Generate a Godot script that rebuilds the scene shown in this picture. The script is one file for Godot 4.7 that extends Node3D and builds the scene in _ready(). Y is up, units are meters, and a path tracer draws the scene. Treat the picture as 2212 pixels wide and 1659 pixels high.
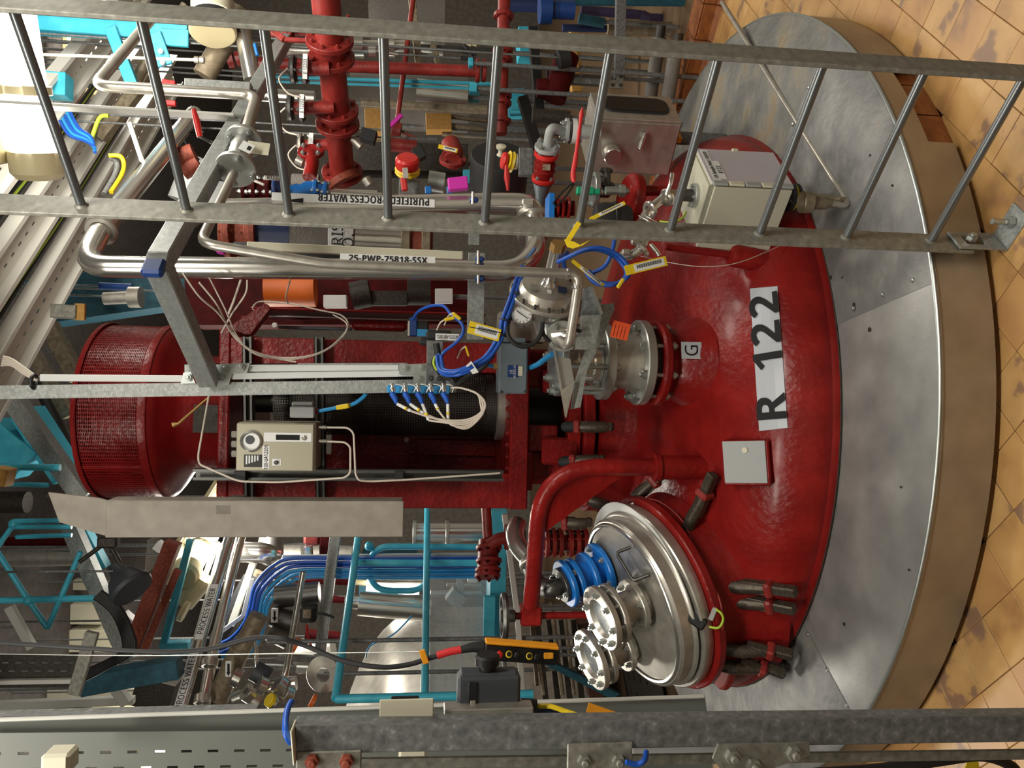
extends Node3D
# A chemical plant hall seen with the camera turned a quarter: the picture's left side is up in the world.
# Pixels (px, py) are those of the 2212 x 1659 photograph; d is the horizontal distance in metres in front of the camera.
const FOCAL := 1662.0
const EYE := Vector3(0, 1.62, 0)
var fwd := Vector3(0, -sin(deg_to_rad(6.3)), -cos(deg_to_rad(6.3)))
var side := Vector3.RIGHT
var upv := Vector3.UP
var M := {}
var used := {}
var cache := {}
var rng := RandomNumberGenerator.new()

class MB:
	var v := PackedVector3Array()
	var n := PackedVector3Array()
	func t3(a: Vector3, b: Vector3, c: Vector3, na: Vector3, nb: Vector3, nc: Vector3) -> void:
		if (c - a).cross(b - a).dot(na + nb + nc) >= 0.0:
			v.push_back(a); v.push_back(b); v.push_back(c)
			n.push_back(na); n.push_back(nb); n.push_back(nc)
		else:
			v.push_back(a); v.push_back(c); v.push_back(b)
			n.push_back(na); n.push_back(nc); n.push_back(nb)
	func q4(a: Vector3, b: Vector3, c: Vector3, d: Vector3, nn: Vector3) -> void:
		t3(a, b, c, nn, nn, nn)
		t3(a, c, d, nn, nn, nn)
	func box(xf: Transform3D, s: Vector3, bev := 0.0) -> MB:
		var h := s * 0.5
		bev = minf(bev, minf(h.x, minf(h.y, h.z)) * 0.8)
		var ax := [Vector3.RIGHT, Vector3.UP, Vector3.BACK]
		for k in 3:
			var l := (k + 1) % 3
			var m := (k + 2) % 3
			for sg in [-1.0, 1.0]:
				var nk: Vector3 = xf.basis * (ax[k] * sg)
				var pts := []
				for c in [[-1, -1], [1, -1], [1, 1], [-1, 1]]:
					pts.append(xf * (ax[k] * sg * h[k] + ax[l] * c[0] * (h[l] - bev) + ax[m] * c[1] * (h[m] - bev)))
				q4(pts[0], pts[1], pts[2], pts[3], nk.normalized())
				if bev > 0.0:
					for sl in [-1.0, 1.0]:
						var ne: Vector3 = (xf.basis * (ax[k] * sg + ax[l] * sl)).normalized()
						var p := []
						for sm in [-1.0, 1.0]:
							p.append(xf * (ax[k] * sg * h[k] + ax[l] * sl * (h[l] - bev) + ax[m] * sm * (h[m] - bev)))
							p.append(xf * (ax[k] * sg * (h[k] - bev) + ax[l] * sl * h[l] + ax[m] * sm * (h[m] - bev)))
						q4(p[0], p[1], p[3], p[2], ne)
		if bev > 0.0:
			for sx in [-1.0, 1.0]:
				for sy in [-1.0, 1.0]:
					for sz in [-1.0, 1.0]:
						var nn: Vector3 = (xf.basis * Vector3(sx, sy, sz)).normalized()
						t3(xf * Vector3(sx * h.x, sy * (h.y - bev), sz * (h.z - bev)), xf * Vector3(sx * (h.x - bev), sy * h.y, sz * (h.z - bev)), xf * Vector3(sx * (h.x - bev), sy * (h.y - bev), sz * h.z), nn, nn, nn)
		return self
	func tube(pts: Array, r, seg := 12, caps := true) -> MB:
		var m := pts.size()
		if m < 2:
			return self
		var tan_: Vector3 = (pts[1] - pts[0]).normalized()
		var up := Vector3.UP if absf(tan_.y) < 0.9 else Vector3.RIGHT
		var u := tan_.cross(up).normalized()
		var rings := []
		var last := tan_
		for i in m:
			var a: Vector3 = pts[maxi(i - 1, 0)]
			var b: Vector3 = pts[mini(i + 1, m - 1)]
			var t := (b - a).normalized()
			if i > 0:
				var axis := last.cross(t)
				if axis.length() > 1e-6:
					u = u.rotated(axis.normalized(), last.angle_to(t))
			last = t
			u = (u - t * u.dot(t)).normalized()
			var w := t.cross(u)
			var rr: float = r[i] if r is Array else r
			var ring := []
			for j in seg + 1:
				var an := TAU * j / seg
				var nn := u * cos(an) + w * sin(an)
				ring.append([pts[i] + nn * rr, nn])
			rings.append([ring, t, pts[i]])
		for i in m - 1:
			var A: Array = rings[i][0]
			var B: Array = rings[i + 1][0]
			for j in seg:
				t3(A[j][0], A[j + 1][0], B[j + 1][0], A[j][1], A[j + 1][1], B[j + 1][1])
				t3(A[j][0], B[j + 1][0], B[j][0], A[j][1], B[j + 1][1], B[j][1])
		if caps:
			for e in [[0, -1.0], [m - 1, 1.0]]:
				var ring: Array = rings[e[0]][0]
				var nn: Vector3 = rings[e[0]][1] * e[1]
				for j in seg:
					t3(rings[e[0]][2], ring[j][0], ring[j + 1][0], nn, nn, nn)
		return self
	# profile of (radius, height) turned about the y axis of xf
	func lathe(prof: Array, xf: Transform3D, seg := 24, a0 := 0.0, a1 := TAU) -> MB:
		var m := prof.size()
		var sn := []
		for i in m - 1:
			var d: Vector2 = prof[i + 1] - prof[i]
			sn.append(Vector2(d.y, -d.x).normalized())
		for i in m - 1:
			var n0: Vector2 = sn[i]
			var n1: Vector2 = sn[i]
			if i > 0 and sn[i - 1].dot(sn[i]) > 0.8:
				n0 = (sn[i - 1] + sn[i]).normalized()
			if i < m - 2 and sn[i + 1].dot(sn[i]) > 0.8:
				n1 = (sn[i + 1] + sn[i]).normalized()
			for j in seg:
				var b0 := lerpf(a0, a1, float(j) / seg)
				var b1 := lerpf(a0, a1, float(j + 1) / seg)
				var d0 := Vector3(cos(b0), 0, sin(b0))
				var d1 := Vector3(cos(b1), 0, sin(b1))
				var p0: Vector2 = prof[i]
				var p1: Vector2 = prof[i + 1]
				var A := xf * (d0 * p0.x + Vector3.UP * p0.y)
				var B := xf * (d1 * p0.x + Vector3.UP * p0.y)
				var C := xf * (d1 * p1.x + Vector3.UP * p1.y)
				var D := xf * (d0 * p1.x + Vector3.UP * p1.y)
				var nA := (xf.basis * (d0 * n0.x + Vector3.UP * n0.y)).normalized()
				var nB := (xf.basis * (d1 * n0.x + Vector3.UP * n0.y)).normalized()
				var nC := (xf.basis * (d1 * n1.x + Vector3.UP * n1.y)).normalized()
				var nD := (xf.basis * (d0 * n1.x + Vector3.UP * n1.y)).normalized()
				if p0.x > 1e-6:
					t3(A, B, C, nA, nB, nC)
				if p1.x > 1e-6:
					t3(A, C, D, nA, nC, nD)
		return self
	# polygon in the xy plane of xf pushed along its z from z0 to z1
	func prism(poly: PackedVector2Array, xf: Transform3D, z0: float, z1: float) -> MB:
		var tri := Geometry2D.triangulate_polygon(poly)
		for zz in [[z0, -1.0], [z1, 1.0]]:
			var nn: Vector3 = (xf.basis * Vector3(0, 0, zz[1] * signf(z1 - z0))).normalized()
			for i in range(0, tri.size(), 3):
				var p := []
				for k in 3:
					var c := poly[tri[i + k]]
					p.append(xf * Vector3(c.x, c.y, zz[0]))
				t3(p[0], p[1], p[2], nn, nn, nn)
		var cw := -1.0 if Geometry2D.is_polygon_clockwise(poly) else 1.0
		for i in poly.size():
			var a := poly[i]
			var b := poly[(i + 1) % poly.size()]
			var e := (b - a).normalized()
			var nn: Vector3 = (xf.basis * (Vector3(e.y, -e.x, 0) * cw)).normalized()
			q4(xf * Vector3(a.x, a.y, z0), xf * Vector3(b.x, b.y, z0), xf * Vector3(b.x, b.y, z1), xf * Vector3(a.x, a.y, z1), nn)
		return self
	func mesh(o := Vector3.ZERO) -> ArrayMesh:
		var vv := v
		if o != Vector3.ZERO:
			vv = Transform3D(Basis(), -o) * v
		var arr := []
		arr.resize(Mesh.ARRAY_MAX)
		arr[Mesh.ARRAY_VERTEX] = vv
		arr[Mesh.ARRAY_NORMAL] = n
		var m := ArrayMesh.new()
		m.add_surface_from_arrays(Mesh.PRIMITIVE_TRIANGLES, arr)
		return m
	func low() -> Vector3:
		var b := AABB(v[0], Vector3.ZERO)
		for p in v:
			b = b.expand(p)
		return Vector3(b.position.x + b.size.x * 0.5, b.position.y, b.position.z + b.size.z * 0.5)

# ---- picture to place ----
func ray(px: float, py: float) -> Vector3:
	return fwd + side * ((1659.0 - py - 829.5) / FOCAL) - upv * ((px - 1106.0) / FOCAL)
func P(px: float, py: float, d: float) -> Vector3:
	var r := ray(px, py)
	return EYE + r * (d / -r.z)
func PY(px: float, py: float, h: float) -> Vector3:
	var r := ray(px, py)
	return EYE + r * ((h - EYE.y) / r.y)
func W(w: float, d: float) -> float:
	return w * d / FOCAL
func L(q: Array) -> Array:
	var o := []
	for p in q:
		o.append(P(p[0], p[1], p[2]))
	return o

# ---- shapes ----
func bend(pts: Array, r: float, k := 6) -> Array:
	var o := [pts[0]]
	for i in range(1, pts.size() - 1):
		var a: Vector3 = pts[i - 1]
		var b: Vector3 = pts[i]
		var c: Vector3 = pts[i + 1]
		var rr := minf(r, minf(a.distance_to(b), b.distance_to(c)) * 0.49)
		var s := b + (a - b).normalized() * rr
		var e := b + (c - b).normalized() * rr
		for j in k + 1:
			var t := float(j) / k
			o.append(s.lerp(b, t).lerp(b.lerp(e, t), t))
	o.append(pts[-1])
	return o
func curve(pts: Array, k := 6) -> Array:
	var o := []
	var m := pts.size()
	for i in m - 1:
		var p0: Vector3 = pts[maxi(i - 1, 0)]
		var p1: Vector3 = pts[i]
		var p2: Vector3 = pts[i + 1]
		var p3: Vector3 = pts[mini(i + 2, m - 1)]
		for j in k:
			o.append(p1.cubic_interpolate(p2, p0, p3, float(j) / k))
	o.append(pts[-1])
	return o
func frame(c: Vector3, y: Vector3, hint := Vector3.ZERO) -> Transform3D:
	y = y.normalized()
	var h := hint if hint != Vector3.ZERO else (Vector3.BACK if absf(y.z) < 0.8 else Vector3.RIGHT)
	var x := y.cross(h).normalized()
	var z := x.cross(y).normalized()
	return Transform3D(Basis(x, y, z), c)
# x across the face, y up the face, z out of it
func facing(c: Vector3, z: Vector3, y := Vector3.UP) -> Transform3D:
	z = z.normalized()
	var x := y.cross(z).normalized()
	return Transform3D(Basis(x, z.cross(x).normalized(), z), c)
func at(c: Vector3) -> Transform3D:
	return Transform3D(Basis(), c)
func disc(r: float, h: float, b := 0.004) -> Array:
	b = minf(b, minf(h * 0.4, r * 0.4))
	return [Vector2(0, 0), Vector2(r - b, 0), Vector2(r, b), Vector2(r, h - b), Vector2(r - b, h), Vector2(0, h)]
func ringp(r0: float, r1: float, h: float, b := 0.003) -> Array:
	b = minf(b, minf(h * 0.4, (r1 - r0) * 0.4))
	return [Vector2(r0, 0), Vector2(r1 - b, 0), Vector2(r1, b), Vector2(r1, h - b), Vector2(r1 - b, h), Vector2(r0, h), Vector2(r0, 0)]
func ball(r: float, k := 8) -> Array:
	var o := []
	for i in k + 1:
		var a := -PI / 2 + PI * i / k
		o.append(Vector2(maxf(cos(a) * r, 0.0), sin(a) * r))
	return o
func hexa(r: float, m := 6, turn := 0.0) -> PackedVector2Array:
	var o := PackedVector2Array()
	for i in m:
		o.append(Vector2(cos(TAU * i / m + turn), sin(TAU * i / m + turn)) * r)
	return o
func rrect(w: float, h: float, r: float, k := 4) -> PackedVector2Array:
	var o := PackedVector2Array()
	for c in [[1, 1, 0], [-1, 1, 1], [-1, -1, 2], [1, -1, 3]]:
		for i in k + 1:
			var a: float = PI / 2 * c[2] + PI / 2 * i / k
			o.append(Vector2(c[0] * (w / 2 - r) + cos(a) * r, c[1] * (h / 2 - r) + sin(a) * r))
	return o
func shared(key: String, make: Callable) -> Mesh:
	if not cache.has(key):
		cache[key] = make.call()
	return cache[key]

# ---- nodes ----
func numbered(called: String) -> String:
	used[called] = used.get(called, -1) + 1
	return called if used[called] == 0 else "%s_%03d" % [called, used[called]]
func thing(called: String, label: String, category: String, base: Vector3, group := "") -> Node3D:
	var o := Node3D.new()
	o.name = numbered(called)
	add_child(o)
	o.position = base
	tag(o, label, category, group)
	return o
func tag(o: Node, label: String, category: String, group := "") -> void:
	o.set_meta("label", label)
	o.set_meta("category", category)
	if group:
		o.set_meta("group", group)
func part(parent: Node3D, called: String, m: Mesh, mat: Material, xf := Transform3D()) -> MeshInstance3D:
	var o := MeshInstance3D.new()
	o.name = called if parent != self else numbered(called)
	o.mesh = m
	o.material_override = mat
	parent.add_child(o, true)
	o.transform = parent.global_transform.affine_inverse() * xf
	return o
func put(parent: Node3D, called: String, mb: MB, mat: Material) -> MeshInstance3D:
	var o := mb.low()
	return part(parent, called, mb.mesh(o), mat, at(o))
func structure(called: String, mb: MB, mat: Material) -> MeshInstance3D:
	var o := put(self, called, mb, mat)
	o.set_meta("kind", "structure")
	return o
func bolt_mesh() -> Mesh:
	return shared("bolt", func():
		var b := MB.new()
		var xf := Transform3D(Basis(Vector3.RIGHT, Vector3.BACK, Vector3.UP), Vector3.ZERO)
		b.prism(hexa(1.0), xf, 0.0, 0.85)
		b.lathe(disc(0.55, 0.6, 0.1), at(Vector3(0, 0.85, 0)), 8)
		return b.mesh())
func bolt(parent: Node3D, c: Vector3, ax: Vector3, r: float, mat: Material, called := "bolt") -> void:
	var f := frame(c, ax)
	part(parent, called, bolt_mesh(), mat, Transform3D(f.basis.scaled_local(Vector3.ONE * r), c))
# a disc flange with its bolts; joined = true where the bolts are too small to pick apart
func flange(parent: Node3D, c: Vector3, ax: Vector3, r: float, h: float, mat: Material, nb: int, br: float, bmat: Material, joined := false, turn := 0.2, both := true) -> MeshInstance3D:
	var f := frame(c, ax)
	var b := MB.new()
	b.lathe(disc(r, h, h * 0.12), f, 28 if not joined else 18)
	if joined:
		for i in nb:
			var a := TAU * i / nb + turn
			var p := f * Vector3(cos(a) * r * 0.8, -br * 1.2, sin(a) * r * 0.8)
			b.tube([p, p + ax.normalized() * (h + br * 2.4)], br, 6)
	var o := put(parent, "flange", b, mat)
	if not joined:
		for i in nb:
			var a := TAU * i / nb + turn
			var p := Vector3(cos(a) * r * 0.8, 0, sin(a) * r * 0.8)
			bolt(o, f * (p + Vector3.UP * h), ax, br, bmat)
			if both:
				bolt(o, f * p, -ax, br, bmat)
	return o
func slab(parent: Node3D, called: String, mat: Material, q: Array, d: float, depth: float, bev := 0.002) -> MeshInstance3D:
	return put(parent, called, slabm(q, d, depth, bev), mat)
func slabm(q: Array, d: float, depth: float, bev := 0.002) -> MB:
	var a := P(q[0], q[1], d)
	var b := P(q[2], q[3], d)
	var s := Vector3(absf(b.x - a.x), absf(b.y - a.y), depth)
	return MB.new().box(at(Vector3((a.x + b.x) / 2, (a.y + b.y) / 2, -d - depth / 2)), s, bev)
func bar(parent: Node3D, called: String, mat: Material, a: Vector3, b: Vector3, w: float, h: float, hint := Vector3.BACK, bev := 0.003) -> MeshInstance3D:
	return put(parent, called, barm(a, b, w, h, hint, bev), mat)
func barm(a: Vector3, b: Vector3, w: float, h: float, hint := Vector3.BACK, bev := 0.003) -> MB:
	var f := frame((a + b) / 2, b - a, hint)
	return MB.new().box(f, Vector3(w, a.distance_to(b), h), bev)
func pipe(parent: Node3D, called: String, mat: Material, pts: Array, r: float, rb := 0.0, seg := 12) -> MeshInstance3D:
	return put(parent, called, MB.new().tube(bend(pts, rb) if rb > 0.0 and pts.size() > 2 else pts, r, seg), mat)
func wire(parent: Node3D, called: String, mat: Material, pts: Array, r: float, seg := 8) -> MeshInstance3D:
	return put(parent, called, MB.new().tube(curve(pts), r, seg), mat)
func text(parent: Node3D, words: String, xf: Transform3D, size: float, mat: Material, wide := 1.0, serif := false, called := "lettering") -> MeshInstance3D:
	var key := "text" + words + str(serif)
	var m: Mesh = shared(key, func():
		var t := TextMesh.new()
		var f := SystemFont.new()
		f.font_names = PackedStringArray(["Droid Sans"])
		f.font_weight = 700 if serif else 400
		t.font = f
		t.text = words
		t.font_size = 64
		t.pixel_size = 1.0 / 46.0
		t.depth = 0.04
		t.curve_step = 2.0
		return t)
	return part(parent, called, m, mat, Transform3D(xf.basis.scaled_local(Vector3(size * wide, size, 0.02)), xf.origin))
func plate(parent: Node3D, called: String, xf: Transform3D, w: float, h: float, th: float, mat: Material, bev := 0.0008) -> MeshInstance3D:
	return put(parent, called, MB.new().box(xf * at(Vector3(0, 0, th / 2)), Vector3(w, h, th), bev), mat)

# ---- materials ----
func noise_tex(freq: float, ramp: Array, kind := FastNoiseLite.TYPE_SIMPLEX_SMOOTH, oct := 4, sd := 1, size := 512) -> NoiseTexture2D:
	var f := FastNoiseLite.new()
	f.noise_type = kind
	f.frequency = freq
	f.fractal_octaves = oct
	f.seed = sd
	if kind == FastNoiseLite.TYPE_CELLULAR:
		f.cellular_return_type = FastNoiseLite.RETURN_CELL_VALUE
		f.cellular_jitter = 1.0
		f.domain_warp_enabled = true
		f.domain_warp_amplitude = 8.0
	var t := NoiseTexture2D.new()
	t.width = size
	t.height = size
	t.seamless = true
	t.noise = f
	var g := Gradient.new()
	var offs := PackedFloat32Array()
	var cols := PackedColorArray()
	for r in ramp:
		offs.append(r[0])
		cols.append(r[1])
	g.offsets = offs
	g.colors = cols
	t.color_ramp = g
	return t
func bump_tex(freq: float, strength: float, kind := FastNoiseLite.TYPE_SIMPLEX_SMOOTH, sd := 3, oct := 3) -> NoiseTexture2D:
	var f := FastNoiseLite.new()
	f.noise_type = kind
	f.frequency = freq
	f.fractal_octaves = oct
	f.seed = sd
	var t := NoiseTexture2D.new()
	t.width = 512
	t.height = 512
	t.seamless = true
	t.noise = f
	t.as_normal_map = true
	t.bump_strength = strength
	return t
func C(r: int, g: int, b: int) -> Color:
	return Color(r / 255.0, g / 255.0, b / 255.0)
func mat(col: Color, rough: float, metal := 0.0) -> StandardMaterial3D:
	var m := StandardMaterial3D.new()
	m.albedo_color = col
	m.roughness = rough
	m.metallic = metal
	return m
func tmat(tex: Texture2D, rough: float, metal: float, scale: float, nrm: Texture2D = null, ns := 1.0, world := true) -> StandardMaterial3D:
	var m := mat(Color.WHITE, rough, metal)
	m.albedo_texture = tex
	m.uv1_triplanar = true
	m.uv1_world_triplanar = world
	m.uv1_scale = Vector3.ONE * scale
	if nrm:
		m.normal_enabled = true
		m.normal_texture = nrm
		m.normal_scale = ns
	return m
func materials() -> void:
	var lumpy := bump_tex(0.035, 5.0)
	var hammered := bump_tex(0.03, 5.0, FastNoiseLite.TYPE_SIMPLEX, 7)
	var fine := bump_tex(0.09, 2.5, FastNoiseLite.TYPE_SIMPLEX, 9)
	M.red = tmat(noise_tex(0.006, [[0.0, C(108, 20, 19)], [0.5, C(127, 24, 22)], [1.0, C(146, 31, 27)]]), 0.34, 0.0, 1.6, lumpy, 0.4)
	M.red.metallic_specular = 0.32
	M.red.clearcoat_enabled = true
	M.red.clearcoat = 0.12
	M.red.clearcoat_roughness = 0.15
	M.red_dull = tmat(noise_tex(0.01, [[0.0, C(108, 32, 29)], [0.5, C(134, 38, 33)], [1.0, C(152, 52, 45)]]), 0.45, 0.0, 2.0, lumpy, 0.25)
	M.red_frame = tmat(noise_tex(0.008, [[0.0, C(104, 18, 19)], [0.6, C(124, 22, 22)], [1.0, C(138, 29, 27)]]), 0.34, 0.0, 2.0, lumpy, 0.35)
	M.red_frame.metallic_specular = 0.4
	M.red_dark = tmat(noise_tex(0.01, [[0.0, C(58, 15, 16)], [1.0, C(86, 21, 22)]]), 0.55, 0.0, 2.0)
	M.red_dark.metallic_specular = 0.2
	M.red_bright = mat(C(200, 40, 36), 0.35)
	M.oxide = tmat(noise_tex(0.02, [[0.0, C(104, 48, 34)], [0.6, C(138, 62, 42)], [1.0, C(160, 88, 62)]]), 0.7, 0.0, 4.0)
	M.orange = mat(C(204, 98, 26), 0.5)
	M.aqua = tmat(noise_tex(0.01, [[0.0, C(52, 158, 186)], [0.6, C(66, 176, 202)], [1.0, C(84, 186, 206)]]), 0.4, 0.0, 1.5)
	M.aqua_dark = tmat(noise_tex(0.02, [[0.0, C(20, 66, 82)], [1.0, C(36, 96, 114)]]), 0.6, 0.0, 1.5)  # darker aqua; on the far beams it holds shade as colour
	M.blue = mat(C(26, 112, 196), 0.33)
	M.blue_cable = mat(C(28, 82, 178), 0.4)
	M.sky_cable = mat(C(46, 144, 204), 0.42)
	M.blue_deep = mat(C(22, 58, 120), 0.4)
	M.blue_dark = mat(C(28, 44, 84), 0.45)
	M.purple = mat(C(58, 48, 82), 0.5)
	M.galv = tmat(noise_tex(0.06, [[0.0, C(134, 138, 136)], [0.5, C(146, 150, 148)], [1.0, C(160, 164, 162)]], FastNoiseLite.TYPE_CELLULAR, 1, 5), 0.5, 0.4, 4.0)
	M.galv_old = tmat(noise_tex(0.02, [[0.0, C(104, 103, 94)], [0.35, C(128, 127, 118)], [0.7, C(142, 141, 132)], [1.0, C(168, 167, 158)]], FastNoiseLite.TYPE_SIMPLEX_SMOOTH, 5, 8), 0.52, 0.3, 3.5)
	M.galv_dark = tmat(noise_tex(0.02, [[0.0, C(80, 82, 82)], [0.4, C(104, 106, 106)], [0.75, C(118, 120, 120)], [1.0, C(160, 162, 162)]], FastNoiseLite.TYPE_SIMPLEX_SMOOTH, 5, 4), 0.55, 0.25, 4.0)
	M.rung = mat(C(120, 124, 126), 0.32, 0.7)
	M.tray = mat(C(192, 192, 186), 0.5, 0.15)
	M.tray_lit = mat(C(214, 212, 204), 0.55)  # paler copy of tray; light on the undersides is put into its colour
	M.tray_grey = mat(C(98, 102, 97), 0.5, 0.1)
	M.white_paint = mat(C(206, 210, 210), 0.42)
	M.steel = mat(C(216, 214, 208), 0.2, 0.9)
	M.steel_dull = tmat(noise_tex(0.012, [[0.0, C(166, 161, 152)], [0.5, C(188, 184, 175)], [1.0, C(204, 200, 192)]]), 0.36, 0.72, 2.5)
	M.steel_grey = mat(C(178, 180, 176), 0.34, 0.7)
	M.steel_dark = mat(C(92, 92, 90), 0.4, 0.8)
	M.zinc = mat(C(176, 182, 180), 0.34, 0.8)
	M.cladding = tmat(noise_tex(0.008, [[0.0, C(126, 125, 124)], [0.5, C(146, 145, 143)], [1.0, C(164, 163, 160)]]), 0.42, 0.45, 1.2, fine, 0.06)
	M.cladding_worn = tmat(noise_tex(0.006, [[0.0, C(92, 92, 92)], [0.5, C(116, 116, 115)], [0.8, C(134, 133, 130)], [1.0, C(140, 130, 112)]], FastNoiseLite.TYPE_SIMPLEX_SMOOTH, 5, 61), 0.5, 0.35, 1.3, hammered, 0.16)
	M.cladding_stucco = tmat(noise_tex(0.007, [[0.0, C(88, 88, 87)], [0.45, C(110, 110, 108)], [0.7, C(126, 122, 112)], [1.0, C(140, 116, 84)]], FastNoiseLite.TYPE_SIMPLEX_SMOOTH, 4, 12), 0.62, 0.15, 1.0, hammered, 0.4)
	M.cladding_side = tmat(noise_tex(0.008, [[0.0, C(150, 140, 124)], [0.5, C(162, 152, 136)], [1.0, C(172, 163, 148)]]), 0.42, 0.55, 1.4, fine, 0.05)
	M.tile0 = tmat(noise_tex(0.007, [[0.0, C(150, 110, 70)], [0.3, C(180, 138, 84)], [0.7, C(192, 150, 94)], [1.0, C(202, 162, 108)]], FastNoiseLite.TYPE_SIMPLEX_SMOOTH, 5, 21), 0.42, 0.0, 1.1)
	M.tile1 = tmat(noise_tex(0.008, [[0.0, C(134, 102, 78)], [0.25, C(174, 130, 82)], [0.7, C(188, 144, 90)], [1.0, C(198, 156, 102)]], FastNoiseLite.TYPE_SIMPLEX_SMOOTH, 5, 33), 0.4, 0.0, 1.0)
	M.tile2 = tmat(noise_tex(0.010, [[0.0, C(132, 102, 82)], [0.3, C(140, 108, 84)], [0.42, C(182, 142, 90)], [1.0, C(200, 160, 104)]], FastNoiseLite.TYPE_SIMPLEX_SMOOTH, 5, 47), 0.42, 0.0, 1.2)
	M.tile_brown = tmat(noise_tex(0.02, [[0.0, C(112, 62, 38)], [0.6, C(146, 88, 48)], [1.0, C(168, 108, 58)]]), 0.4, 0.0, 2.0)
	M.tile_dark = tmat(noise_tex(0.02, [[0.0, C(58, 34, 26)], [1.0, C(92, 56, 40)]]), 0.5, 0.0, 2.0)
	M.grout = mat(C(92, 70, 46), 0.9)
	M.cream = mat(C(206, 202, 180), 0.5)
	M.cream_lamp = mat(C(196, 184, 146), 0.55)
	M.beige_box = tmat(noise_tex(0.2, [[0.0, C(178, 176, 158)], [1.0, C(194, 192, 174)]]), 0.5, 0.0, 4.0)
	M.box_grey = mat(C(108, 120, 128), 0.5)
	M.box_light = mat(C(156, 160, 160), 0.5)
	M.instrument = mat(C(164, 160, 142), 0.38, 0.35)
	M.panel = tmat(noise_tex(0.01, [[0.0, C(128, 121, 111)], [1.0, C(148, 141, 131)]]), 0.6, 0.0, 2.0)
	M.white = mat(C(222, 224, 224), 0.5)
	M.label_grey = mat(C(182, 187, 194), 0.35)
	M.ink = mat(C(10, 11, 15), 0.75)
	M.black = mat(C(18, 18, 20), 0.5)
	M.rubber = mat(C(30, 30, 32), 0.62)
	M.charcoal = mat(C(58, 62, 68), 0.55)
	M.soot = tmat(noise_tex(0.02, [[0.0, C(38, 35, 32)], [1.0, C(72, 66, 58)]]), 0.55, 0.35, 4.0)
	M.clamp = tmat(noise_tex(0.03, [[0.0, C(54, 48, 42)], [0.6, C(84, 76, 66)], [1.0, C(116, 106, 92)]]), 0.45, 0.5, 5.0)
	M.yellow = mat(C(226, 196, 32), 0.45)
	M.amber = mat(C(226, 150, 32), 0.45)
	M.green = mat(C(18, 150, 110), 0.45)
	M.pink = mat(C(206, 44, 172), 0.5)
	M.orange_tag = mat(C(226, 84, 36), 0.6)
	M.red_tag = mat(C(206, 44, 46), 0.5)
	M.white_cable = mat(C(200, 190, 178), 0.5)
	M.green_cable = mat(C(164, 190, 52), 0.45)
	M.brass = mat(C(176, 140, 84), 0.4, 0.6)
	M.guard = mat(C(52, 46, 42), 0.55, 0.3)
	M.lagging = tmat(noise_tex(0.02, [[0.0, C(96, 84, 66)], [0.5, C(130, 118, 98)], [1.0, C(152, 140, 118)]]), 0.55, 0.3, 2.0)
	M.lagging_grey = tmat(noise_tex(0.05, [[0.0, C(96, 92, 88)], [1.0, C(132, 128, 122)]]), 0.85, 0.0, 4.0, hammered, 0.9)
	M.gasket = mat(C(214, 216, 214), 0.5)
	M.dark_wall = tmat(noise_tex(0.02, [[0.0, C(52, 48, 46)], [1.0, C(76, 70, 66)]]), 0.9, 0.0, 1.0)
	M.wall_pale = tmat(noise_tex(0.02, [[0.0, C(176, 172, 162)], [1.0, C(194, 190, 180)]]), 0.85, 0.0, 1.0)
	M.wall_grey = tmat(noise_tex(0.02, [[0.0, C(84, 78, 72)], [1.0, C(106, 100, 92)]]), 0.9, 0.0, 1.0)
	M.wood = tmat(noise_tex(0.02, [[0.0, C(176, 130, 66)], [1.0, C(202, 156, 84)]]), 0.7, 0.0, 3.0)
	M.glass = mat(Color(0.9, 0.95, 0.97, 0.14), 0.04)
	M.glass.transparency = BaseMaterial3D.TRANSPARENCY_ALPHA
	M.window_dark = mat(C(22, 24, 26), 0.18)
	M.pvc = mat(Color(0.86, 0.84, 0.88, 0.62), 0.25)
	M.pvc.transparency = BaseMaterial3D.TRANSPARENCY_ALPHA
	M.lamp = mat(C(255, 250, 235), 0.5)
	M.lamp.emission_enabled = true
	M.lamp.emission = C(255, 250, 232)
	M.lamp.emission_energy_multiplier = 4.0

# ---- the place ----
const VX := -0.10
const VZ := -3.72
const DOME_R := 1.295
const DOME_Y := 0.27
const DOME_H := 0.48
func dome_y(x: float, z: float) -> float:
	var r := Vector2(x - VX, z - VZ).length() / DOME_R
	return DOME_Y + DOME_H * sqrt(maxf(0.0, 1.0 - r * r))
func dome_n(p: Vector3) -> Vector3:
	return Vector3((p.x - VX) / (DOME_R * DOME_R), (p.y - DOME_Y) / (DOME_H * DOME_H), (p.z - VZ) / (DOME_R * DOME_R)).normalized()
func D(px: float, py: float, off := 0.0) -> Vector3:
	var r := ray(px, py)
	var t := 1.9
	while t < 5.5:
		var p := EYE + r * t
		if p.y < dome_y(p.x, p.z) and Vector2(p.x - VX, p.z - VZ).length() < DOME_R:
			return p + dome_n(p) * off
		t += 0.002
	return P(px, py, 2.6)

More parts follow.
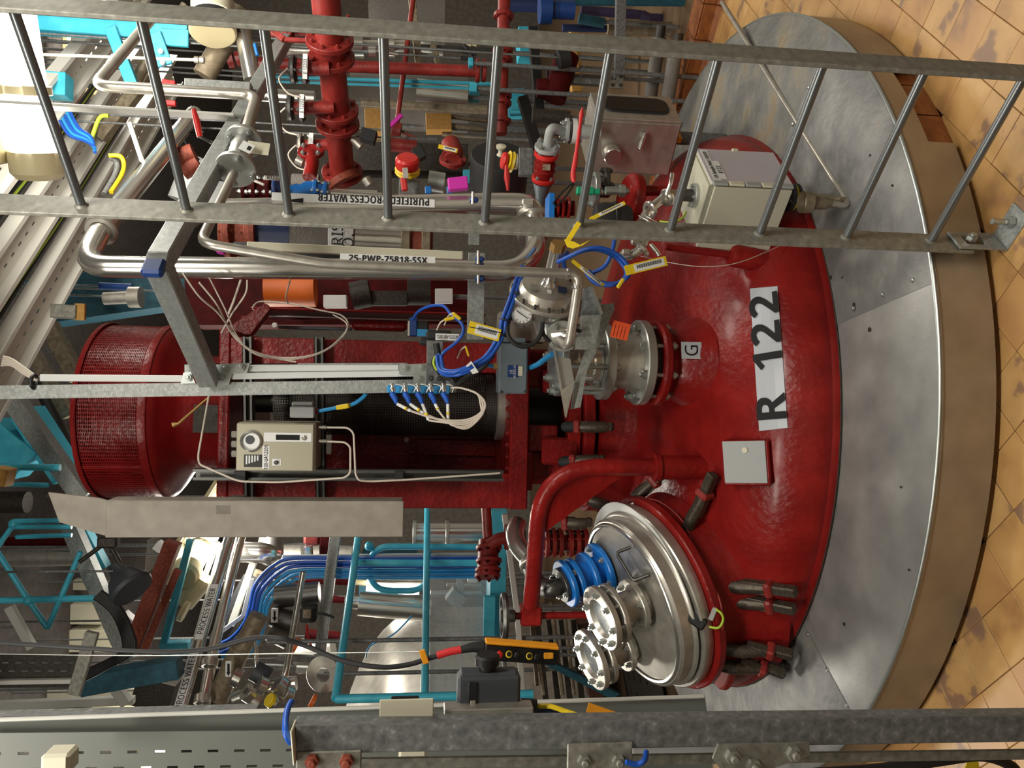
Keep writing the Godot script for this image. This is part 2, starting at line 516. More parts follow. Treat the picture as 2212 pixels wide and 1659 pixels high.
func _ready() -> void:
	rng.seed = 12207
	var ro := deg_to_rad(1.1)
	var u0 := Vector3(0, cos(deg_to_rad(6.3)), -sin(deg_to_rad(6.3)))
	upv = u0 * cos(ro) - Vector3.RIGHT * sin(ro)
	side = Vector3.RIGHT * cos(ro) + u0 * sin(ro)
	var cam := Camera3D.new()
	cam.name = "camera"
	cam.transform = Transform3D(Basis(-upv, side, -fwd), EYE)
	cam.fov = rad_to_deg(2.0 * atan(829.5 / FOCAL))
	cam.near = 0.02
	cam.far = 60.0
	add_child(cam)
	cam.current = true
	var we := WorldEnvironment.new()
	we.name = "surroundings"
	var env := Environment.new()
	env.background_mode = Environment.BG_COLOR
	env.background_color = Color(0.02, 0.02, 0.022)
	env.tonemap_mode = Environment.TONE_MAPPER_LINEAR
	env.tonemap_exposure = 1.0
	env.sdfgi_enabled = true
	env.ssao_enabled = true
	env.ssil_enabled = true
	we.environment = env
	add_child(we)
	materials()
	lamps()
	room()
	ladder()
	jacket()
	vessel()
	manway()
	agitator()
	rest()
	supports()

# a fluorescent batten: x along the tube; light leaves it below
func batten(c: Vector3, dir: Vector3, length: float, energy: float, label: String, parts := true, flank := 0.5) -> Node3D:
	var t := thing("fluorescent_lamp", label, "lamp", c, "fluorescent lamps under the ceiling")
	dir = dir.normalized()
	var across := dir.cross(Vector3.UP).normalized()
	put(t, "glowing_tube", MB.new().tube([c - dir * length / 2, c + dir * length / 2], 0.085, 20), M.lamp)
	put(t, "tray", MB.new().box(Transform3D(Basis(dir, Vector3.UP, -across), c + Vector3.UP * 0.115), Vector3(length + 0.1, 0.05, 0.2), 0.01), M.cream_lamp)
	if parts:
		for s in [-1.0, 1.0]:
			var e: Vector3 = c + dir * s * length / 2
			put(t, "end_cap", MB.new().lathe([Vector2(0, 0), Vector2(0.097, 0), Vector2(0.1, 0.015), Vector2(0.1, 0.085), Vector2(0.08, 0.11), Vector2(0, 0.12)], frame(e, dir * s), 24), M.cream_lamp)
			put(t, "clip", MB.new().lathe(ringp(0.087, 0.1, 0.035), frame(e - dir * s * 0.22, dir), 20), M.cream_lamp)
			put(t, "hanger", MB.new().tube([c + dir * s * length * 0.35 + Vector3.UP * 0.14, Vector3(c.x, 4.6, c.z) + dir * s * length * 0.35], 0.008, 6), M.galv_dark)
	if energy > 0.0:
		# the tube gives off light below and to both flanks
		for k in range(0 if absf(dir.y) < 0.5 else 1, 3):
			var towards: Vector3 = [Vector3.DOWN, across, -across][k]
			var l := AreaLight3D.new()
			l.name = "tube_light"
			l.area_size = Vector2(length, 0.16)
			l.light_energy = energy * (1.0 if k == 0 else flank)
			l.light_color = Color(1.0, 0.975, 0.925)
			l.shadow_enabled = true
			l.area_range = 30.0
			l.area_attenuation = 2.0
			t.add_child(l, true)
			l.global_transform = Transform3D(Basis(dir, (-towards).cross(dir), -towards), c + towards * 0.092)
	return t

func lamps() -> void:
	batten(Vector3(1.62, 3.25, -3.1), Vector3(0.545, 0, 0.215), 1.5, 3.0, "bright tube lamp with cream end cap beside the galvanised cable trays", true, 1.2)
	batten(Vector3(0.95, 3.5, -0.5), Vector3(1, 0, 0.1), 1.5, 6.0, "ceiling tube lamp hung above the steel ladder aisle")
	batten(Vector3(-1.4, 3.5, -0.9), Vector3(1, 0, 0.1), 1.5, 4.5, "ceiling tube lamp hung above the grey cable duct")
	batten(PY(462, 1130, 3.2) + Vector3(0.0, 0, 0), Vector3(0.30, 0, -0.95), 1.3, 6.0, "tube lamp with cream cable gland housing beside the white process pipe")
	batten(Vector3(-3.4, 3.9, -7.0), Vector3(1, 0, 0), 1.5, 9.0, "far tube lamp over the domed steel tank")
	batten(Vector3(3.0, 4.25, -6.2), Vector3(1, 0, 0), 1.5, 11.0, "added far tube lamp brightening the floor past the red pipework")  # added lamp, lifted high, to brighten the far floor
	batten(PY(222, 24, 3.9), Vector3(1, 0, -0.2), 0.9, 2.0, "small bright tube lamp behind the turquoise beam")
	batten(P(850, 1262, 7.4), Vector3(0.1, 1, 0), 0.5, 1.0, "upright bright lamp glowing behind the turquoise gate hoop", false)

func room() -> void:
	structure("ceiling", MB.new().box(at(Vector3(0, 4.7, -5)), Vector3(14, 0.2, 16), 0), M.dark_wall)
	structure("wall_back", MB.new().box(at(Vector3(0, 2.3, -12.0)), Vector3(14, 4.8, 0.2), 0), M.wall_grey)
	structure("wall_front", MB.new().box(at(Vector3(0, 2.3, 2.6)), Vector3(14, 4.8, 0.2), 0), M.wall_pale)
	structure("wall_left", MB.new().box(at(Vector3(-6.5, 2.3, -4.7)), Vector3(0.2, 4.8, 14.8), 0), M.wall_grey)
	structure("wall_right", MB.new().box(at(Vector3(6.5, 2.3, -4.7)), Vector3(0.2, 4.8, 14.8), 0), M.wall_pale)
	var fl := structure("floor", MB.new().box(at(Vector3(0, -0.11, -4.7)), Vector3(13.2, 0.2, 15), 0), M.grout)
	# square tiles laid at 45 degrees, 0.155 m pitch; those in sight are single pieces
	var k := 0.2195
	var tile := MB.new().box(Transform3D(Basis(Vector3.UP, PI / 4), Vector3(0, -0.004, 0)), Vector3(0.1535, 0.014, 0.1535), 0.0015).mesh()
	var far := []
	var near := []
	for i in range(-70, 75):
		for j in range(-130, 60):
			var a := 3.614 + (i + 0.5) * k
			var b := -0.966 + (j + 0.5) * k
			var p := Vector3((a + b) / 2, 0, (b - a) / 2)
			if absf(p.x) > 6.2 or p.z < -11.6 or p.z > 2.2:
				continue
			var dv := p - EYE
			var z := dv.dot(fwd)
			if z < 0.4:
				continue
			var uu := dv.dot(side) / z * FOCAL
			var vv := -dv.dot(upv) / z * FOCAL
			if absf(uu) > 900.0 or vv > 1260.0:
				continue
			var rv := Vector2(p.x + 0.03, p.z + 3.72).length()
			if rv < 1.62:
				continue
			var hid := rv < 1.8 and p.z < -4.2
			if p.z > -4.5 and not hid and near.size() < 296:
				near.append(p)
			else:
				far.append(p)
	for p in near:
		var o := part(fl, "tile", tile, [M.tile0, M.tile1, M.tile0, M.tile2][rng.randi() % 4], at(p + Vector3(0, rng.randf() * 0.0012, 0)))
		o.rotate_object_local(Vector3.RIGHT, rng.randf_range(-0.003, 0.003))
	var mm := MultiMesh.new()
	mm.transform_format = MultiMesh.TRANSFORM_3D
	mm.mesh = tile
	mm.instance_count = far.size()
	for i in far.size():
		mm.set_instance_transform(i, at(far[i]))
	var mi := MultiMeshInstance3D.new()
	mi.name = "far_tiling"
	mi.multimesh = mm
	mi.material_override = M.tile0
	mi.set_meta("kind", "stuff")
	fl.add_child(mi, true)

func ladder() -> void:
	var a := Vector3(0.7071, 0, 0.7071)
	var w := Vector3(0.7071, 0, -0.7071)
	var lo := Vector3(0.425, 0, -2.03)
	var t := thing("fixed_ladder", "galvanised steel ladder with flat bar stringers and round rungs", "ladder", lo)
	for s in [0.0, 1.0]:
		var c: Vector3 = lo + a * (0.475 * s) + Vector3.UP * 2.31
		var f := Transform3D(Basis(a, Vector3.UP, a.cross(Vector3.UP)), c + a * (-0.005 + 0.01 * s))
		put(t, "stringer", MB.new().box(f, Vector3(0.011, 4.42, 0.08), 0.002), M.galv_old)
	var rung := MB.new().tube([Vector3.ZERO, a * 0.475], 0.0112, 16).mesh()
	var weld := MB.new().lathe([Vector2(0.0112, 0.006), Vector2(0.018, 0.0)], frame(Vector3.ZERO, a), 12).mesh()
	for k in 17:
		var o := part(t, "rung", rung, M.rung, at(lo + Vector3.UP * (0.214 + 0.2525 * k)))
		part(o, "weld", weld, M.galv_old, at(lo + Vector3.UP * (0.214 + 0.2525 * k)))
	# slotted foot bracket bolted to the stringer and the floor
	for s in [0.0, 1.0]:
		var b: Vector3 = lo + a * (0.475 * s + (0.004 if s == 0.0 else 0.012))
		var g := Transform3D(Basis(w, Vector3.UP, a), b)
		var br := MB.new()
		for q in [[-0.03, 0.02, 0.018, 0.15], [0.03, 0.02, 0.018, 0.15], [0.0, 0.135, 0.042, 0.03], [0.0, 0.035, 0.042, 0.05]]:
			br.box(g * at(Vector3(q[0], q[1] + (0.055 if absf(q[0]) > 0.01 else 0.0), 0.004)), Vector3(q[2], q[3], 0.007), 0.001)
		br.box(g * at(Vector3(0, 0.004, 0.055)), Vector3(0.078, 0.008, 0.11), 0.001)
		var o := put(t, "foot_bracket", br, M.galv)
		bolt(o, b + Vector3.UP * 0.1 + a * 0.008, a, 0.015, M.zinc)
		put(o, "anchor_stud", MB.new().tube([b + a * 0.07 + Vector3.UP * 0.008, b + a * 0.07 + Vector3.UP * 0.07], 0.008, 10), M.zinc)
		bolt(o, b + a * 0.07 + Vector3.UP * 0.01, Vector3.UP, 0.017, M.zinc, "nut")

func jacket() -> void:
	var c := Vector3(-0.03, 0, -3.72)
	var f := at(c)
	# tiled plinth under the sheet metal
	var pl := thing("tiled_plinth", "brown tiled round plinth showing below the aluminium cladding rim", "plinth", c)
	put(pl, "mortar_core", MB.new().lathe([Vector2(1.5, 0), Vector2(1.66, 0), Vector2(1.66, 0.17), Vector2(1.5, 0.17)], f, 72), M.grout)
	var n := 66
	var pt := MB.new().lathe([Vector2(1.655, 0.0), Vector2(1.688, 0.002), Vector2(1.69, 0.004), Vector2(1.69, 0.15), Vector2(1.688, 0.152), Vector2(1.655, 0.154)], Transform3D(), 3, -TAU / n / 2 * 0.97, TAU / n / 2 * 0.97).mesh()
	for i in n:
		var an := TAU * i / n
		if sin(an) > -0.35:
			part(pl, "tile", pt, M.tile_brown, Transform3D(Basis(Vector3.UP, -an), c))
	var t := thing("insulation_jacket", "round aluminium clad insulation jacket skirting the red reactor dome", "cladding", c)
	# top plates, four sectors, the one at the far side hammered
	var top := [Vector2(1.16, 0.262), Vector2(1.30, 0.246), Vector2(1.5, 0.228), Vector2(1.712, 0.206), Vector2(1.722, 0.2), Vector2(1.722, 0.19)]
	var cuts := [-28.0, 41.0, 78.0, 128.5, 215.0, 332.0]
	for i in cuts.size() - 1:
		var a0 := deg_to_rad(cuts[i])
		var a1 := deg_to_rad(cuts[i + 1])
		var lift := 0.0015 * (i % 2)
		var o := put(t, "top_sheet", MB.new().lathe(top, at(c + Vector3.UP * lift), 26, a0 - 0.012, a1 + 0.012), [M.cladding_stucco, M.cladding_worn, M.cladding, M.cladding_worn, M.cladding_stucco][i])
		for r in [1.38, 1.52, 1.65]:
			var an := a1 - 0.008
			var p := c + Vector3(cos(an) * r, 0.2415 - (r - 1.38) * 0.11 + lift, sin(an) * r)
			put(o, "rivet", MB.new().lathe([Vector2(0.009, 0), Vector2(0.007, 0.004), Vector2(0, 0.006)], at(p), 8), M.zinc)
	put(t, "edge_bead", MB.new().lathe([Vector2(1.718, 0.196), Vector2(1.7235, 0.197), Vector2(1.725, 0.2), Vector2(1.7225, 0.2032), Vector2(1.718, 0.2045)], f, 120), M.zinc)
	# flakes of dark paint lying on the sheets
	for q in [[1805, 600], [1827, 600], [1850, 659], [1880, 712], [1950, 1231], [1872, 335], [1917, 400], [1822, 1348], [1806, 1090], [1938, 1052]]:
		var fp := PY(q[0], q[1], 0.232)
		var r := Vector2(fp.x - c.x, fp.z - c.z).length()
		fp.y = (0.2465 - (r - 1.3) * 0.09) + 0.0015
		put(t, "paint_flake", MB.new().lathe(disc(0.004 + 0.002 * (q[0] % 3), 0.0015, 0.0003), at(fp), 7), M.soot)
	# side sheets with the opening at the far side
	for sg in [[-60.0, 50.0, 0.022], [50.0, 62.6, 0.112], [62.6, 95.0, 0.026], [95.0, 132.0, 0.026], [132.0, 200.0, 0.03]]:
		put(t, "side_sheet", MB.new().lathe([Vector2(1.700, sg[2]), Vector2(1.716, sg[2]), Vector2(1.718, 0.196), Vector2(1.700, 0.196)], f, 30, deg_to_rad(sg[0] - 0.2), deg_to_rad(sg[1] + 0.2)), M.cladding_side)
	# drain tube lying across the top plate
	var pr := thing("drain_tube", "thin steel drain tube lying slantwise across the aluminium cladding", "pipe", P(1600, 90, 3.4))
	var q0 := PY(1560, 5, 0.235)
	var q1 := PY(1832, 437, 0.235)
	put(pr, "tube", MB.new().tube(bend([q0, q1, q1 + Vector3(-0.015, 0.02, 0.012), P(1800, 440, -q1.z - 0.01)], 0.03), 0.0105, 12), M.steel_dull)
	put(pr, "reducer", MB.new().lathe([Vector2(0.011, 0), Vector2(0.014, 0.03), Vector2(0.022, 0.05), Vector2(0.022, 0.085), Vector2(0.036, 0.1), Vector2(0.036, 0.13)], frame(P(1812, 440, -q1.z), Vector3.UP), 18), M.lagging)

func vessel() -> void:
	var c := Vector3(VX, 0, VZ)
	var t := thing("reactor_vessel", "large glossy red domed reactor head lettered R 122", "reactor", c + Vector3.UP * 0.2)
	var prof := [Vector2(1.29, 0.2), Vector2(1.298, 0.235), Vector2(1.3, 0.262), Vector2(1.292, 0.275)]
	for i in range(1, 41):
		var a := PI / 2 * i / 40.0
		prof.append(Vector2(DOME_R * cos(a), DOME_Y + DOME_H * sin(a)))
	prof[-1] = Vector2(0, DOME_Y + DOME_H)
	put(t, "dome", MB.new().lathe(prof, at(c), 120), M.red)
	put(t, "seal_line", MB.new().lathe([Vector2(1.3, 0.246), Vector2(1.302, 0.248), Vector2(1.302, 0.252), Vector2(1.298, 0.254)], at(c), 96), M.soot)
	# name plate R 122 following the dome
	var sg := MB.new()
	var tl := [Vector2(1621, 624), Vector2(1680, 619), Vector2(1702, 924), Vector2(1641, 931)]
	var rows := 3
	var cols := 12
	for i in cols:
		for j in rows:
			var q := []
			for e in [[i, j], [i + 1, j], [i + 1, j + 1], [i, j + 1]]:
				var s := float(e[0]) / cols
				var r := float(e[1]) / rows
				var a: Vector2 = tl[0].lerp(tl[3], s)
				var b: Vector2 = tl[1].lerp(tl[2], s)
				var m := a.lerp(b, r)
				q.append(D(m.x, m.y, 0.004))
			sg.q4(q[0], q[1], q[2], q[3], dome_n(q[0]))
	put(t, "name_sheet", sg, M.label_grey)
	var letters := [["R", 883, 0.128], ["1", 775, 0.128], ["2", 722, 0.128], ["2", 661, 0.128]]
	for l in letters:
		var py: float = l[1]
		var s := (py - 622.0) / 306.0
		var m := D(1650.0 + 21.0 * s, py, 0.007)
		var n := dome_n(m)
		var run := (D(1650.0 + 21.0 * s - 1.4, py - 20.0, 0.007) - m).normalized()
		text(t, l[0], facing(m, n, n.cross(run)), l[2] * 0.8, M.ink, 1.15, true)
	# nozzle G
	var ga := Vector3(0.0, 1, 0.06).normalized()
	var g := Vector3(0.092, dome_y(0.092, -2.9), -2.9)
	var yb := P(1452, 780, 2.74).y
	var yt := P(1433, 780, 2.74).y
	var nf := frame(Vector3(g.x, yb, g.z), ga)
	var neck := [Vector2(0.2, g.y - yb - 0.06), Vector2(0.16, g.y - yb + 0.01), Vector2(0.135, g.y - yb + 0.05), Vector2(0.122, -0.03), Vector2(0.122, 0.0)]
	put(t, "nozzle", MB.new().lathe(neck, nf, 40), M.red)
	var rf := put(t, "nozzle_flange", MB.new().lathe(disc(0.166, yt - yb, 0.008), nf, 48), M.red)
	for i in 8:
		var an := TAU * i / 8 + 0.35
		bolt(rf, nf * Vector3(cos(an) * 0.14, 0, sin(an) * 0.14), -ga, 0.017, M.zinc)
	var gm := D(1495, 757, 0.0)
	var gp := P(1495, 757, 2.74)
	var go := facing(gp + Vector3(0, 0, -0.006), Vector3(0.16, 0.02, 1))
	var gl := plate(t, "nozzle_label", go, 0.064, 0.077, 0.0015, M.label_grey)
	text(gl, "G", go * at(Vector3(0, 0, 0.002)), 0.05, M.ink)
	# equipment plate on a red bracket
	var e0 := D(1624, 997, 0.035)
	var en := (dome_n(e0) + Vector3(0, 0.05, 0.6)).normalized()
	var ef := facing(e0, en, Vector3(-0.09, 1, 0))
	var eb := put(t, "plate_bracket", MB.new().box(ef * at(Vector3(0, 0, -0.035)), Vector3(0.158, 0.158, 0.08), 0.005), M.red)
	var ep := plate(eb, "grey_plate", ef * at(Vector3(0.004, 0.004, 0.006)), 0.146, 0.146, 0.003, M.box_light)
	put(ep if false else eb, "plate_rivet", MB.new().lathe(disc(0.011, 0.004), frame(ef * Vector3(0.045, 0.0, 0.009), en), 14), M.cream)
	# capped stub at the far side of the sign
	var s0 := D(1632, 560, 0.0)
	put(t, "capped_stub", MB.new().lathe([Vector2(0.0, 0.11), Vector2(0.032, 0.105), Vector2(0.042, 0.09), Vector2(0.042, -0.06)], frame(s0, Vector3(0.1, 1, 0.15)), 24), M.red)
	put(t, "stub_rod", MB.new().tube([s0 + Vector3(0.01, 0.1, 0.015), s0 + Vector3(0.03, 0.34, 0.02)], 0.014, 12), M.red)
	# lifting lugs
	for q in [[1585, 318, 0.1], [1580, 1432, 0.13]]:
		var px: float = q[0]
		var lp := Vector3(0.88, 0.36, -3.1) if q[1] < 900 else P(1575, 1420, 3.05)
		var out := Vector3(lp.x - VX, 0.25, lp.z - VZ).normalized()
		var lf := frame(lp, out.cross(Vector3.UP).cross(out).normalized())
		put(t, "lifting_lug", MB.new().lathe(ringp(0.035, q[2], 0.03, 0.006), lf, 30), M.red_dull)
	# davit socket
	var ds := D(1512, 1010, 0.0) - Vector3(0, 0.02, 0)
	var dt := P(1418, 1008, -ds.z).y
	put(t, "davit_socket", MB.new().lathe([Vector2(0.075, -0.03), Vector2(0.045, 0.0), Vector2(0.045, dt - ds.y - 0.01), Vector2(0.053, dt - ds.y - 0.008), Vector2(0.053, dt - ds.y + 0.01), Vector2(0.03, dt - ds.y + 0.012)], frame(ds, Vector3.UP), 28), M.red)
	var dv := thing("davit_arm", "red bent davit arm with gusset holding the manhole cover", "davit", ds)
	var hx := P(1146, 1322, 3.02)
	var foot := Vector3(ds.x, dt - 0.05, ds.z)
	var knee := Vector3(ds.x, hx.y, ds.z)
	var path := bend([foot, knee, Vector3(hx.x, hx.y, -3.02)], 0.24, 12)
	put(dv, "arm", MB.new().tube(path, 0.032, 20), M.red)
	var along := (Vector3(hx.x, 0, -3.02) - Vector3(knee.x, 0, knee.z)).normalized()
	var wf := Transform3D(Basis(along, Vector3.UP, along.cross(Vector3.UP)), knee)
	put(dv, "gusset", MB.new().prism(PackedVector2Array([Vector2(0.0, -0.17), Vector2(0.02, -0.09), Vector2(0.07, -0.03), Vector2(0.14, 0.0), Vector2(0.3, 0.0), Vector2(0.0, -0.34)]), wf, -0.008, 0.008), M.red)
	put(dv, "end_block", MB.new().box(at(Vector3(hx.x - 0.01, hx.y, -3.02)), Vector3(0.075, 0.085, 0.075), 0.008), M.red)
	var sp := Vector3(hx.x - 0.015, hx.y, -3.02)
	put(dv, "screw_spindle", MB.new().tube([sp + Vector3(0, 0.11, 0), sp + Vector3(0, -0.23, 0)], 0.014, 12), M.red)
	var hw := put(dv, "handwheel", MB.new().lathe([Vector2(0.07, 0), Vector2(0.075, -0.011), Vector2(0.088, -0.011), Vector2(0.093, 0), Vector2(0.088, 0.011), Vector2(0.075, 0.011), Vector2(0.07, 0)], frame(sp + Vector3(0, 0.105, 0), Vector3.UP), 30), M.steel_dark)
	put(hw, "hub", MB.new().lathe(disc(0.024, 0.06), frame(sp + Vector3(0, 0.06, 0), Vector3.UP), 16), M.steel_dark)
	for i in 3:
		var an := TAU * i / 3 + 0.4
		put(hw, "spoke", MB.new().tube([sp + Vector3(0, 0.1, 0), sp + Vector3(cos(an) * 0.08, 0.105, sin(an) * 0.08)], 0.008, 8), M.steel_dark)

# a bolted clamp: arm, yoke and square screw end along the dome
func clamp_on(label: String, q0: Array, q1: Array, up := 0.0) -> void:
	var a := D(q0[0], q0[1], 0.045 + up)
	var b := D(q1[0], q1[1], 0.04 + up)
	clampw(label, a, b, dome_n(D((q0[0] + q1[0]) / 2.0, (q0[1] + q1[1]) / 2.0)))
func clampw(label: String, a: Vector3, b: Vector3, n: Vector3) -> void:
	var t := thing("dome_clamp", label, "clamp", b, "dark clamps round the dome")
	var ln := a.distance_to(b)
	var d := (b - a) / ln
	var s := d.cross(n).normalized()
	put(t, "pin_head", MB.new().lathe(disc(0.017, 0.036, 0.005), frame(a - s * 0.018, s), 14), M.clamp)
	put(t, "jaw_arm", MB.new().tube([a, a + d * ln * 0.12 + n * 0.012, a + d * ln * 0.35 + n * 0.015, a + d * ln * 0.68], [0.014, 0.024, 0.026, 0.021], 8), M.clamp)
	put(t, "yoke", MB.new().box(facing(a + d * ln * 0.72, n, d), Vector3(0.056, 0.03, 0.056), 0.008), M.red_dull)
	for k in [-1.0, 1.0]:
		put(t, "yoke_strap", MB.new().box(facing(a + d * ln * 0.56 + s * 0.02 * k, n, d), Vector3(0.007, ln * 0.3, 0.028), 0.002), M.clamp)
	if label.begins_with("capped"):
		put(t, "rubber_cap", MB.new().tube([a + d * ln * 0.78, a + d * ln * 0.95, a + d * ln * 1.06], [0.024, 0.025, 0.014], 12), M.rubber)
	put(t, "square_screw", MB.new().box(facing(a + d * ln * 0.88, n, d), Vector3(0.036, ln * 0.26, 0.036), 0.005), M.clamp)

func manway() -> void:
	var n := Vector3(-0.262, 0.93, 0.262).normalized()
	var c := Vector3(-0.85, 0.808, -2.96)
	var f := frame(c, n)
	var v: Node3D = get_node("reactor_vessel")
	put(v, "manway_neck", MB.new().lathe([Vector2(0.44, -0.40), Vector2(0.38, -0.3), Vector2(0.345, -0.22), Vector2(0.335, -0.15)], f, 56), M.red)
	put(v, "manway_flange", MB.new().lathe([Vector2(0.30, -0.155), Vector2(0.385, -0.155), Vector2(0.39, -0.15), Vector2(0.39, -0.125), Vector2(0.385, -0.12), Vector2(0.30, -0.12)], f, 64), M.red)
	var t := thing("manhole_cover", "round stainless manhole cover carrying two sight glasses and blue valve", "cover", c)
	put(t, "clamp_band", MB.new().lathe([Vector2(0.33, -0.118), Vector2(0.362, -0.118), Vector2(0.366, -0.112), Vector2(0.366, -0.078), Vector2(0.362, -0.073), Vector2(0.33, -0.073)], f, 64), M.steel_dull)
	put(t, "gasket", MB.new().lathe([Vector2(0.3, -0.072), Vector2(0.353, -0.072), Vector2(0.355, -0.069), Vector2(0.353, -0.066), Vector2(0.3, -0.066)], f * at(f.basis.inverse() * Vector3(0.026, 0.014, -0.03)), 64), M.gasket)
	put(t, "lid_rim", MB.new().lathe([Vector2(0.3, -0.064), Vector2(0.347, -0.064), Vector2(0.35, -0.06), Vector2(0.346, -0.054), Vector2(0.336, -0.05), Vector2(0.336, -0.008), Vector2(0.328, 0.002), Vector2(0.318, 0.004)], f, 72), M.steel_dull)
	put(t, "bead", MB.new().lathe([Vector2(0.302, 0.0), Vector2(0.307, 0.008), Vector2(0.315, 0.01), Vector2(0.322, 0.006), Vector2(0.325, 0.0)], f, 72), M.steel)
	put(t, "lid_plate", MB.new().lathe([Vector2(0.304, 0.001), Vector2(0.25, 0.004), Vector2(0.15, 0.008), Vector2(0, 0.009)], f, 56), M.steel_dull)
	var inv := f.affine_inverse()
	# lifting handle
	var hp := []
	for q in [[1362, 1182, 0.01], [1331, 1194, 0.06], [1368, 1255, 0.06], [1402, 1242, 0.01]]:
		var r := ray(q[0], q[1])
		var pl := Plane(n, c + n * q[2])
		hp.append(pl.intersects_ray(EYE, r))
	put(t, "lift_handle", MB.new().tube(bend(hp, 0.015), 0.0065, 10), M.steel_dark)
	# two sight glasses
	for q in [Vector3(-0.865, 0.967, -2.8), Vector3(-1.09, 0.957, -3.0)]:
		var l: Vector3 = inv * q
		var b := f * Vector3(l.x, 0.004, l.z)
		var g := frame(b, n)
		var first: bool = q.x > -1.0
		put(t, "sight_neck", MB.new().lathe([Vector2(0.07, 0), Vector2(0.062, 0.02), Vector2(0.062, 0.14)], g, 28), M.steel_dull)
		flange(t, b + n * 0.028, n, 0.1, 0.022, M.steel_dull, 6, 0.0115, M.steel_grey, false, 0.3, true)
		put(t, "counter_flange", MB.new().lathe(disc(0.114, 0.02, 0.003), frame(b + n * 0.122, n), 40), M.steel_dull)
		var tf := put(t, "sight_flange", MB.new().lathe([Vector2(0.066, 0), Vector2(0.118, 0), Vector2(0.121, 0.003), Vector2(0.121, 0.022), Vector2(0.118, 0.025), Vector2(0.074, 0.025), Vector2(0.064, 0.008)], frame(b + n * 0.165, n), 44), M.steel_dull)
		for i in 8:
			var an := TAU * i / 8 + 0.25
			bolt(tf, frame(b, n) * Vector3(cos(an) * 0.097, 0.19, sin(an) * 0.097), n, 0.0125, M.zinc)
			put(tf, "stud", MB.new().tube([g * Vector3(cos(an) * 0.097, 0.11, sin(an) * 0.097), g * Vector3(cos(an) * 0.097, 0.19, sin(an) * 0.097)], 0.007, 8), M.steel_grey)
		put(t, "sight_window", MB.new().lathe(disc(0.066, 0.006), frame(b + n * 0.172, n), 30), M.glass if first else M.glass)
		put(t, "sight_seat", MB.new().lathe(disc(0.067, 0.004), frame(b + n * 0.158, n), 30), M.steel_grey)
	# blue ball check valve
	var bt := Vector3(-0.794, 1.04, -3.05)
	var bl: Vector3 = inv * bt
	var b0 := f * Vector3(bl.x, 0.006, bl.z)
	var vv := put(t, "blue_valve_body", MB.new().lathe([Vector2(0.062, 0), Vector2(0.06, 0.19)], frame(b0, n), 28), M.blue)
	for q in [[0.012, 0.114, 6], [0.068, 0.094, 0], [0.132, 0.09, 4], [0.17, 0.096, 0]]:
		var o := put(t, "blue_flange", MB.new().lathe(disc(q[1], 0.022, 0.004), frame(b0 + n * q[0], n), 36), M.blue)
		for i in int(q[2]):
			var an: float = TAU * i / q[2] + 0.9
			bolt(o, frame(b0 + n * (q[0] + 0.022), n) * Vector3(cos(an) * q[1] * 0.82, 0, sin(an) * q[1] * 0.82), n, 0.012, M.zinc)
	flange(t, b0 + n * 0.194, n, 0.07, 0.016, M.steel_dark, 4, 0.011, M.zinc, false, 0.5, false)
	var he := b0 + n * 0.208
	var hs := thing("grey_hose", "grey rubber elbow hose rising behind the red davit arm", "hose", he)
	put(hs, "elbow", MB.new().tube(curve([he, he + n * 0.05, P(1172, 1268, 3.25), P(1150, 1240, 3.3), P(1140, 1205, 3.4)]), 0.034, 16), M.steel_dark)
	put(hs, "braided_sleeve", MB.new().tube(curve([P(1140, 1205, 3.4), P(1118, 1178, 3.45), P(1112, 1150, 3.5), P(1118, 1130, 3.55)]), 0.042, 16), M.steel)
	put(hs, "hose_clip", MB.new().lathe(ringp(0.034, 0.046, 0.03), frame(P(1146, 1225, 3.33), P(1140, 1205, 3.4) - P(1150, 1240, 3.3)), 20), M.steel_dull)
	# clamp band latches and earth strap
	for q in [[[1352, 1105], [1385, 1082]], [[1478, 1252], [1490, 1240]]]:
		var a := P(q[0][0], q[0][1], 3.0)
		var b := P(q[1][0], q[1][1], 3.0)
		put(t, "band_latch", MB.new().box(facing((a + b) / 2, Vector3(0, 0.3, 1), a - b), Vector3(0.03, a.distance_to(b) + 0.02, 0.03), 0.004), M.steel_dull)
	var sw := P(1500, 1335, 2.66)
	put(t, "limit_switch", MB.new().box(facing(sw, Vector3(0.2, 0.4, 1), Vector3(0.5, 0.8, 0)), Vector3(0.045, 0.09, 0.045), 0.006), M.black)
	var es := put(t, "earth_strap", MB.new().tube(curve([P(1545, 1315, 2.62), P(1558, 1325, 2.6), P(1562, 1340, 2.6), P(1552, 1356, 2.6), P(1532, 1354, 2.62)]), 0.0045, 8), M.green_cable)
	put(t, "strap_lug", MB.new().box(facing(P(1540, 1326, 2.62), Vector3(0.1, 0.5, 1), Vector3(1, -0.4, 0)), Vector3(0.018, 0.05, 0.006), 0.002), M.steel_grey)
	# thin red wires strung from the flange to the clamp pins
	var rw := thing("seal_wire", "thin red painted wire strung round the manhole flange", "wire", P(1500, 1240, 2.7))
	wire(rw, "wire", M.red_dull, L([[1372, 1078, 2.98], [1420, 1082, 2.9], [1470, 1120, 2.82], [1505, 1185, 2.75], [1535, 1240, 2.7]]), 0.004, 6)
	wire(rw, "wire", M.red_dull, L([[1540, 1262, 2.66], [1556, 1300, 2.62], [1562, 1350, 2.62], [1556, 1380, 2.66], [1548, 1392, 2.7]]), 0.004, 6)
	var ww := thing("white_wire", "fine white wire sagging across the dome beside the sign", "wire", P(1650, 560, 2.62))
	wire(ww, "wire", M.white_cable, [P(1380, 552, 2.6), P(1440, 566, 2.55), P(1520, 576, 2.5), P(1600, 566, 2.5), D(1700, 528, 0.01)], 0.0016, 5)
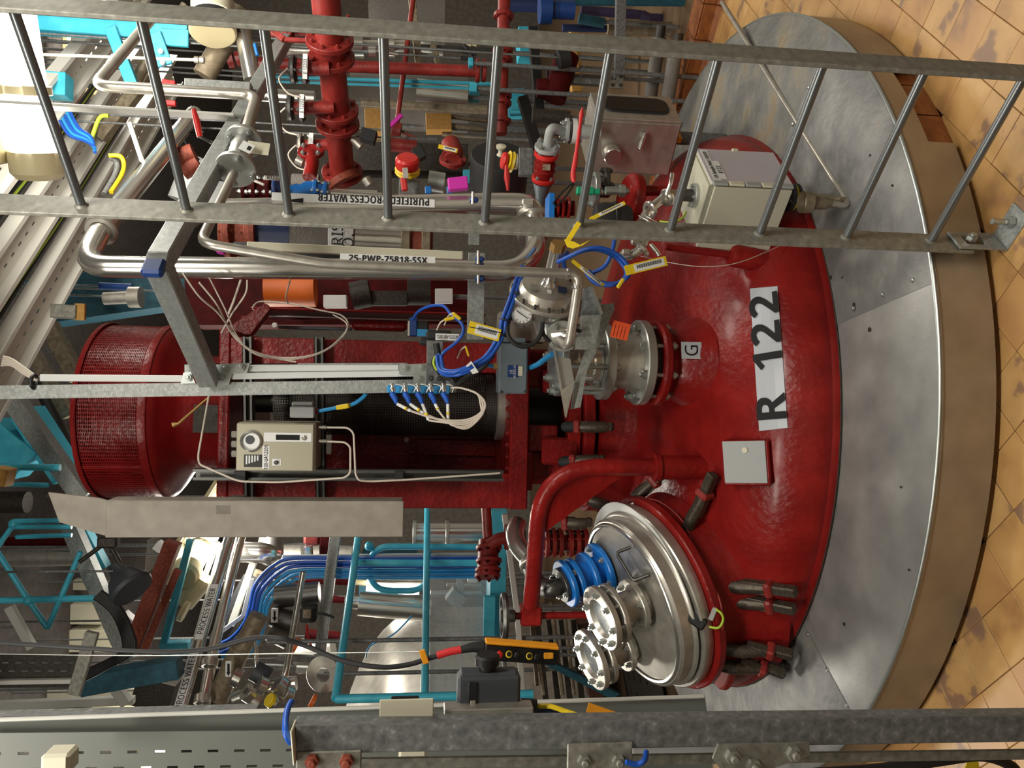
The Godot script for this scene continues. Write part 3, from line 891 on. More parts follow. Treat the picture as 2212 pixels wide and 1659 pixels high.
	# clamps round the dome
	clamp_on("short dark clamp leaning between square grey plate and manhole flange", [1500, 1160], [1556, 1022])
	clamp_on("upper clamp of the pair mounted below the manhole flange", [1545, 1245], [1716, 1262])
	clamp_on("lower clamp of the pair mounted below the manhole flange", [1556, 1275], [1712, 1298])
	clampw("sooty clamp overhanging the dome edge beside the pink lifting ring", P(1545, 1392, 2.75), P(1712, 1412, 2.66), Vector3(-0.6, 0.4, 0.6).normalized())
	clampw("outermost sooty clamp resting against the pink lifting ring", P(1530, 1425, 2.82), P(1695, 1452, 2.75), Vector3(-0.7, 0.4, 0.5).normalized())
	clampw("bent clamp standing at the top of manhole flange", P(1368, 1078, 3.05), P(1432, 1024, 2.95), Vector3(0, 0.5, 0.8).normalized())
	clampw("capped clamp lying against the agitator pedestal under the jagged plate", P(1318, 922, 3.2), P(1218, 922, 3.24), Vector3(0, 0.2, 1).normalized())
	clampw("capped clamp half hidden behind the davit arm", P(1300, 992, 3.22), P(1212, 998, 3.26), Vector3(0, 0.2, 1).normalized())
	clampw("dark clamp behind the davit gusset beside white gasket edge", P(1310, 1090, 3.22), P(1250, 1072, 3.24), Vector3(-0.2, 0.3, 1).normalized())
	clampw("lowest dark clamp behind the davit gusset", P(1272, 1128, 3.26), P(1200, 1130, 3.28), Vector3(-0.2, 0.3, 1).normalized())

# wire lattice drum: rings and uprights
func lattice(r: float, y0: float, y1: float, c: Vector3, rows: int, cols: int, w: float, wc: float) -> MB:
	var b := MB.new()
	for i in rows + 1:
		var y := lerpf(y0, y1, float(i) / rows)
		b.lathe([Vector2(r, y - w / 2), Vector2(r + 0.0012, y - w / 2), Vector2(r + 0.0012, y + w / 2), Vector2(r, y + w / 2)], at(c), 72)
	for j in cols:
		var an := TAU * j / cols
		var d := Vector3(cos(an), 0, sin(an))
		var s := Vector3(-sin(an), 0, cos(an)) * wc / 2
		var o := c + d * (r + 0.0005)
		b.q4(o - s + Vector3.UP * y0, o + s + Vector3.UP * y0, o + s + Vector3.UP * y1, o - s + Vector3.UP * y1, d)
	return b

func agitator() -> void:
	var ax := -0.16
	var c := Vector3(ax, 0, -3.72)
	var t := thing("agitator_drive", "tall red agitator drive with mesh fan drum and frame columns", "agitator", c + Vector3.UP * 0.75)
	# pedestal on the dome
	put(t, "pedestal_ring", MB.new().lathe([Vector2(0.5, 0.66), Vector2(0.47, 0.76), Vector2(0.45, 0.80), Vector2(0.45, 0.86), Vector2(0.4, 0.87)], at(c), 48), M.red)
	put(t, "pedestal_flange", MB.new().lathe(disc(0.44, 0.05, 0.006), at(c + Vector3.UP * 0.885), 48), M.red)
	put(t, "upper_ring", MB.new().lathe(disc(0.4, 0.06, 0.006), at(c + Vector3.UP * 0.94), 48), M.red)
	put(t, "seal_housing", MB.new().lathe(disc(0.19, 0.24, 0.01), at(c + Vector3.UP * 0.99), 32), M.black)
	for q in [[0.12, 0.05], [-0.28, 0.05], [-0.36, 0.4], [0.2, 0.4]]:
		put(t, "pedestal_lug", MB.new().box(at(Vector3(ax + q[0] + 0.08, 1.09, -3.4 - q[1])), Vector3(0.11, 0.23, 0.05), 0.008), M.red_frame)
	# stepped bracket plates under the base plate
	slab(t, "bracket_plate", M.red_frame, [1142, 918, 1205, 975], 3.36, 0.04, 0.006)
	slab(t, "bracket_plate", M.red_frame, [1130, 975, 1150, 1060], 3.36, 0.04, 0.006)
	slab(t, "bracket_plate", M.red_frame, [1172, 945, 1250, 1005], 3.33, 0.04, 0.01)
	slab(t, "bracket_plate", M.red_frame, [1170, 800, 1248, 850], 3.36, 0.04, 0.006)
	# base plate
	var pl := slab(t, "base_plate", M.red_frame, [1106, 745, 1139, 1101], 3.28, 0.86, 0.006)
	for i in 10:
		var p := P(1104, 858 + i * 26, 3.33)
		bolt(pl, p + Vector3(0, -0.004, -0.03), Vector3.UP, 0.017, M.red_dull)
	# frame columns: channels with front flanges
	var yb := P(1106, 900, 3.3).y
	var yt := P(492, 900, 3.3).y
	var xr := P(800, 735, 3.3).x
	var xr0 := P(800, 800, 3.3).x
	var xl := P(900, 1098, 3.3).x
	var xl0 := P(900, 1022, 3.3).x
	for q in [[xr0, xr, 1.0], [xl, xl0, -1.0]]:
		var web: float = xr - 0.012 if q[2] > 0 else xl + 0.012
		put(t, "column_flange", MB.new().box(at(Vector3((q[0] + q[1]) / 2, (yb + yt) / 2, -3.312)), Vector3(q[1] - q[0], yt - yb, 0.024), 0.004), M.red_frame)
		put(t, "column_web", MB.new().box(at(Vector3(web, (yb + yt) / 2, -3.72)), Vector3(0.022, yt - yb, 0.79), 0.003), M.red_frame)
		put(t, "rear_flange", MB.new().box(at(Vector3((q[0] + q[1]) / 2, (yb + yt) / 2, -4.125)), Vector3(q[1] - q[0], yt - yb, 0.022), 0.003), M.red_frame)
	put(t, "top_plate", MB.new().box(at(Vector3(ax, yt + 0.016, -3.72)), Vector3(xr - xl + 0.02, 0.045, 0.86), 0.006), M.red_frame)
	put(t, "cross_web", MB.new().box(at(Vector3(ax - 0.14, 1.66, -4.1)), Vector3(0.45, 0.9, 0.02), 0.003), M.red_frame)
	put(t, "rear_gusset", slabm([900, 950, 1085, 985], 4.0, 0.03), M.red_frame)
	# side channel with sloping gusset beside the column
	put(t, "side_channel", slabm([540, 662, 1050, 682], 3.55, 0.5, 0.01), M.red_frame)
	put(t, "side_channel_web", slabm([520, 682, 1050, 702], 3.85, 0.03, 0.004), M.red_frame)
	put(t, "channel_liner", slabm([600, 703, 760, 714], 3.8, 0.03, 0.003), M.box_grey)
	slab(t, "cover_rail", M.red_frame, [760, 694, 878, 715], 3.6, 0.08, 0.012)
	var gq := [P(494, 726, 3.5), P(505, 700, 3.5), P(572, 655, 3.5), P(582, 668, 3.5), P(540, 722, 3.5)]
	var gp := PackedVector2Array()
	for p in gq:
		gp.append(Vector2(p.x, p.y))
	put(t, "sloping_gusset", MB.new().prism(gp, at(Vector3(0, 0, 0)), -3.58, -3.5), M.red_frame)
	for q in [[594, 703], [878, 950]]:
		put(t, "washer_bolt", MB.new().lathe(disc(0.013, 0.012), frame(P(q[0], q[1], 3.52 if q[1] < 800 else 3.9), Vector3.BACK), 14), M.white)
	# perforated guard round the shaft
	var y0 := P(1078, 875, 3.5).y
	var y1 := P(590, 875, 3.5).y
	var gc := Vector3(-0.1, 0, -3.66)
	var gd := put(t, "perforated_guard", lattice(0.152, y0, y1, gc, 92, 84, 0.0048, 0.0052), M.guard)
	gd.set_meta("label", "dark perforated shaft guard")
	put(t, "guard_hem", MB.new().lathe(ringp(0.148, 0.156, 0.03), at(gc + Vector3.UP * (y0 - 0.02)), 40), M.guard)
	put(t, "shaft", MB.new().tube([gc + Vector3.UP * 0.9, gc + Vector3.UP * 2.4], 0.055, 20), M.steel_dark)
	put(t, "coupling", MB.new().lathe(disc(0.1, 0.16, 0.01), at(gc + Vector3.UP * 1.6), 28), M.soot)
	put(t, "seal_top", MB.new().lathe([Vector2(0.17, 0), Vector2(0.17, 0.04), Vector2(0.12, 0.06), Vector2(0.12, 0.09)], at(gc + Vector3.UP * yb), 32), M.steel_dull)
	# motor
	put(t, "motor_body", MB.new().lathe([Vector2(0.25, yt), Vector2(0.262, yt + 0.02), Vector2(0.262, 2.66), Vector2(0.29, 2.7), Vector2(0.36, 2.745), Vector2(0.39, 2.77), Vector2(0.395, 2.79)], at(c), 56), M.red_frame)
	put(t, "drum_rim", MB.new().lathe([Vector2(0.38, 2.775), Vector2(0.398, 2.775), Vector2(0.4, 2.78), Vector2(0.4, 2.808), Vector2(0.396, 2.812)], at(c), 64), M.red_frame)
	put(t, "fan_drum_mesh", lattice(0.394, 2.81, 3.05, c, 34, 150, 0.0034, 0.0052), M.red_frame)
	put(t, "fan_cowl", MB.new().lathe([Vector2(0.3, 2.76), Vector2(0.3, 3.04)], at(c), 40), M.red_frame)
	for k in 12:
		var an := TAU * k / 12
		put(t, "fan_blade", MB.new().box(Transform3D(Basis(Vector3.UP, -an + 0.5), c + Vector3(cos(an) * 0.34, 2.92, sin(an) * 0.34)), Vector3(0.07, 0.2, 0.004), 0), M.red_frame)
	put(t, "drum_lid", MB.new().lathe([Vector2(0.405, 3.045), Vector2(0.408, 3.05), Vector2(0.405, 3.066), Vector2(0, 3.07)], at(c), 64), M.red_frame)
	put(t, "mesh_seam", MB.new().box(frame(c + Vector3(sin(-0.6) * 0.397, 2.92, cos(-0.6) * 0.397), Vector3.UP, Vector3(sin(-0.6), 0, cos(-0.6))), Vector3(0.016, 0.26, 0.004), 0.001), M.red_frame)
	var npl := facing(P(455, 905, 3.42), Vector3(0.1, -0.1, 1))
	plate(t, "motor_rating_plate", npl, 0.12, 0.14, 0.004, M.soot)
	put(t, "lamp_stub", MB.new().tube([P(460, 850, 3.3), P(385, 915, 3.28), P(373, 918, 3.28)], [0.004, 0.006, 0.011], 8), M.brass)

# a flat plate outlined in the picture, d metres off, facing the camera, th thick
func polym(q: Array, d: float, th: float) -> MB:
	var a := PackedVector2Array()
	for e in q:
		var p := P(e[0], e[1], d)
		a.append(Vector2(p.x, p.y))
	return MB.new().prism(a, Transform3D(), -d - th, -d)
func polyplate(parent: Node3D, called: String, mat: Material, q: Array, d: float, th: float) -> MeshInstance3D:
	return put(parent, called, polym(q, d, th), mat)
# text reading down the picture's x axis (world down) or standing upright in the world
func words_down(parent: Node3D, s: String, c: Vector3, size: float, mat: Material, wide := 1.0) -> void:
	text(parent, s, facing(c, Vector3.BACK, Vector3.RIGHT), size, mat, wide)
func words_up(parent: Node3D, s: String, c: Vector3, size: float, mat: Material, wide := 1.0) -> void:
	text(parent, s, facing(c, Vector3.BACK, Vector3.LEFT), size, mat, wide)
func words(parent: Node3D, s: String, c: Vector3, size: float, mat: Material, wide := 1.0) -> void:
	text(parent, s, facing(c, Vector3.BACK), size, mat, wide)
# barcode tag: yellow strip, white field and printed bars along its length
func code_tag(called: String, label: String, a: Vector3, b: Vector3, w: float, s0 := 0.25, tied := Vector3.ZERO) -> void:
	var t := thing(called, label, "tag", b if b.y < a.y else a)
	var ln := a.distance_to(b)
	var x := (b - a) / ln
	var z := (Vector3.BACK - x * x.z).normalized()
	var f := Transform3D(Basis(x, z.cross(x), z), (a + b) / 2)
	plate(t, "strip", f, ln, w, 0.0012, M.yellow)
	var wf := plate(t, "white_field", f * at(Vector3(ln * s0 * 0.4, 0, 0.0012)), ln * (0.92 - s0), w * 0.74, 0.0006, M.white)
	var k := 0
	var n := 22
	var bars := MB.new()
	while k < n:
		var bw := 1 + (k * 7 + int(ln * 1000)) % 2
		bars.box(f * at(Vector3(ln * (s0 * 0.4 + (float(k) / n - 0.47) * (0.8 - s0)), w * 0.09, 0.0021)), Vector3(ln / n * 0.22 * bw, w * 0.36, 0.0004), 0)
		k += 1
	var o := put(wf, "bar_print", bars, M.ink)
	o.set_meta("kind", "stuff")
	if tied != Vector3.ZERO:
		put(t, "tie", MB.new().tube(curve([a, (a + tied) / 2 + Vector3(0, -0.004, 0.004), tied]), 0.0015, 6), M.black)

func strut(parent: Node3D, called: String, a: Vector3, b: Vector3, w: float, mat: Material, lid: Material, open := Vector3.BACK) -> void:
	# slotted channel: web and two lips, with a cover strip along the opening
	var y := (b - a).normalized()
	var z := (open - y * y.dot(open)).normalized()
	var x := y.cross(z)
	var f := Transform3D(Basis(x, y, z), (a + b) / 2)
	var ln := a.distance_to(b)
	var m := MB.new()
	m.box(f * at(Vector3(0, 0, -w / 2)), Vector3(w, ln, 0.003), 0)
	for s in [-1.0, 1.0]:
		m.box(f * at(Vector3(s * (w / 2 - 0.0015), 0, 0)), Vector3(0.003, ln, w), 0)
		m.box(f * at(Vector3(s * (w / 2 - 0.006), 0, w / 2 - 0.0015)), Vector3(0.012, ln, 0.003), 0)
	put(parent, called, m, mat)
	if lid:
		put(parent, "cover_strip", MB.new().box(f * at(Vector3(0, 0, w / 2)), Vector3(w * 0.6, ln * 0.98, 0.004), 0.001), lid)

func centre() -> void:
	# --- vertical strut frame with white cover strips ---
	var d := 2.82
	var t := thing("strut_support", "upright galvanised strut frame with white cover strips before the agitator", "frame", P(960, 830, d))
	strut(t, "main_channel", P(985, 832, d), P(-60, 848, d), 0.045, M.galv, null, Vector3.RIGHT)
	bar(t, "cover_strip", M.white_paint, P(500, 813, d - 0.02), P(930, 806, d - 0.02), 0.022, 0.006)
	bar(t, "cover_strip", M.white_paint, P(86, 816, d - 0.02), P(395, 818, d - 0.02), 0.024, 0.006)
	strut(t, "second_channel", P(880, 795, d + 0.01), P(402, 797, d + 0.01), 0.036, M.galv, null, Vector3.RIGHT)
	bar(t, "cover_strip", M.white_paint, P(540, 796, d - 0.012), P(862, 795, d - 0.012), 0.024, 0.006)
	for q in [[[465, 832], [476, 786], [540, 784], [533, 806], [500, 808], [494, 832]], [[862, 808], [862, 787], [928, 785], [928, 832], [893, 832], [893, 810]], [[390, 829], [396, 805], [412, 803], [422, 828]]]:
		polyplate(t, "joint_plate", M.zinc, q, d - 0.034, 0.006)
	for q in [[487, 796], [522, 794], [478, 816], [875, 795], [910, 793], [905, 817], [407, 815]]:
		bolt(t, P(q[0], q[1], d - 0.036), Vector3.BACK, 0.0125, M.zinc)
	# --- square tube bracket carrying the frame ---
	var tb := thing("square_tube_bracket", "grey square steel tube bracket with blue plastic end cap", "bracket", PY(345, 560, 2.38))
	var h := 2.38
	var k0 := PY(345, 565, h)
	bar(tb, "long_tube", M.galv, PY(630, 60, h), k0, 0.06, 0.06, Vector3.UP, 0.004)
	bar(tb, "short_tube", M.galv, k0 + Vector3(0, -0.0, 0.03), P(452, 822, 2.76), 0.062, 0.062, Vector3.BACK, 0.004)
	put(tb, "end_cap", MB.new().box(Transform3D(Basis(Vector3.UP, 0.72), k0 + Vector3(-0.025, 0, 0.045)), Vector3(0.062, 0.058, 0.03), 0.008), M.blue_deep)
	slab(tb, "hanger_post", M.tray, [-40, 213, 505, 250], 3.06, 0.06)
	slab(tb, "stub_tube", M.galv, [398, 168, 540, 200], 3.3, 0.06)

	# --- large stainless process water pipe ---
	var dp := 3.02
	var pw := thing("process_water_pipe", "wide polished stainless process water pipe lettered PWP-75818-SSX", "pipe", P(1100, 583, dp))
	var e0 := PY(212, 505, 2.9)
	var e1 := Vector3(P(400, 583, dp).x, 2.9, -dp)
	var run := [PY(420, 245, 2.9), e0, e1, P(1118, 585, dp), P(1160, 540, dp + 0.08), P(1152, 500, dp + 0.2)]
	pipe(pw, "pipe", M.steel, run, 0.041, 0.14, 24)
	for q in [[216, 500, 2.9]]:
		var c := PY(q[0], q[1], q[2])
		var ax := (PY(420, 245, 2.9) - e0).normalized()
		put(pw, "clamp_ring", MB.new().lathe(ringp(0.04, 0.062, 0.022, 0.006), frame(c, ax), 32), M.steel_dull)
	put(pw, "clamp_ring", MB.new().lathe(ringp(0.04, 0.066, 0.024, 0.006), frame(P(1152, 512, dp + 0.17), Vector3(0.8, 0.1, -0.6)), 32), M.steel_dull)
	var lb := plate(pw, "pipe_label", facing(P(838, 560, dp - 0.045), Vector3(0.4, 0, 1), Vector3.UP), 0.036, 0.36, 0.001, M.white)
	text(lb, "25-PWP-75818-SSX", facing(P(838, 560, dp - 0.049), Vector3(0.4, 0, 1), Vector3.RIGHT), 0.027, M.ink, 0.92, true)
	var pu := thing("purified_water_pipe", "stainless pipe lettered PURIFIED PROCESS WATER behind the ladder stringer", "pipe", P(1090, 436, dp + 0.25))
	pipe(pu, "pipe", M.steel, [P(480, 452, dp + 0.25), P(1085, 438, dp + 0.25), P(1150, 440, dp + 0.25), P(1158, 490, dp + 0.2)], 0.043, 0.12, 24)
	put(pu, "weld_clamp", MB.new().lathe(ringp(0.044, 0.068, 0.026, 0.006), frame(P(1150, 462, dp + 0.24), Vector3(-0.9, 0, 0.4)), 32), M.steel_dull)
	put(pu, "clamp_screw", MB.new().box(at(P(1140, 438, dp + 0.16)), Vector3(0.03, 0.05, 0.03), 0.005), M.steel)
	var pl := plate(pu, "pipe_label", facing(P(765, 432, dp + 0.2), Vector3(0.1, 0, 1)), 0.034, 0.66, 0.001, M.white)
	text(pl, "PURIFIED PROCESS WATER", facing(P(808, 431, dp + 0.197), Vector3(0.1, 0, 1), Vector3.LEFT), 0.031, M.ink, 0.84, true)
	polyplate(pl, "arrow", M.ink, [[612, 433], [655, 428], [655, 439]], dp + 0.196, 0.001)
	# support bracket for both pipes
	var sb := thing("pipe_support", "flat steel pipe support with blue lined pipe clips", "bracket", P(1035, 700, dp + 0.07))
	slab(sb, "upright_plate", M.galv, [1012, 545, 1045, 735], dp + 0.1, 0.01)
	slab(sb, "rear_plate", M.galv, [1014, 440, 1036, 530], dp + 0.3, 0.01)
	for q in [[1036, 560, 0.045], [1036, 603, 0.045], [1024, 432, -0.16]]:
		var c := P(q[0], q[1], dp - q[2])
		put(sb, "clip_liner", MB.new().box(at(c), Vector3(0.02, 0.036, 0.03), 0.006), M.blue_deep)
		put(sb, "clip_screw", MB.new().tube([c + Vector3(-0.02, 0.006, 0.012), c + Vector3(0.03, 0.006, 0.012)], 0.007, 8), M.steel)
	# --- thinner pipe from the valve to the regulator ---
	var tp := thing("regulator_feed_pipe", "thinner stainless pipe bending down past the diaphragm regulator", "pipe", P(1225, 750, 2.5))
	var v1 := PY(205, 185, 2.9)
	var v2 := Vector3(v1.x, 2.30, v1.z)
	var v3 := PY(432, 525, 2.30)
	pipe(tp, "pipe", M.steel_dull, [PY(345, 20, 2.9), v1, v2, PY(528, 300, 2.30)], 0.0215, 0.06, 16)
	var dn := -v3.z
	pipe(tp, "drop_pipe", M.steel_dull, [PY(505, 375, 2.30), v3, P(700, 570, dn), P(1252, 592, dn), P(1246, 640, dn + 0.0), P(1228, 752, dn + 0.02), P(1210, 735, dn + 0.1)], 0.0155, 0.05, 16)
	put(tp, "weld_ring", MB.new().lathe(ringp(0.015, 0.0185, 0.01), frame(P(1230, 591, dn), Vector3.UP), 18), M.steel)
	put(tp, "weld_ring", MB.new().lathe(ringp(0.015, 0.0185, 0.01), frame(P(1247, 624, dn), Vector3(1, 0.1, 0)), 18), M.steel)
	var va := (PY(505, 375, 2.30) - PY(528, 300, 2.30)).normalized()
	flange(tp, PY(528, 302, 2.30), va, 0.066, 0.018, M.steel_grey, 4, 0.012, M.zinc, false, 0.5, false)
	put(tp, "valve_body", MB.new().lathe([Vector2(0.03, 0), Vector2(0.042, 0.02), Vector2(0.042, 0.09), Vector2(0.03, 0.12)], frame(PY(528, 305, 2.30), va), 24), M.steel_grey)
	flange(tp, PY(511, 362, 2.30), va, 0.07, 0.018, M.steel_grey, 4, 0.012, M.zinc, false, 0.3, true)
	var vl := put(tp, "valve_lever", MB.new().tube([PY(516, 340, 2.38), P(452, 305, 2.95), P(430, 295, 2.95)], 0.0065, 8), M.steel_dark)
	put(vl, "red_grip", MB.new().tube([P(432, 296, 2.95), P(425, 262, 2.95), P(418, 236, 2.95)], [0.011, 0.013, 0.008], 12), M.red_bright)
	var vt := thing("paper_tag", "white paper tag with black print wired to the flanged valve", "tag", P(540, 325, 2.7))
	var vf := facing(P(533, 318, 2.7), Vector3(0.3, 0, 1), Vector3(0.5, 1, 0))
	plate(vt, "card", vf, 0.036, 0.045, 0.001, M.white)
	plate(vt, "print_block", vf * at(Vector3(0, -0.01, 0.001)), 0.016, 0.014, 0.0005, M.ink)
	var ct := thing("cream_tag", "blank cream card tag hanging behind the paper tag", "tag", P(558, 320, 2.74))
	plate(ct, "card", facing(P(558, 320, 2.74), Vector3(0.2, 0, 1), Vector3(0.1, 1, 0)), 0.045, 0.075, 0.001, M.cream)
	# white tube beside the big pipe with pink ribbon
	var wt := thing("white_conduit", "off-white straight conduit running behind the wide stainless pipe", "conduit", P(990, 553, 3.2))
	bar(wt, "conduit", M.cream, P(535, 532, 3.2), P(1000, 553, 3.2), 0.034, 0.034)
	bar(wt, "under_channel", M.charcoal, P(505, 535, 3.23), P(870, 556, 3.25), 0.045, 0.03)
	var rb := thing("pink_ribbon", "pink and red ribbon knotted on the pipe bracket", "ribbon", P(480, 542, 2.62))
	put(rb, "knot", MB.new().lathe([Vector2(0, -0.02), Vector2(0.018, -0.01), Vector2(0.014, 0.01), Vector2(0, 0.022)], at(P(478, 540, 2.62)), 7), M.pink)
	wire(rb, "tail", M.red_tag, L([[484, 538, 2.62], [496, 536, 2.61], [505, 532, 2.6], [512, 532, 2.62]]), 0.004)

	# --- valve stack on nozzle G ---
	var ga := Vector3(0, 1, 0.06).normalized()
	var gx := 0.092
	var ys := func(px: float) -> float: return P(px, 780, 2.75).y
	var gc := func(px: float) -> Vector3: return Vector3(gx, 0, -2.9) + ga * ((ys.call(px) - 0.78) / ga.y) + Vector3(0, 0.78, 0)
	var gs := thing("nozzle_valve_stack", "stainless flanged valve stack bolted on red nozzle G", "valve", gc.call(1430))
	put(gs, "gasket", MB.new().lathe([Vector2(0.12, 0), Vector2(0.12, 0.032)], frame(gc.call(1434), ga), 40), M.soot)
	var f1 := put(gs, "lower_flange", MB.new().lathe(disc(0.164, 0.036, 0.004), frame(gc.call(1415), ga), 48), M.steel_grey)
	for i in 8:
		var an := TAU * i / 8 + 0.35
		var b := frame(gc.call(1415), ga)
		bolt(f1, b * Vector3(cos(an) * 0.14, 0.036, sin(an) * 0.14), ga, 0.017, M.zinc)
		put(f1, "stud", MB.new().tube([b * Vector3(cos(an) * 0.14, -0.07, sin(an) * 0.14), b * Vector3(cos(an) * 0.14, 0.0, sin(an) * 0.14)], 0.0085, 8), M.zinc)
	var hb: float = ys.call(1330) - ys.call(1394)
	put(gs, "body", MB.new().lathe([Vector2(0.118, 0), Vector2(0.112, 0.02), Vector2(0.104, 0.035), Vector2(0.103, hb)], frame(gc.call(1394), ga), 44), M.steel_dull)
	var f2 := put(gs, "middle_flange", MB.new().lathe(disc(0.146, 0.036, 0.004), frame(gc.call(1330), ga), 48), M.steel_grey)
	for i in 8:
		var an := TAU * i / 8 + 0.2
		var b := frame(gc.call(1330), ga)
		bolt(f2, b * Vector3(cos(an) * 0.122, 0, sin(an) * 0.122), -ga, 0.014, M.zinc)
		put(f2, "stud", MB.new().tube([b * Vector3(cos(an) * 0.122, 0.03, sin(an) * 0.122), b * Vector3(cos(an) * 0.122, 0.2, sin(an) * 0.122)], 0.009, 8), M.zinc)
	put(gs, "seat_block", MB.new().lathe([Vector2(0.098, 0.0), Vector2(0.098, 0.03), Vector2(0.085, 0.035), Vector2(0.085, 0.09), Vector2(0.1, 0.1), Vector2(0.1, 0.16)], frame(gc.call(1308), ga), 36), M.steel)
	var f3 := put(gs, "upper_flange", MB.new().lathe(disc(0.135, 0.026, 0.004), frame(gc.call(1226), ga), 44), M.zinc)
	for i in 8:
		var an := TAU * i / 8 + 0.2
		var b := frame(gc.call(1226), ga)
		bolt(f3, b * Vector3(cos(an) * 0.118, 0.026, sin(an) * 0.118), ga, 0.015, M.zinc)
	# --- slanting bracket plates ---
	var bp := thing("slanted_bracket", "jagged pointed steel bracket of slanting plates over the valve stack", "bracket", P(1225, 895, 2.66))
	polyplate(bp, "pointed_plate", M.steel_dull, [[1193, 742], [1197, 742], [1214, 842], [1241, 822], [1240, 832], [1223, 903], [1221, 900]], 2.64, 0.008)
	polyplate(bp, "pointed_plate", M.steel_grey, [[1205, 770], [1232, 775], [1241, 828], [1223, 900], [1214, 860]], 2.655, 0.006)
	polyplate(bp, "slanted_bar", M.galv, [[1299, 657], [1326, 655], [1328, 665], [1297, 740], [1268, 800], [1254, 880], [1234, 884], [1244, 822]], 2.66, 0.02)
	polyplate(bp, "square_plate", M.galv, [[1254, 682], [1299, 680], [1285, 755], [1242, 755]], 2.58, 0.006)
	polyplate(bp, "box_side", M.galv_dark, [[1262, 622], [1278, 618], [1302, 672], [1299, 682], [1254, 682]], 2.6, 0.05)
	polyplate(bp, "top_rib", M.zinc, [[1276, 618], [1281, 620], [1303, 676], [1298, 682]], 2.57, 0.03)
	# --- diaphragm regulator ---
	var rc := P(1181, 634, 2.66)
	var ra := Vector3(0.76, -0.08, 0.64).normalized()
	var rf := frame(rc, ra)
	var rg := thing("diaphragm_regulator", "round stainless diaphragm pressure regulator with spring cylinder", "regulator", P(1225, 740, 2.68))
	put(rg, "rear_bonnet", MB.new().lathe([Vector2(0.05, -0.075), Vector2(0.1, -0.06), Vector2(0.118, -0.02), Vector2(0.118, -0.012)], rf, 44), M.steel)
	put(rg, "bonnet_rim", MB.new().lathe(disc(0.131, 0.016, 0.003), frame(rc - ra * 0.012, ra), 56), M.steel_dull)
	put(rg, "bonnet", MB.new().lathe([Vector2(0.108, 0.004), Vector2(0.104, 0.018), Vector2(0.092, 0.032), Vector2(0.05, 0.04), Vector2(0.0, 0.042)], rf, 48), M.steel_dull)
	for i in 16:
		var an := TAU * i / 16
		put(rg, "rim_screw", MB.new().tube([rf * Vector3(cos(an) * 0.121, 0.0, sin(an) * 0.121), rf * Vector3(cos(an) * 0.121, 0.018, sin(an) * 0.121)], 0.0052, 8), M.steel_dark)
	put(rg, "spring_boss", MB.new().lathe([Vector2(0.034, 0.035), Vector2(0.026, 0.05), Vector2(0.0235, 0.06), Vector2(0.0235, 0.175)], rf, 28), M.steel)
	put(rg, "spring_cap", MB.new().prism(hexa(0.026), Transform3D(rf.basis * Basis(Vector3.RIGHT, -PI / 2), rf * Vector3(0, 0.172, 0)), 0, 0.03), M.brass)
	for q in [[1155, 618, 0.034, 0.03, M.steel_grey], [1217, 618, 0.036, 0.032, M.blue_dark], [1185, 638, 0.022, 0.014, M.white]]:
		var cp := P(q[0], q[1], 2.6)
		var pj := cp - ra * (ra.dot(cp - (rc + ra * 0.043)))
		plate(rg, "rating_label", facing(pj, ra, Vector3(0.1, 1, 0)), q[2], q[3], 0.001, q[4])
	put(rg, "yoke_cylinder", MB.new().tube([rc - ra * 0.05, rc - ra * 0.05 + Vector3(-0.10, -0.03, -0.02)], 0.05, 28), M.steel_grey)
	var vb := P(1215, 725, 2.62)
	flange(rg, vb, Vector3(-0.25, 0.1, 0.95), 0.055, 0.014, M.steel_grey, 4, 0.012, M.zinc, false, 0.9, false)
	put(rg, "valve_neck", MB.new().lathe([Vector2(0.05, 0), Vector2(0.03, 0.025), Vector2(0.018, 0.05), Vector2(0.016, 0.09)], frame(vb, Vector3(0.25, -0.5, 0.95)), 24), M.steel)
	put(rg, "valve_shell", MB.new().lathe(ball(0.06, 10), at(vb + Vector3(0.01, -0.02, -0.07)), 24), M.steel_dull)
	# pressure gauge
	var pg := P(1128, 680, 2.6)
	var pn := Vector3(0.27, 0.1, 0.95).normalized()
	var gg := thing("pressure_gauge", "small round dial pressure gauge with white face and black needle", "gauge", pg - Vector3(0, 0.03, 0))
	put(gg, "case", MB.new().lathe([Vector2(0, -0.035), Vector2(0.034, -0.035), Vector2(0.036, -0.03), Vector2(0.036, 0.0), Vector2(0.033, 0.004), Vector2(0.03, 0.0)], frame(pg, pn), 32), M.steel)
	put(gg, "dial", MB.new().lathe(disc(0.031, 0.001, 0.0002), frame(pg - pn * 0.002, pn), 30), M.white)
	var gf := facing(pg, pn)
	put(gg, "needle", MB.new().box(gf * Transform3D(Basis(Vector3.BACK, -0.65), Vector3(0, 0, 0.001)), Vector3(0.0022, 0.046, 0.001), 0), M.ink)
	for i in 11:
		var an := deg_to_rad(-225.0 + 27.0 * i)
		put(gg, "dial_mark", MB.new().box(gf * Transform3D(Basis(Vector3.BACK, an), Vector3(cos(an) * 0.0255, sin(an) * 0.0255, 0.0003)), Vector3(0.006, 0.0014, 0.0006), 0), M.ink)
	pipe(gg, "stem", M.steel, [pg - pn * 0.02, pg - pn * 0.02 + Vector3(0.02, -0.03, -0.03), rc - ra * 0.04 + Vector3(-0.02, 0.03, 0)], 0.007, 0.01, 10)
	# orange and yellow tags near the stack
	var ot := thing("orange_tag", "handwritten orange card tag hanging by the valve stack", "tag", P(1355, 730, 2.62))
	var of := facing(P(1340, 714, 2.62), Vector3(0.1, 0.1, 1), Vector3(0.25, 1, 0))
	plate(ot, "card", of, 0.06, 0.062, 0.001, M.orange_tag)
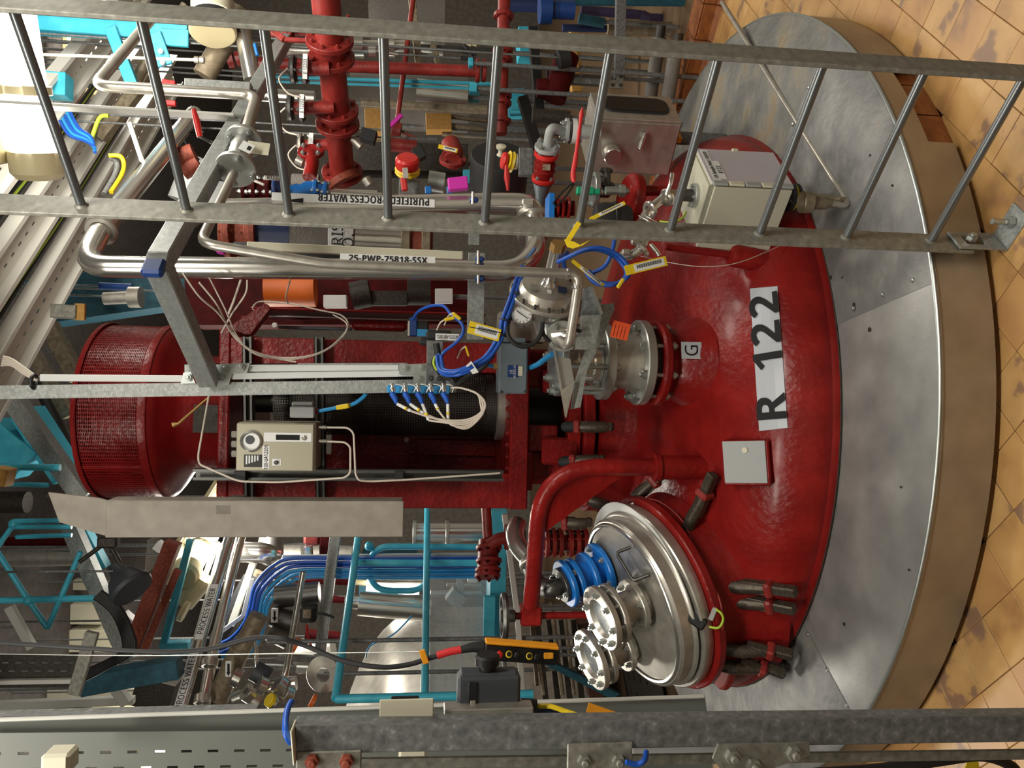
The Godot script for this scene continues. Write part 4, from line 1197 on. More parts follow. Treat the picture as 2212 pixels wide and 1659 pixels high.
	for i in 4:
		put(ot, "written_line", MB.new().box(of * at(Vector3(-0.004, 0.02 - i * 0.012, 0.0014)), Vector3(0.042, 0.0016, 0.0005), 0), M.ink)
	code_tag("barcode_tag", "yellow barcode tag clipped to the blue cable loop", P(1350, 585, 2.4), P(1440, 563, 2.4), 0.032, 0.2, P(1351, 582, 2.42))
	code_tag("barcode_tag", "narrow yellow barcode tag slanting across the blue cable loop", P(1236, 563, 2.45), P(1304, 617, 2.45), 0.012)
	code_tag("barcode_tag", "yellow barcode tag beside the black actuator above the stringer", P(1274, 474, 2.5), P(1350, 438, 2.5), 0.013, 0.25, P(1300, 480, 2.69))
	code_tag("barcode_tag", "yellow barcode tag tied beside the grey junction box", P(1012, 706, 2.6), P(1080, 725, 2.6), 0.042, 0.2, P(1095, 722, 2.6))
	var yt := thing("yellow_cable_tag", "small yellow sleeve tag on the end of blue loop", "tag", P(1344, 612, 2.44))
	bar(yt, "sleeve", M.yellow, P(1347, 602, 2.44), P(1334, 622, 2.44), 0.012, 0.012)
	# --- blue cable bundle ---
	var bb := thing("blue_cable_bundle", "bundle of blue cables sweeping past the grey junction box", "cable", P(985, 806, 2.62))
	for i in 5:
		var o := Vector3(0.008 * cos(i * 1.26), 0.008 * sin(i * 1.26), 0.008 * sin(i * 2.1))
		var q := []
		for p in L([[1128, 580, 2.72], [1112, 630, 2.64], [1101, 660, 2.62], [1088, 695, 2.62], [1082, 725, 2.62], [1056, 768, 2.62], [1025, 790, 2.62], [984, 806, 2.63], [955, 800, 2.68], [948, 770, 2.72]]):
			q.append(p + o)
		wire(bb, "cable", M.blue_cable, q, 0.0068)
	for q in [[1091, 690], [1083, 722]]:
		put(bb, "cable_tie", MB.new().lathe(ringp(0.017, 0.0195, 0.006), frame(P(q[0], q[1], 2.62), P(1082, 725, 2.62) - P(1092, 685, 2.62)), 14), M.black)
	polyplate(bb, "white_clip", M.white, [[1007, 790], [1018, 780], [1034, 804], [1022, 808], [1016, 800], [1026, 794], [1019, 786], [1010, 793]], 2.58, 0.03)
	var bl := thing("blue_cable_loop", "coiled loop of blue cable tied behind the stringer", "cable", P(1300, 620, 2.5))
	for i in 2:
		var o := Vector3(0.004 * i, -0.009 * i, 0.009 * i)
		var q := []
		for p in L([[1205, 566, 2.55], [1232, 553, 2.5], [1262, 541, 2.47], [1295, 540, 2.46], [1330, 556, 2.46], [1352, 584, 2.46], [1346, 604, 2.48], [1318, 616, 2.52], [1284, 610, 2.56], [1265, 588, 2.58]]):
			q.append(p + o)
		wire(bl, "cable", M.blue_cable, q, 0.0072)
	wire(bl, "cable", M.blue_cable, L([[1275, 592, 2.6], [1306, 575, 2.58], [1322, 545, 2.58], [1328, 515, 2.62]]), 0.0072)
	wire(bl, "cable", M.blue_cable, L([[1226, 545, 2.56], [1218, 560, 2.55], [1220, 580, 2.6]]), 0.0072)
	# black hoses round the gauge
	var bk := thing("black_air_hose", "looped black air hose beneath the pressure gauge", "hose", P(1140, 747, 2.6))
	wire(bk, "hose", M.rubber, L([[1110, 672, 2.66], [1097, 700, 2.62], [1100, 730, 2.6], [1125, 748, 2.6], [1152, 742, 2.6], [1168, 722, 2.6], [1172, 700, 2.62], [1166, 682, 2.64]]), 0.008)
	wire(bk, "branch", M.rubber, L([[1172, 700, 2.62], [1174, 722, 2.61], [1190, 740, 2.62]]), 0.007)

	# --- grey junction box JB ---
	var jb := thing("junction_box", "grey upright junction box with blue JB MCB03-01 plate", "junction box", P(1140, 790, 3.1))
	var jq := slab(jb, "box", M.box_grey, [1079, 741, 1139, 851], 3.04, 0.12, 0.006)
	slab(jb, "lid_edge", M.box_grey, [1077, 729, 1136, 741], 3.07, 0.08, 0.004)
	slab(jb, "blue_plate", M.blue_deep, [1097, 789, 1119, 815], 3.036, 0.002, 0.0004)
	slab(jb, "white_plate", M.cream, [1118, 791, 1129, 812], 3.036, 0.002, 0.0004)
	words(jb, "JB", P(1105, 803, 3.033), 0.014, M.white)
	words(jb, "MCB03-01", P(1112, 803, 3.033), 0.0085, M.white)
	for q in [[1083, 847], [1135, 846]]:
		put(jb, "lid_screw", MB.new().lathe(disc(0.006, 0.004), frame(P(q[0], q[1], 3.04), Vector3.BACK), 10), M.steel_dark)
	put(jb, "cable_gland", MB.new().tube([P(1080, 791, 3.1), P(1066, 791, 3.1)], 0.014, 12), M.brass)
	wire(jb, "cable", M.sky_cable, L([[1066, 791, 3.1], [1050, 788, 3.06], [1035, 782, 2.98]]), 0.008)
	wire(jb, "cable", M.sky_cable, L([[1139, 796, 3.1], [1160, 788, 3.0], [1180, 774, 2.9], [1195, 764, 2.82]]), 0.011)
	# --- cable bracket plate, solenoid and number plate ---
	var cb := thing("cable_bracket", "dark upright bracket plate carrying black cable glands", "bracket", P(930, 830, 2.78))
	slab(cb, "plate", M.galv_dark, [922, 735, 956, 832], 2.78, 0.008)
	slab(cb, "black_sleeve", M.rubber, [920, 712, 975, 735], 2.78, 0.04, 0.008)
	slab(cb, "black_block", M.rubber, [905, 728, 928, 746], 2.8, 0.04, 0.008)
	wire(cb, "black_cable", M.rubber, L([[942, 742, 2.74], [945, 765, 2.74], [938, 785, 2.74], [952, 805, 2.72]]), 0.012)
	wire(cb, "black_cable", M.rubber, L([[955, 812, 2.7], [975, 818, 2.7], [985, 830, 2.7], [1010, 815, 2.7], [1040, 795, 2.7], [1065, 765, 2.68]]), 0.011)
	wire(cb, "ground_cable", M.green_cable, L([[940, 770, 2.73], [937, 785, 2.72], [944, 800, 2.72]]), 0.005)
	for q in [[931, 817], [948, 817]]:
		put(cb, "screw", MB.new().lathe(disc(0.009, 0.006), frame(P(q[0], q[1], 2.78), Vector3.BACK), 12), M.steel_dark)
	var so := thing("solenoid_valve", "blue and black solenoid valve block on the red column", "valve", P(900, 725, 3.1))
	slab(so, "coil", M.blue_deep, [884, 685, 901, 726], 3.1, 0.06, 0.004)
	slab(so, "body", M.black, [901, 692, 926, 726], 3.1, 0.06, 0.006)
	slab(so, "print_plate", M.sky_cable, [901, 711, 924, 727], 3.098, 0.002)
	slab(so, "end_plate", M.steel, [881, 693, 885, 726], 3.1, 0.06, 0.001)
	wire(so, "cable", M.blue_cable, L([[892, 690, 3.08], [905, 672, 3.0], [930, 661, 2.95], [958, 661, 2.9], [975, 680, 2.8], [998, 700, 2.75], [1000, 720, 2.72], [985, 740, 2.72], [960, 760, 2.72], [952, 775, 2.72]]), 0.006)
	var nb := thing("number_plate", "white plate lettered 120-XV12238 beside the solenoid valve", "sign", P(990, 735, 2.76))
	var nq := slab(nb, "plate", M.white, [941, 720, 992, 736], 2.76, 0.002)
	words_down(nb, "120-XV12238", P(966.5, 728, 2.757), 0.0125, M.ink, 0.8)
	for q in [["yellow sleeve tag on the grey cable above the number plate", [960, 691], [982, 686], 0.012], ["brown sleeve tag on the bent cable above the number plate", [978, 676], [995, 690], 0.012], ["white sleeve tag hanging beneath the flat pipe support", [1006, 748], [1013, 770], 0.008]]:
		var yb := thing("cable_sleeve_tag", q[0], "tag", P(q[2][0], q[2][1], 2.74))
		bar(yb, "sleeve", M.yellow, P(q[1][0], q[1][1], 2.74), P(q[2][0], q[2][1], 2.74), q[3], q[3])
		wire(yb, "lead", M.white_cable, [P(q[1][0], q[1][1], 2.74), P(q[1][0] - 10, q[1][1] + 8, 2.76), P(q[1][0] - 18, q[1][1] + 26, 2.8)], 0.003)
	# --- blue plug row with white leads ---
	var pr := thing("plug_row", "row of five blue plugs with chained caps and white leads", "connector", P(985, 848, 2.72))
	slab(pr, "rail", M.sky_cable, [836, 832, 972, 851], 2.74, 0.03, 0.004)
	slab(pr, "rail_end", M.galv, [972, 834, 985, 848], 2.74, 0.03)
	var ends := [[888, 888], [915, 893], [926, 908], [948, 888], [968, 905]]
	for i in 5:
		var px := 848.0 + i * 27.6
		var pg2 := put(pr, "plug", MB.new().tube([P(px - 1, 850, 2.7), P(px + 6, 862, 2.69), P(px + 9, 872, 2.68)], [0.011, 0.0095, 0.006], 12), M.blue_cable)
		put(pr, "cap", MB.new().lathe([Vector2(0.009, -0.012), Vector2(0.01, 0.0), Vector2(0.006, 0.004), Vector2(0.006, 0.012), Vector2(0.009, 0.014), Vector2(0.0, 0.02)], frame(P(px, 838, 2.7), Vector3(0.9, 0.2, 0.2)), 14), M.steel)
		wire(pr, "cap_chain", M.white, L([[px + 3, 830, 2.7], [px + 14, 831, 2.7], [px + 22, 836, 2.7], [px + 18, 848, 2.7]]), 0.0018, 5)
		var e: Array = ends[i]
		bar(pg2, "white_sleeve", M.white, P(px + 9, 872, 2.68), P(e[0], e[1], 2.67), 0.011, 0.009)
		bar(pg2, "yellow_band", M.yellow, P(lerpf(px + 9, e[0], 0.55), lerpf(872, e[1], 0.55), 2.664), P(lerpf(px + 9, e[0], 0.72), lerpf(872, e[1], 0.72), 2.664), 0.012, 0.01)
		wire(pr, "white_lead", M.white_cable, L([[e[0], e[1], 2.67], [lerpf(e[0], 1000, 0.5), 905 + i * 4, 2.66], [1000 + i * 3, 908 + i * 4, 2.66], [1034 + i * 2, 895, 2.66], [1048 - (i % 3) * 5, 872, 2.66], [1030, 850, 2.67], [995, 838, 2.69], [975, 838, 2.7]]), 0.0038)
	# --- instrument box on the frame ---
	var ib := thing("instrument_box", "beige instrument box with round dial lettered 120-UA12201", "instrument", P(690, 960, 3.1))
	var di := 3.02
	slab(ib, "box", M.instrument, [513, 912, 681, 1017], di + 0.012, 0.15, 0.004)
	slab(ib, "door", M.instrument, [511, 914, 676, 1018], di, 0.014, 0.003)
	put(ib, "dial_ring", MB.new().lathe([Vector2(0.022, 0), Vector2(0.041, 0), Vector2(0.041, 0.008), Vector2(0.034, 0.011), Vector2(0.03, 0.004)], frame(P(543, 953, di), Vector3.BACK), 36), M.steel)
	put(ib, "dial_face", MB.new().lathe(disc(0.031, 0.002), frame(P(543, 953, di), Vector3.BACK), 30), M.white)
	put(ib, "dial_cover", MB.new().lathe(disc(0.017, 0.002), frame(P(540, 950, di - 0.002), Vector3.BACK), 24), M.charcoal)
	var dp2 := slab(ib, "display_panel", M.white, [570, 934, 673, 955], di - 0.002, 0.002)
	slab(dp2, "display_screen", M.window_dark, [596, 939, 647, 951], di - 0.004, 0.002)
	put(dp2, "display_knob", MB.new().lathe(disc(0.009, 0.008), frame(P(657, 946, di - 0.003), Vector3.BACK), 14), M.steel)
	slab(ib, "number_plate", M.white, [567, 963, 582, 1013], di - 0.002, 0.002)
	words(ib, "120-UA12201", P(574.5, 988, di - 0.004), 0.013, M.ink, 0.86)
	slab(ib, "rating_plate", M.black, [527, 982, 566, 1009], di - 0.002, 0.002)
	for i in 5:
		slab(ib, "rating_line", M.white, [531 + i * 6, 984, 534 + i * 6, 1003 - i * 2], di - 0.003, 0.001, 0)
	slab(ib, "key_plate", M.white, [588, 991, 607, 1006], di - 0.002, 0.002)
	put(ib, "key_knob", MB.new().lathe(disc(0.008, 0.012), frame(P(597, 999, di - 0.003), Vector3.BACK), 14), M.steel_dark)
	for i in 3:
		put(ib, "gland_nut", MB.new().prism(hexa(0.014), Transform3D(Basis(Vector3.UP, Vector3.BACK, Vector3.RIGHT).inverse(), P(507, 938 + i * 21, di + 0.05)), -0.01, 0.01), M.steel_dull)
	var gb := thing("small_grey_box", "small light grey terminal box clipped on the instrument box flank", "junction box", P(680, 890, 3.04))
	slab(gb, "box", M.box_light, [626, 878, 678, 903], 3.03, 0.08, 0.004)
	slab(gb, "lid", M.box_light, [630, 868, 675, 878], 3.05, 0.06, 0.003)
	put(gb, "copper_gland", MB.new().tube([P(676, 889, 3.07), P(688, 888, 3.07)], 0.011, 12), M.oxide)
	wire(gb, "cable", M.sky_cable, L([[688, 888, 3.07], [730, 880, 3.02], [760, 874, 2.98], [780, 862, 2.93], [792, 850, 2.9]]), 0.0075)
	bar(gb, "cable_label", M.yellow, P(728, 880.5, 3.0), P(755, 876, 2.97), 0.018, 0.018)
	# impulse tubes
	var it := thing("impulse_tube", "thin bent steel impulse tubing beside the instrument box", "pipe", P(770, 1040, 3.1))
	pipe(it, "upper_tube", M.white_cable, L([[695, 923, 3.06], [752, 924, 3.06], [764, 935, 3.06], [768, 1025, 3.06], [775, 1038, 3.06], [800, 1040, 3.08], [870, 1037, 3.1], [1080, 1022, 3.14]]), 0.0042, 0.03, 8)
	pipe(it, "lower_tube", M.white_cable, L([[695, 953, 3.06], [745, 955, 3.06], [757, 965, 3.06], [757, 1022, 3.06], [745, 1032, 3.06], [600, 1042, 3.08], [515, 1040, 3.1], [430, 1003, 3.15], [428, 985, 3.15], [452, 850, 3.2]]), 0.0042, 0.03, 8)
	for q in [[697, 923], [697, 953]]:
		put(it, "fitting", MB.new().tube([P(q[0] - 8, q[1], 3.06), P(q[0] + 8, q[1], 3.06)], 0.008, 8), M.steel)
	# dark support struts on the drive frame
	var ds := thing("strut_rack", "dark strut rack bolted across the red drive frame", "strut", P(700, 900, 3.25))
	for px in [536.0, 690.0]:
		strut(ds, "channel", P(px, 728, 3.255), P(px + 4, 1085, 3.255), 0.04, M.steel_dark, null)
	strut(ds, "upright_channel", P(420, 1024, 3.19), P(1086, 1027, 3.19), 0.045, M.steel_dark, null)
	slab(ds, "tube_clamp", M.rubber, [852, 1018, 872, 1035], 3.15, 0.03)
	slab(ds, "tube_clamp", M.rubber, [505, 1018, 530, 1040], 3.13, 0.04)
	# --- beige sheet guard ---
	var sg := thing("sheet_guard", "tall pale sheet metal guard with folded top beside the drive", "guard", P(870, 1120, 3.1))
	slab(sg, "sheet", M.panel, [228, 1081, 871, 1160], 3.0, 0.012, 0.003)
	polyplate(sg, "folded_top", M.panel, [[104, 1064], [212, 1076], [230, 1081], [240, 1160], [208, 1152], [128, 1128]], 3.01, 0.012)
	slab(sg, "return_edge", M.panel, [230, 1081, 868, 1084], 3.0, 0.1, 0.001)
	# loose white leads over the column
	var wl := thing("white_lead_coil", "tangle of thin white leads looped over the red column", "cable", P(690, 770, 2.95))
	wire(wl, "lead", M.white_cable, L([[395, 590, 2.8], [430, 640, 2.85], [470, 675, 2.95], [500, 715, 3.05], [530, 750, 3.05], [560, 768, 3.05], [600, 775, 3.1], [640, 782, 3.1]]), 0.0035)
	wire(wl, "lead", M.white_cable, L([[430, 610, 2.9], [470, 660, 2.95], [500, 720, 3.05], [540, 755, 3.05], [600, 772, 3.1], [660, 770, 3.1], [705, 755, 3.1], [740, 725, 3.1], [752, 700, 3.15], [735, 680, 3.2], [690, 670, 3.25], [640, 658, 3.3], [600, 653, 3.35], [560, 652, 3.35], [545, 665, 3.3]]), 0.0035)
	wire(wl, "lead", M.white_cable, L([[452, 600, 2.9], [485, 665, 2.95], [512, 725, 3.05], [545, 758, 3.05], [610, 776, 3.1], [670, 770, 3.1], [712, 752, 3.1], [745, 722, 3.1], [748, 698, 3.15], [720, 680, 3.2]]), 0.003)
	wire(wl, "lead", M.white_cable, L([[627, 605, 3.0], [618, 640, 3.2], [622, 655, 3.33]]), 0.003)
	wire(wl, "lead", M.white_cable, L([[520, 605, 3.0], [505, 650, 3.05], [492, 682, 3.05]]), 0.0045)
	wire(wl, "lead", M.white_cable, L([[534, 605, 3.0], [530, 635, 3.0], [500, 680, 3.05], [478, 720, 3.1]]), 0.0035)

const AX := Vector3(0.70711, 0, 0.70711)   # the plant's own axes stand at 45 degrees to the view
const WX := Vector3(0.70711, 0, -0.70711)
# straight pieces given by picture ends: [px0, py0, px1, py1, d, width in pixels, round?]
func pieces(t: Node3D, called: String, m: Material, q: Array) -> void:
	for e in q:
		var a := P(e[0], e[1], e[4])
		var b := P(e[2], e[3], e[4] if e.size() < 8 else e[7])
		var w := W(e[5], e[4])
		if e.size() > 6 and e[6]:
			put(t, called, MB.new().tube([a, b], w / 2, 14), m)
		else:
			bar(t, called, m, a, b, w, w)
func one(called: String, label: String, cat: String, piece: String, m: Material, q: Array, group := "") -> Node3D:
	var t := thing(called, label, cat, P(q[0][2], q[0][3], q[0][4]), group)
	pieces(t, piece, m, q)
	return t
# look-alikes that only their place tells apart: one thing each, one label, one group
func many(called: String, label: String, cat: String, piece: String, m: Material, q: Array) -> void:
	for e in q:
		one(called, label, cat, piece, m, [e], label)
# a flanged pipe: stations along the line as fractions
func spool(t: Node3D, a: Vector3, b: Vector3, r: float, m: Material, st: Array, fr: float, ft: float, nb := 4, joined := false, bm: Material = null) -> void:
	put(t, "pipe", MB.new().tube([a, b], r, 20), m)
	var d := (b - a).normalized()
	var ln := a.distance_to(b)
	for s in st:
		flange(t, a + d * ln * s - d * ft / 2, d, fr, ft, m, nb, fr * 0.1, bm if bm else m, joined, 0.5)

func right_side() -> void:
	# --- tiled kerb behind the vessel ---
	var kp := Vector3(2.05, 0, -4.33)
	var kb := thing("tiled_kerb", "low brown tiled kerb edging the floor behind the vessel", "kerb", kp)
	put(kb, "core", MB.new().box(Transform3D(Basis(AX, Vector3.UP, AX.cross(Vector3.UP)), kp + WX * 0.085 + Vector3.UP * 0.05), Vector3(3.4, 0.1, 0.15), 0), M.grout)
	for i in range(-8, 8):
		var c := kp + AX * (i * 0.2 + 0.07)
		put(kb, "face_tile", MB.new().box(Transform3D(Basis(AX, Vector3.UP, AX.cross(Vector3.UP)), c + Vector3.UP * 0.055 + WX * 0.008), Vector3(0.195, 0.09, 0.02), 0.003), M.tile_brown)
		put(kb, "top_tile", MB.new().box(Transform3D(Basis(AX, Vector3.UP, AX.cross(Vector3.UP)), c + Vector3.UP * 0.108 + WX * 0.085), Vector3(0.195, 0.014, 0.17), 0.004), M.tile_brown)
		put(kb, "cove_tile", MB.new().box(Transform3D(Basis(AX, (Vector3.UP - WX).normalized(), -(Vector3.UP + WX).normalized()), c + Vector3.UP * 0.012 - WX * 0.012), Vector3(0.195, 0.01, 0.05), 0.002), M.tile_brown)
	var g1 := thing("lagged_pipe", "grey lagged pipe lying next to the tiled kerb", "pipe", PY(1418, 105, 0.2))
	put(g1, "lagging", MB.new().tube([PY(1425, 80, 0.2), PY(1400, 240, 0.2)], 0.042, 14), M.lagging_grey)
	put(g1, "core_pipe", MB.new().tube([PY(1429, 55, 0.2), PY(1425, 82, 0.2)], 0.03, 12), M.soot)
	var g2 := thing("lagged_pipe", "grey lagged pipe lying farther from the kerb than its twin", "pipe", PY(1455, 105, 0.2))
	put(g2, "lagging", MB.new().tube([PY(1462, 98, 0.2), PY(1438, 240, 0.2)], 0.042, 14), M.lagging_grey)
	put(g2, "core_pipe", MB.new().tube([PY(1466, 72, 0.2), PY(1462, 100, 0.2)], 0.03, 12), M.soot)
	one("purple_pipe", "dark purple pipe bending down behind the tiled kerb", "pipe", "pipe", M.purple, [[1255, 22, 1385, 32, 5.4, 20, true], [1385, 32, 1405, 42, 5.4, 22, true], [1402, 40, 1490, 44, 5.4, 22, true]])
	one("tan_pipe", "tan lagged pipe stub standing behind the kerb", "pipe", "lagging", M.lagging, [[1312, 58, 1495, 66, 5.2, 32, true]])
	var lf := thing("l_shaped_strut", "dark L-shaped strut corner bolted over the pale far floor", "strut", P(1345, 185, 4.6))
	slab(lf, "upright_leg", M.galv_dark, [1200, 164, 1318, 184], 4.6, 0.04)
	slab(lf, "cross_leg", M.galv_dark, [1332, -10, 1350, 170], 4.6, 0.04)
	polyplate(lf, "corner_plate", M.galv_old, [[1303, 180], [1303, 190], [1345, 190], [1348, 158], [1334, 158], [1332, 172]], 4.58, 0.01)
	for q in [[1323, 184], [1340, 184], [1341, 165]]:
		bolt(lf, P(q[0], q[1], 4.58), Vector3.BACK, 0.011, M.steel_dark)
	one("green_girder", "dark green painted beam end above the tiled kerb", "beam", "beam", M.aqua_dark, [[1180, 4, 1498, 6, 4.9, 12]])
	one("pallet_post", "tan timber post standing behind the dark strut", "post", "timber", M.wood, [[1232, 90, 1245, 200, 5.6, 22]])

	# --- sample point box, its hinge edge toward the camera ---
	var sh := P(1538, 398, 2.48)
	var yb := P(1714, 416, 2.48).y
	var sb := thing("sample_box", "cream sample point box with smoky window lettered R122", "cabinet", Vector3(sh.x, yb, sh.z))
	var s := 0.232
	var hgt := sh.y - yb
	var c := Vector3(sh.x, (sh.y + yb) / 2, sh.z) + (WX - AX) * s / 2
	var f := Transform3D(Basis(WX, Vector3.UP, AX), c)
	var sbx := MB.new()
	for q in [[Vector3(0, hgt / 2 - 0.006, 0), Vector3(s, 0.012, s)], [Vector3(0, -hgt / 2 + 0.006, 0), Vector3(s, 0.012, s)], [Vector3(0, 0, -s / 2 + 0.004), Vector3(s, hgt, 0.008)], [Vector3(-s / 2 + 0.004, 0, 0), Vector3(0.008, hgt, s)], [Vector3(s / 2 - 0.004, 0, 0), Vector3(0.008, hgt, s)]]:
		sbx.box(f * at(q[0]), q[1], 0.002)
	put(sb, "housing", sbx, M.beige_box)
	put(sb, "top_step", MB.new().box(f * at(Vector3(0, hgt / 2 + 0.004, 0)), Vector3(s * 0.93, 0.01, s * 0.93), 0.003), M.beige_box)
	put(sb, "back_plate", MB.new().box(f * at(Vector3(-s / 2 - 0.01, 0, -0.02)), Vector3(0.01, hgt * 0.95, s * 1.15), 0.002), M.beige_box)
	var dr := put(sb, "smoky_door", MB.new().box(f * at(Vector3(0, 0, s / 2 + 0.003)), Vector3(s, hgt, 0.006), 0.001), M.pvc)
	put(sb, "inner_panel", MB.new().box(f * at(Vector3(0, 0, s / 2 - 0.04)), Vector3(s * 0.95, hgt * 0.9, 0.004), 0), M.purple)
	for i in 5:
		put(sb, "hinge_knuckle", MB.new().box(f * at(Vector3(-s / 2 + 0.004, (i - 2) * hgt / 5, s / 2 + 0.004)), Vector3(0.024, hgt / 5 * 0.9, 0.008), 0.002), M.cream if i % 2 else M.box_light)
	for q in [-0.09, 0.08]:
		put(sb, "door_screw", MB.new().lathe(disc(0.006, 0.005), frame(f * Vector3(-s / 2 - 0.001, q, s / 2 - 0.025), -WX), 10), M.steel)
	put(sb, "latch", MB.new().box(f * at(Vector3(s / 2, 0.0, s / 2 + 0.004)), Vector3(0.014, 0.022, 0.014), 0.002), M.cream)
	var lb := plate(sb, "paper_label", f * at(Vector3(0.0, hgt / 2 - 0.022, s / 2 + 0.007)), s * 0.9, 0.026, 0.0006, M.white)
	text(lb, "CIA Sample Point 120/070", f * at(Vector3(0, hgt / 2 - 0.022, s / 2 + 0.0085)), 0.0125, M.ink, 0.9)
	var lb2 := plate(sb, "paper_label", f * at(Vector3(-0.03, hgt / 2 - 0.046, s / 2 + 0.007)), s * 0.52, 0.024, 0.0006, M.white)
	text(lb2, "R122", f * at(Vector3(-0.03, hgt / 2 - 0.046, s / 2 + 0.0085)), 0.015, M.ink, 1.1)
	# inlet on top, outlet below
	var ti := f * Vector3(-0.03, hgt / 2 + 0.008, 0.02)
	flange(sb, ti, Vector3.UP, 0.042, 0.014, M.steel_grey, 4, 0.008, M.zinc, false, 0.4, false)
	put(sb, "inlet_stub", MB.new().tube([ti, ti + Vector3.UP * 0.07], 0.022, 14), M.steel_dark)
	var bo := f * Vector3(-0.03, -hgt / 2, 0.03)
	put(sb, "outlet_stub", MB.new().tube([bo, bo - Vector3.UP * 0.05], 0.024, 14), M.cream)
	flange(sb, bo - Vector3.UP * 0.052, Vector3.UP, 0.05, 0.016, M.charcoal, 4, 0.009, M.steel_dark, false, 0.6, true)
	put(sb, "yellow_gasket", MB.new().lathe(disc(0.047, 0.008), frame(bo - Vector3.UP * 0.061, Vector3.UP), 24), M.yellow)
	put(sb, "lower_flange", MB.new().lathe(disc(0.049, 0.012), frame(bo - Vector3.UP * 0.074, Vector3.UP), 24), M.charcoal)
	var dq := PY(1822, 437, 0.25)
	pipe(sb, "drain_spout", M.lagging, [bo - Vector3.UP * 0.07, Vector3(bo.x, 0.25, bo.z), dq], 0.018, 0.03, 12)
	put(sb, "stand", MB.new().tube([f * Vector3(0.0, -hgt / 2, -0.06), Vector3((f * Vector3(0.0, 0, -0.06)).x, 0.26, (f * Vector3(0.0, 0, -0.06)).z)], 0.016, 12), M.red)
	# sampling elbow with clamps
	var se := thing("sanitary_elbow", "bright stainless sanitary elbow with wing clamps above the sample box", "pipe", ti + Vector3.UP * 0.07)
	pipe(se, "elbow", M.steel, [ti + Vector3.UP * 0.07, ti + Vector3.UP * 0.10, P(1437, 425, 2.62), P(1400, 455, 2.6), P(1388, 480, 2.58)], 0.017, 0.06, 16)
	for q in [[1445, 425, 2.6], [1408, 452, 2.58]]:
		put(se, "clamp_band", MB.new().lathe(ringp(0.017, 0.032, 0.016, 0.004), frame(P(q[0], q[1], q[2]), Vector3(-0.4, 0.8, 0.3)), 24), M.steel)
	pipe(se, "wing_handle", M.steel, L([[1440, 420, 2.56], [1449, 395, 2.55], [1452, 375, 2.56]]), 0.007, 0.01, 10)
	wire(se, "wing_wire", M.steel, L([[1385, 462, 2.54], [1405, 472, 2.52], [1420, 482, 2.52], [1402, 478, 2.52], [1380, 466, 2.54]]), 0.0028)
	wire(se, "earth_wire", M.green_cable, L([[1425, 478, 2.5], [1450, 480, 2.48], [1472, 472, 2.48], [1482, 458, 2.5]]), 0.0035)
	var sl := thing("sanitary_clamp_joint", "open stainless wing clamp joint hanging under the stringer", "fitting", P(1400, 560, 2.55))
	pipe(sl, "bend", M.steel, L([[1340, 555, 2.58], [1370, 550, 2.56], [1388, 535, 2.55], [1392, 520, 2.56]]), 0.017, 0.03, 14)
	put(sl, "clamp_band", MB.new().lathe(ringp(0.018, 0.034, 0.016, 0.004), frame(P(1384, 542, 2.55), Vector3(0.6, -0.6, 0.2)), 24), M.steel)
	pipe(sl, "wing", M.steel, L([[1405, 528, 2.53], [1420, 545, 2.52], [1424, 552, 2.52]]), 0.008, 0.01, 10)
	for q in [[1352, 545], [1372, 522]]:
		put(sl, "wing_nut", MB.new().box(at(P(q[0], q[1], 2.54)), Vector3(0.022, 0.03, 0.02), 0.005), M.steel_dull)

	# --- stainless steel cabinet, edge on ---
	var eh := P(1289, 259, 3.3)
	var eb := P(1473, 274, 3.3).y
	var k := 0.25
	var eg := eh.y - eb
	var sc := thing("stainless_cabinet", "brushed stainless cabinet with dark window and round knob", "cabinet", Vector3(eh.x, eb, eh.z))
	var ef := Transform3D(Basis(WX, Vector3.UP, AX), Vector3(eh.x, (eh.y + eb) / 2, eh.z) + (WX - AX) * k / 2)
	put(sc, "housing", MB.new().box(ef, Vector3(k, eg, k), 0.006), M.steel_dull)
	put(sc, "door", MB.new().box(ef * at(Vector3(0, 0, k / 2 + 0.006)), Vector3(k * 0.99, eg * 0.99, 0.012), 0.003), M.steel_dull)
	var wf := ef * at(Vector3(0.01, 0, k / 2 + 0.012))
	put(sc, "window_seal", MB.new().prism(rrect(k * 0.6, eg * 0.8, 0.05), wf, 0, 0.006), M.rubber)
	put(sc, "window_pane", MB.new().prism(rrect(k * 0.5, eg * 0.73, 0.04), wf, 0.002, 0.008), M.window_dark)
	var kf := frame(ef * Vector3(-k / 2, 0.10, -0.02), -WX)
	put(sc, "knob", MB.new().lathe([Vector2(0.028, 0), Vector2(0.042, 0.012), Vector2(0.04, 0.05), Vector2(0.036, 0.054), Vector2(0, 0.054)], kf, 30), M.steel)
	put(sc, "t_handle", MB.new().tube([ef * Vector3(-k / 2 - 0.022, -0.03, 0.09), ef * Vector3(-k / 2 - 0.03, -0.02, 0.02)], [0.011, 0.015], 14), M.steel)
	put(sc, "handle_shank", MB.new().tube([ef * Vector3(-k / 2, -0.025, 0.06), ef * Vector3(-k / 2 - 0.025, -0.025, 0.06)], 0.008, 10), M.steel)
	put(sc, "yellow_foot", MB.new().box(ef * at(Vector3(-0.04, -eg / 2 - 0.02, 0.02)), Vector3(0.05, 0.04, 0.03), 0.004), M.amber)
	put(sc, "support_post", MB.new().tube([ef * Vector3(0, -eg / 2, 0), Vector3((ef * Vector3.ZERO).x, 0.26, (ef * Vector3.ZERO).z)], 0.03, 14), M.galv_dark)

	# --- grey elbow with red check valve ---
	var cv := thing("red_check_valve", "small red check valve beneath grey flanged elbow", "valve", P(1180, 400, 3.3))
	var c0 := P(1182, 323, 3.3)
	flange(cv, c0, AX, 0.056, 0.018, M.box_light, 4, 0.012, M.zinc, false, 0.8, false)
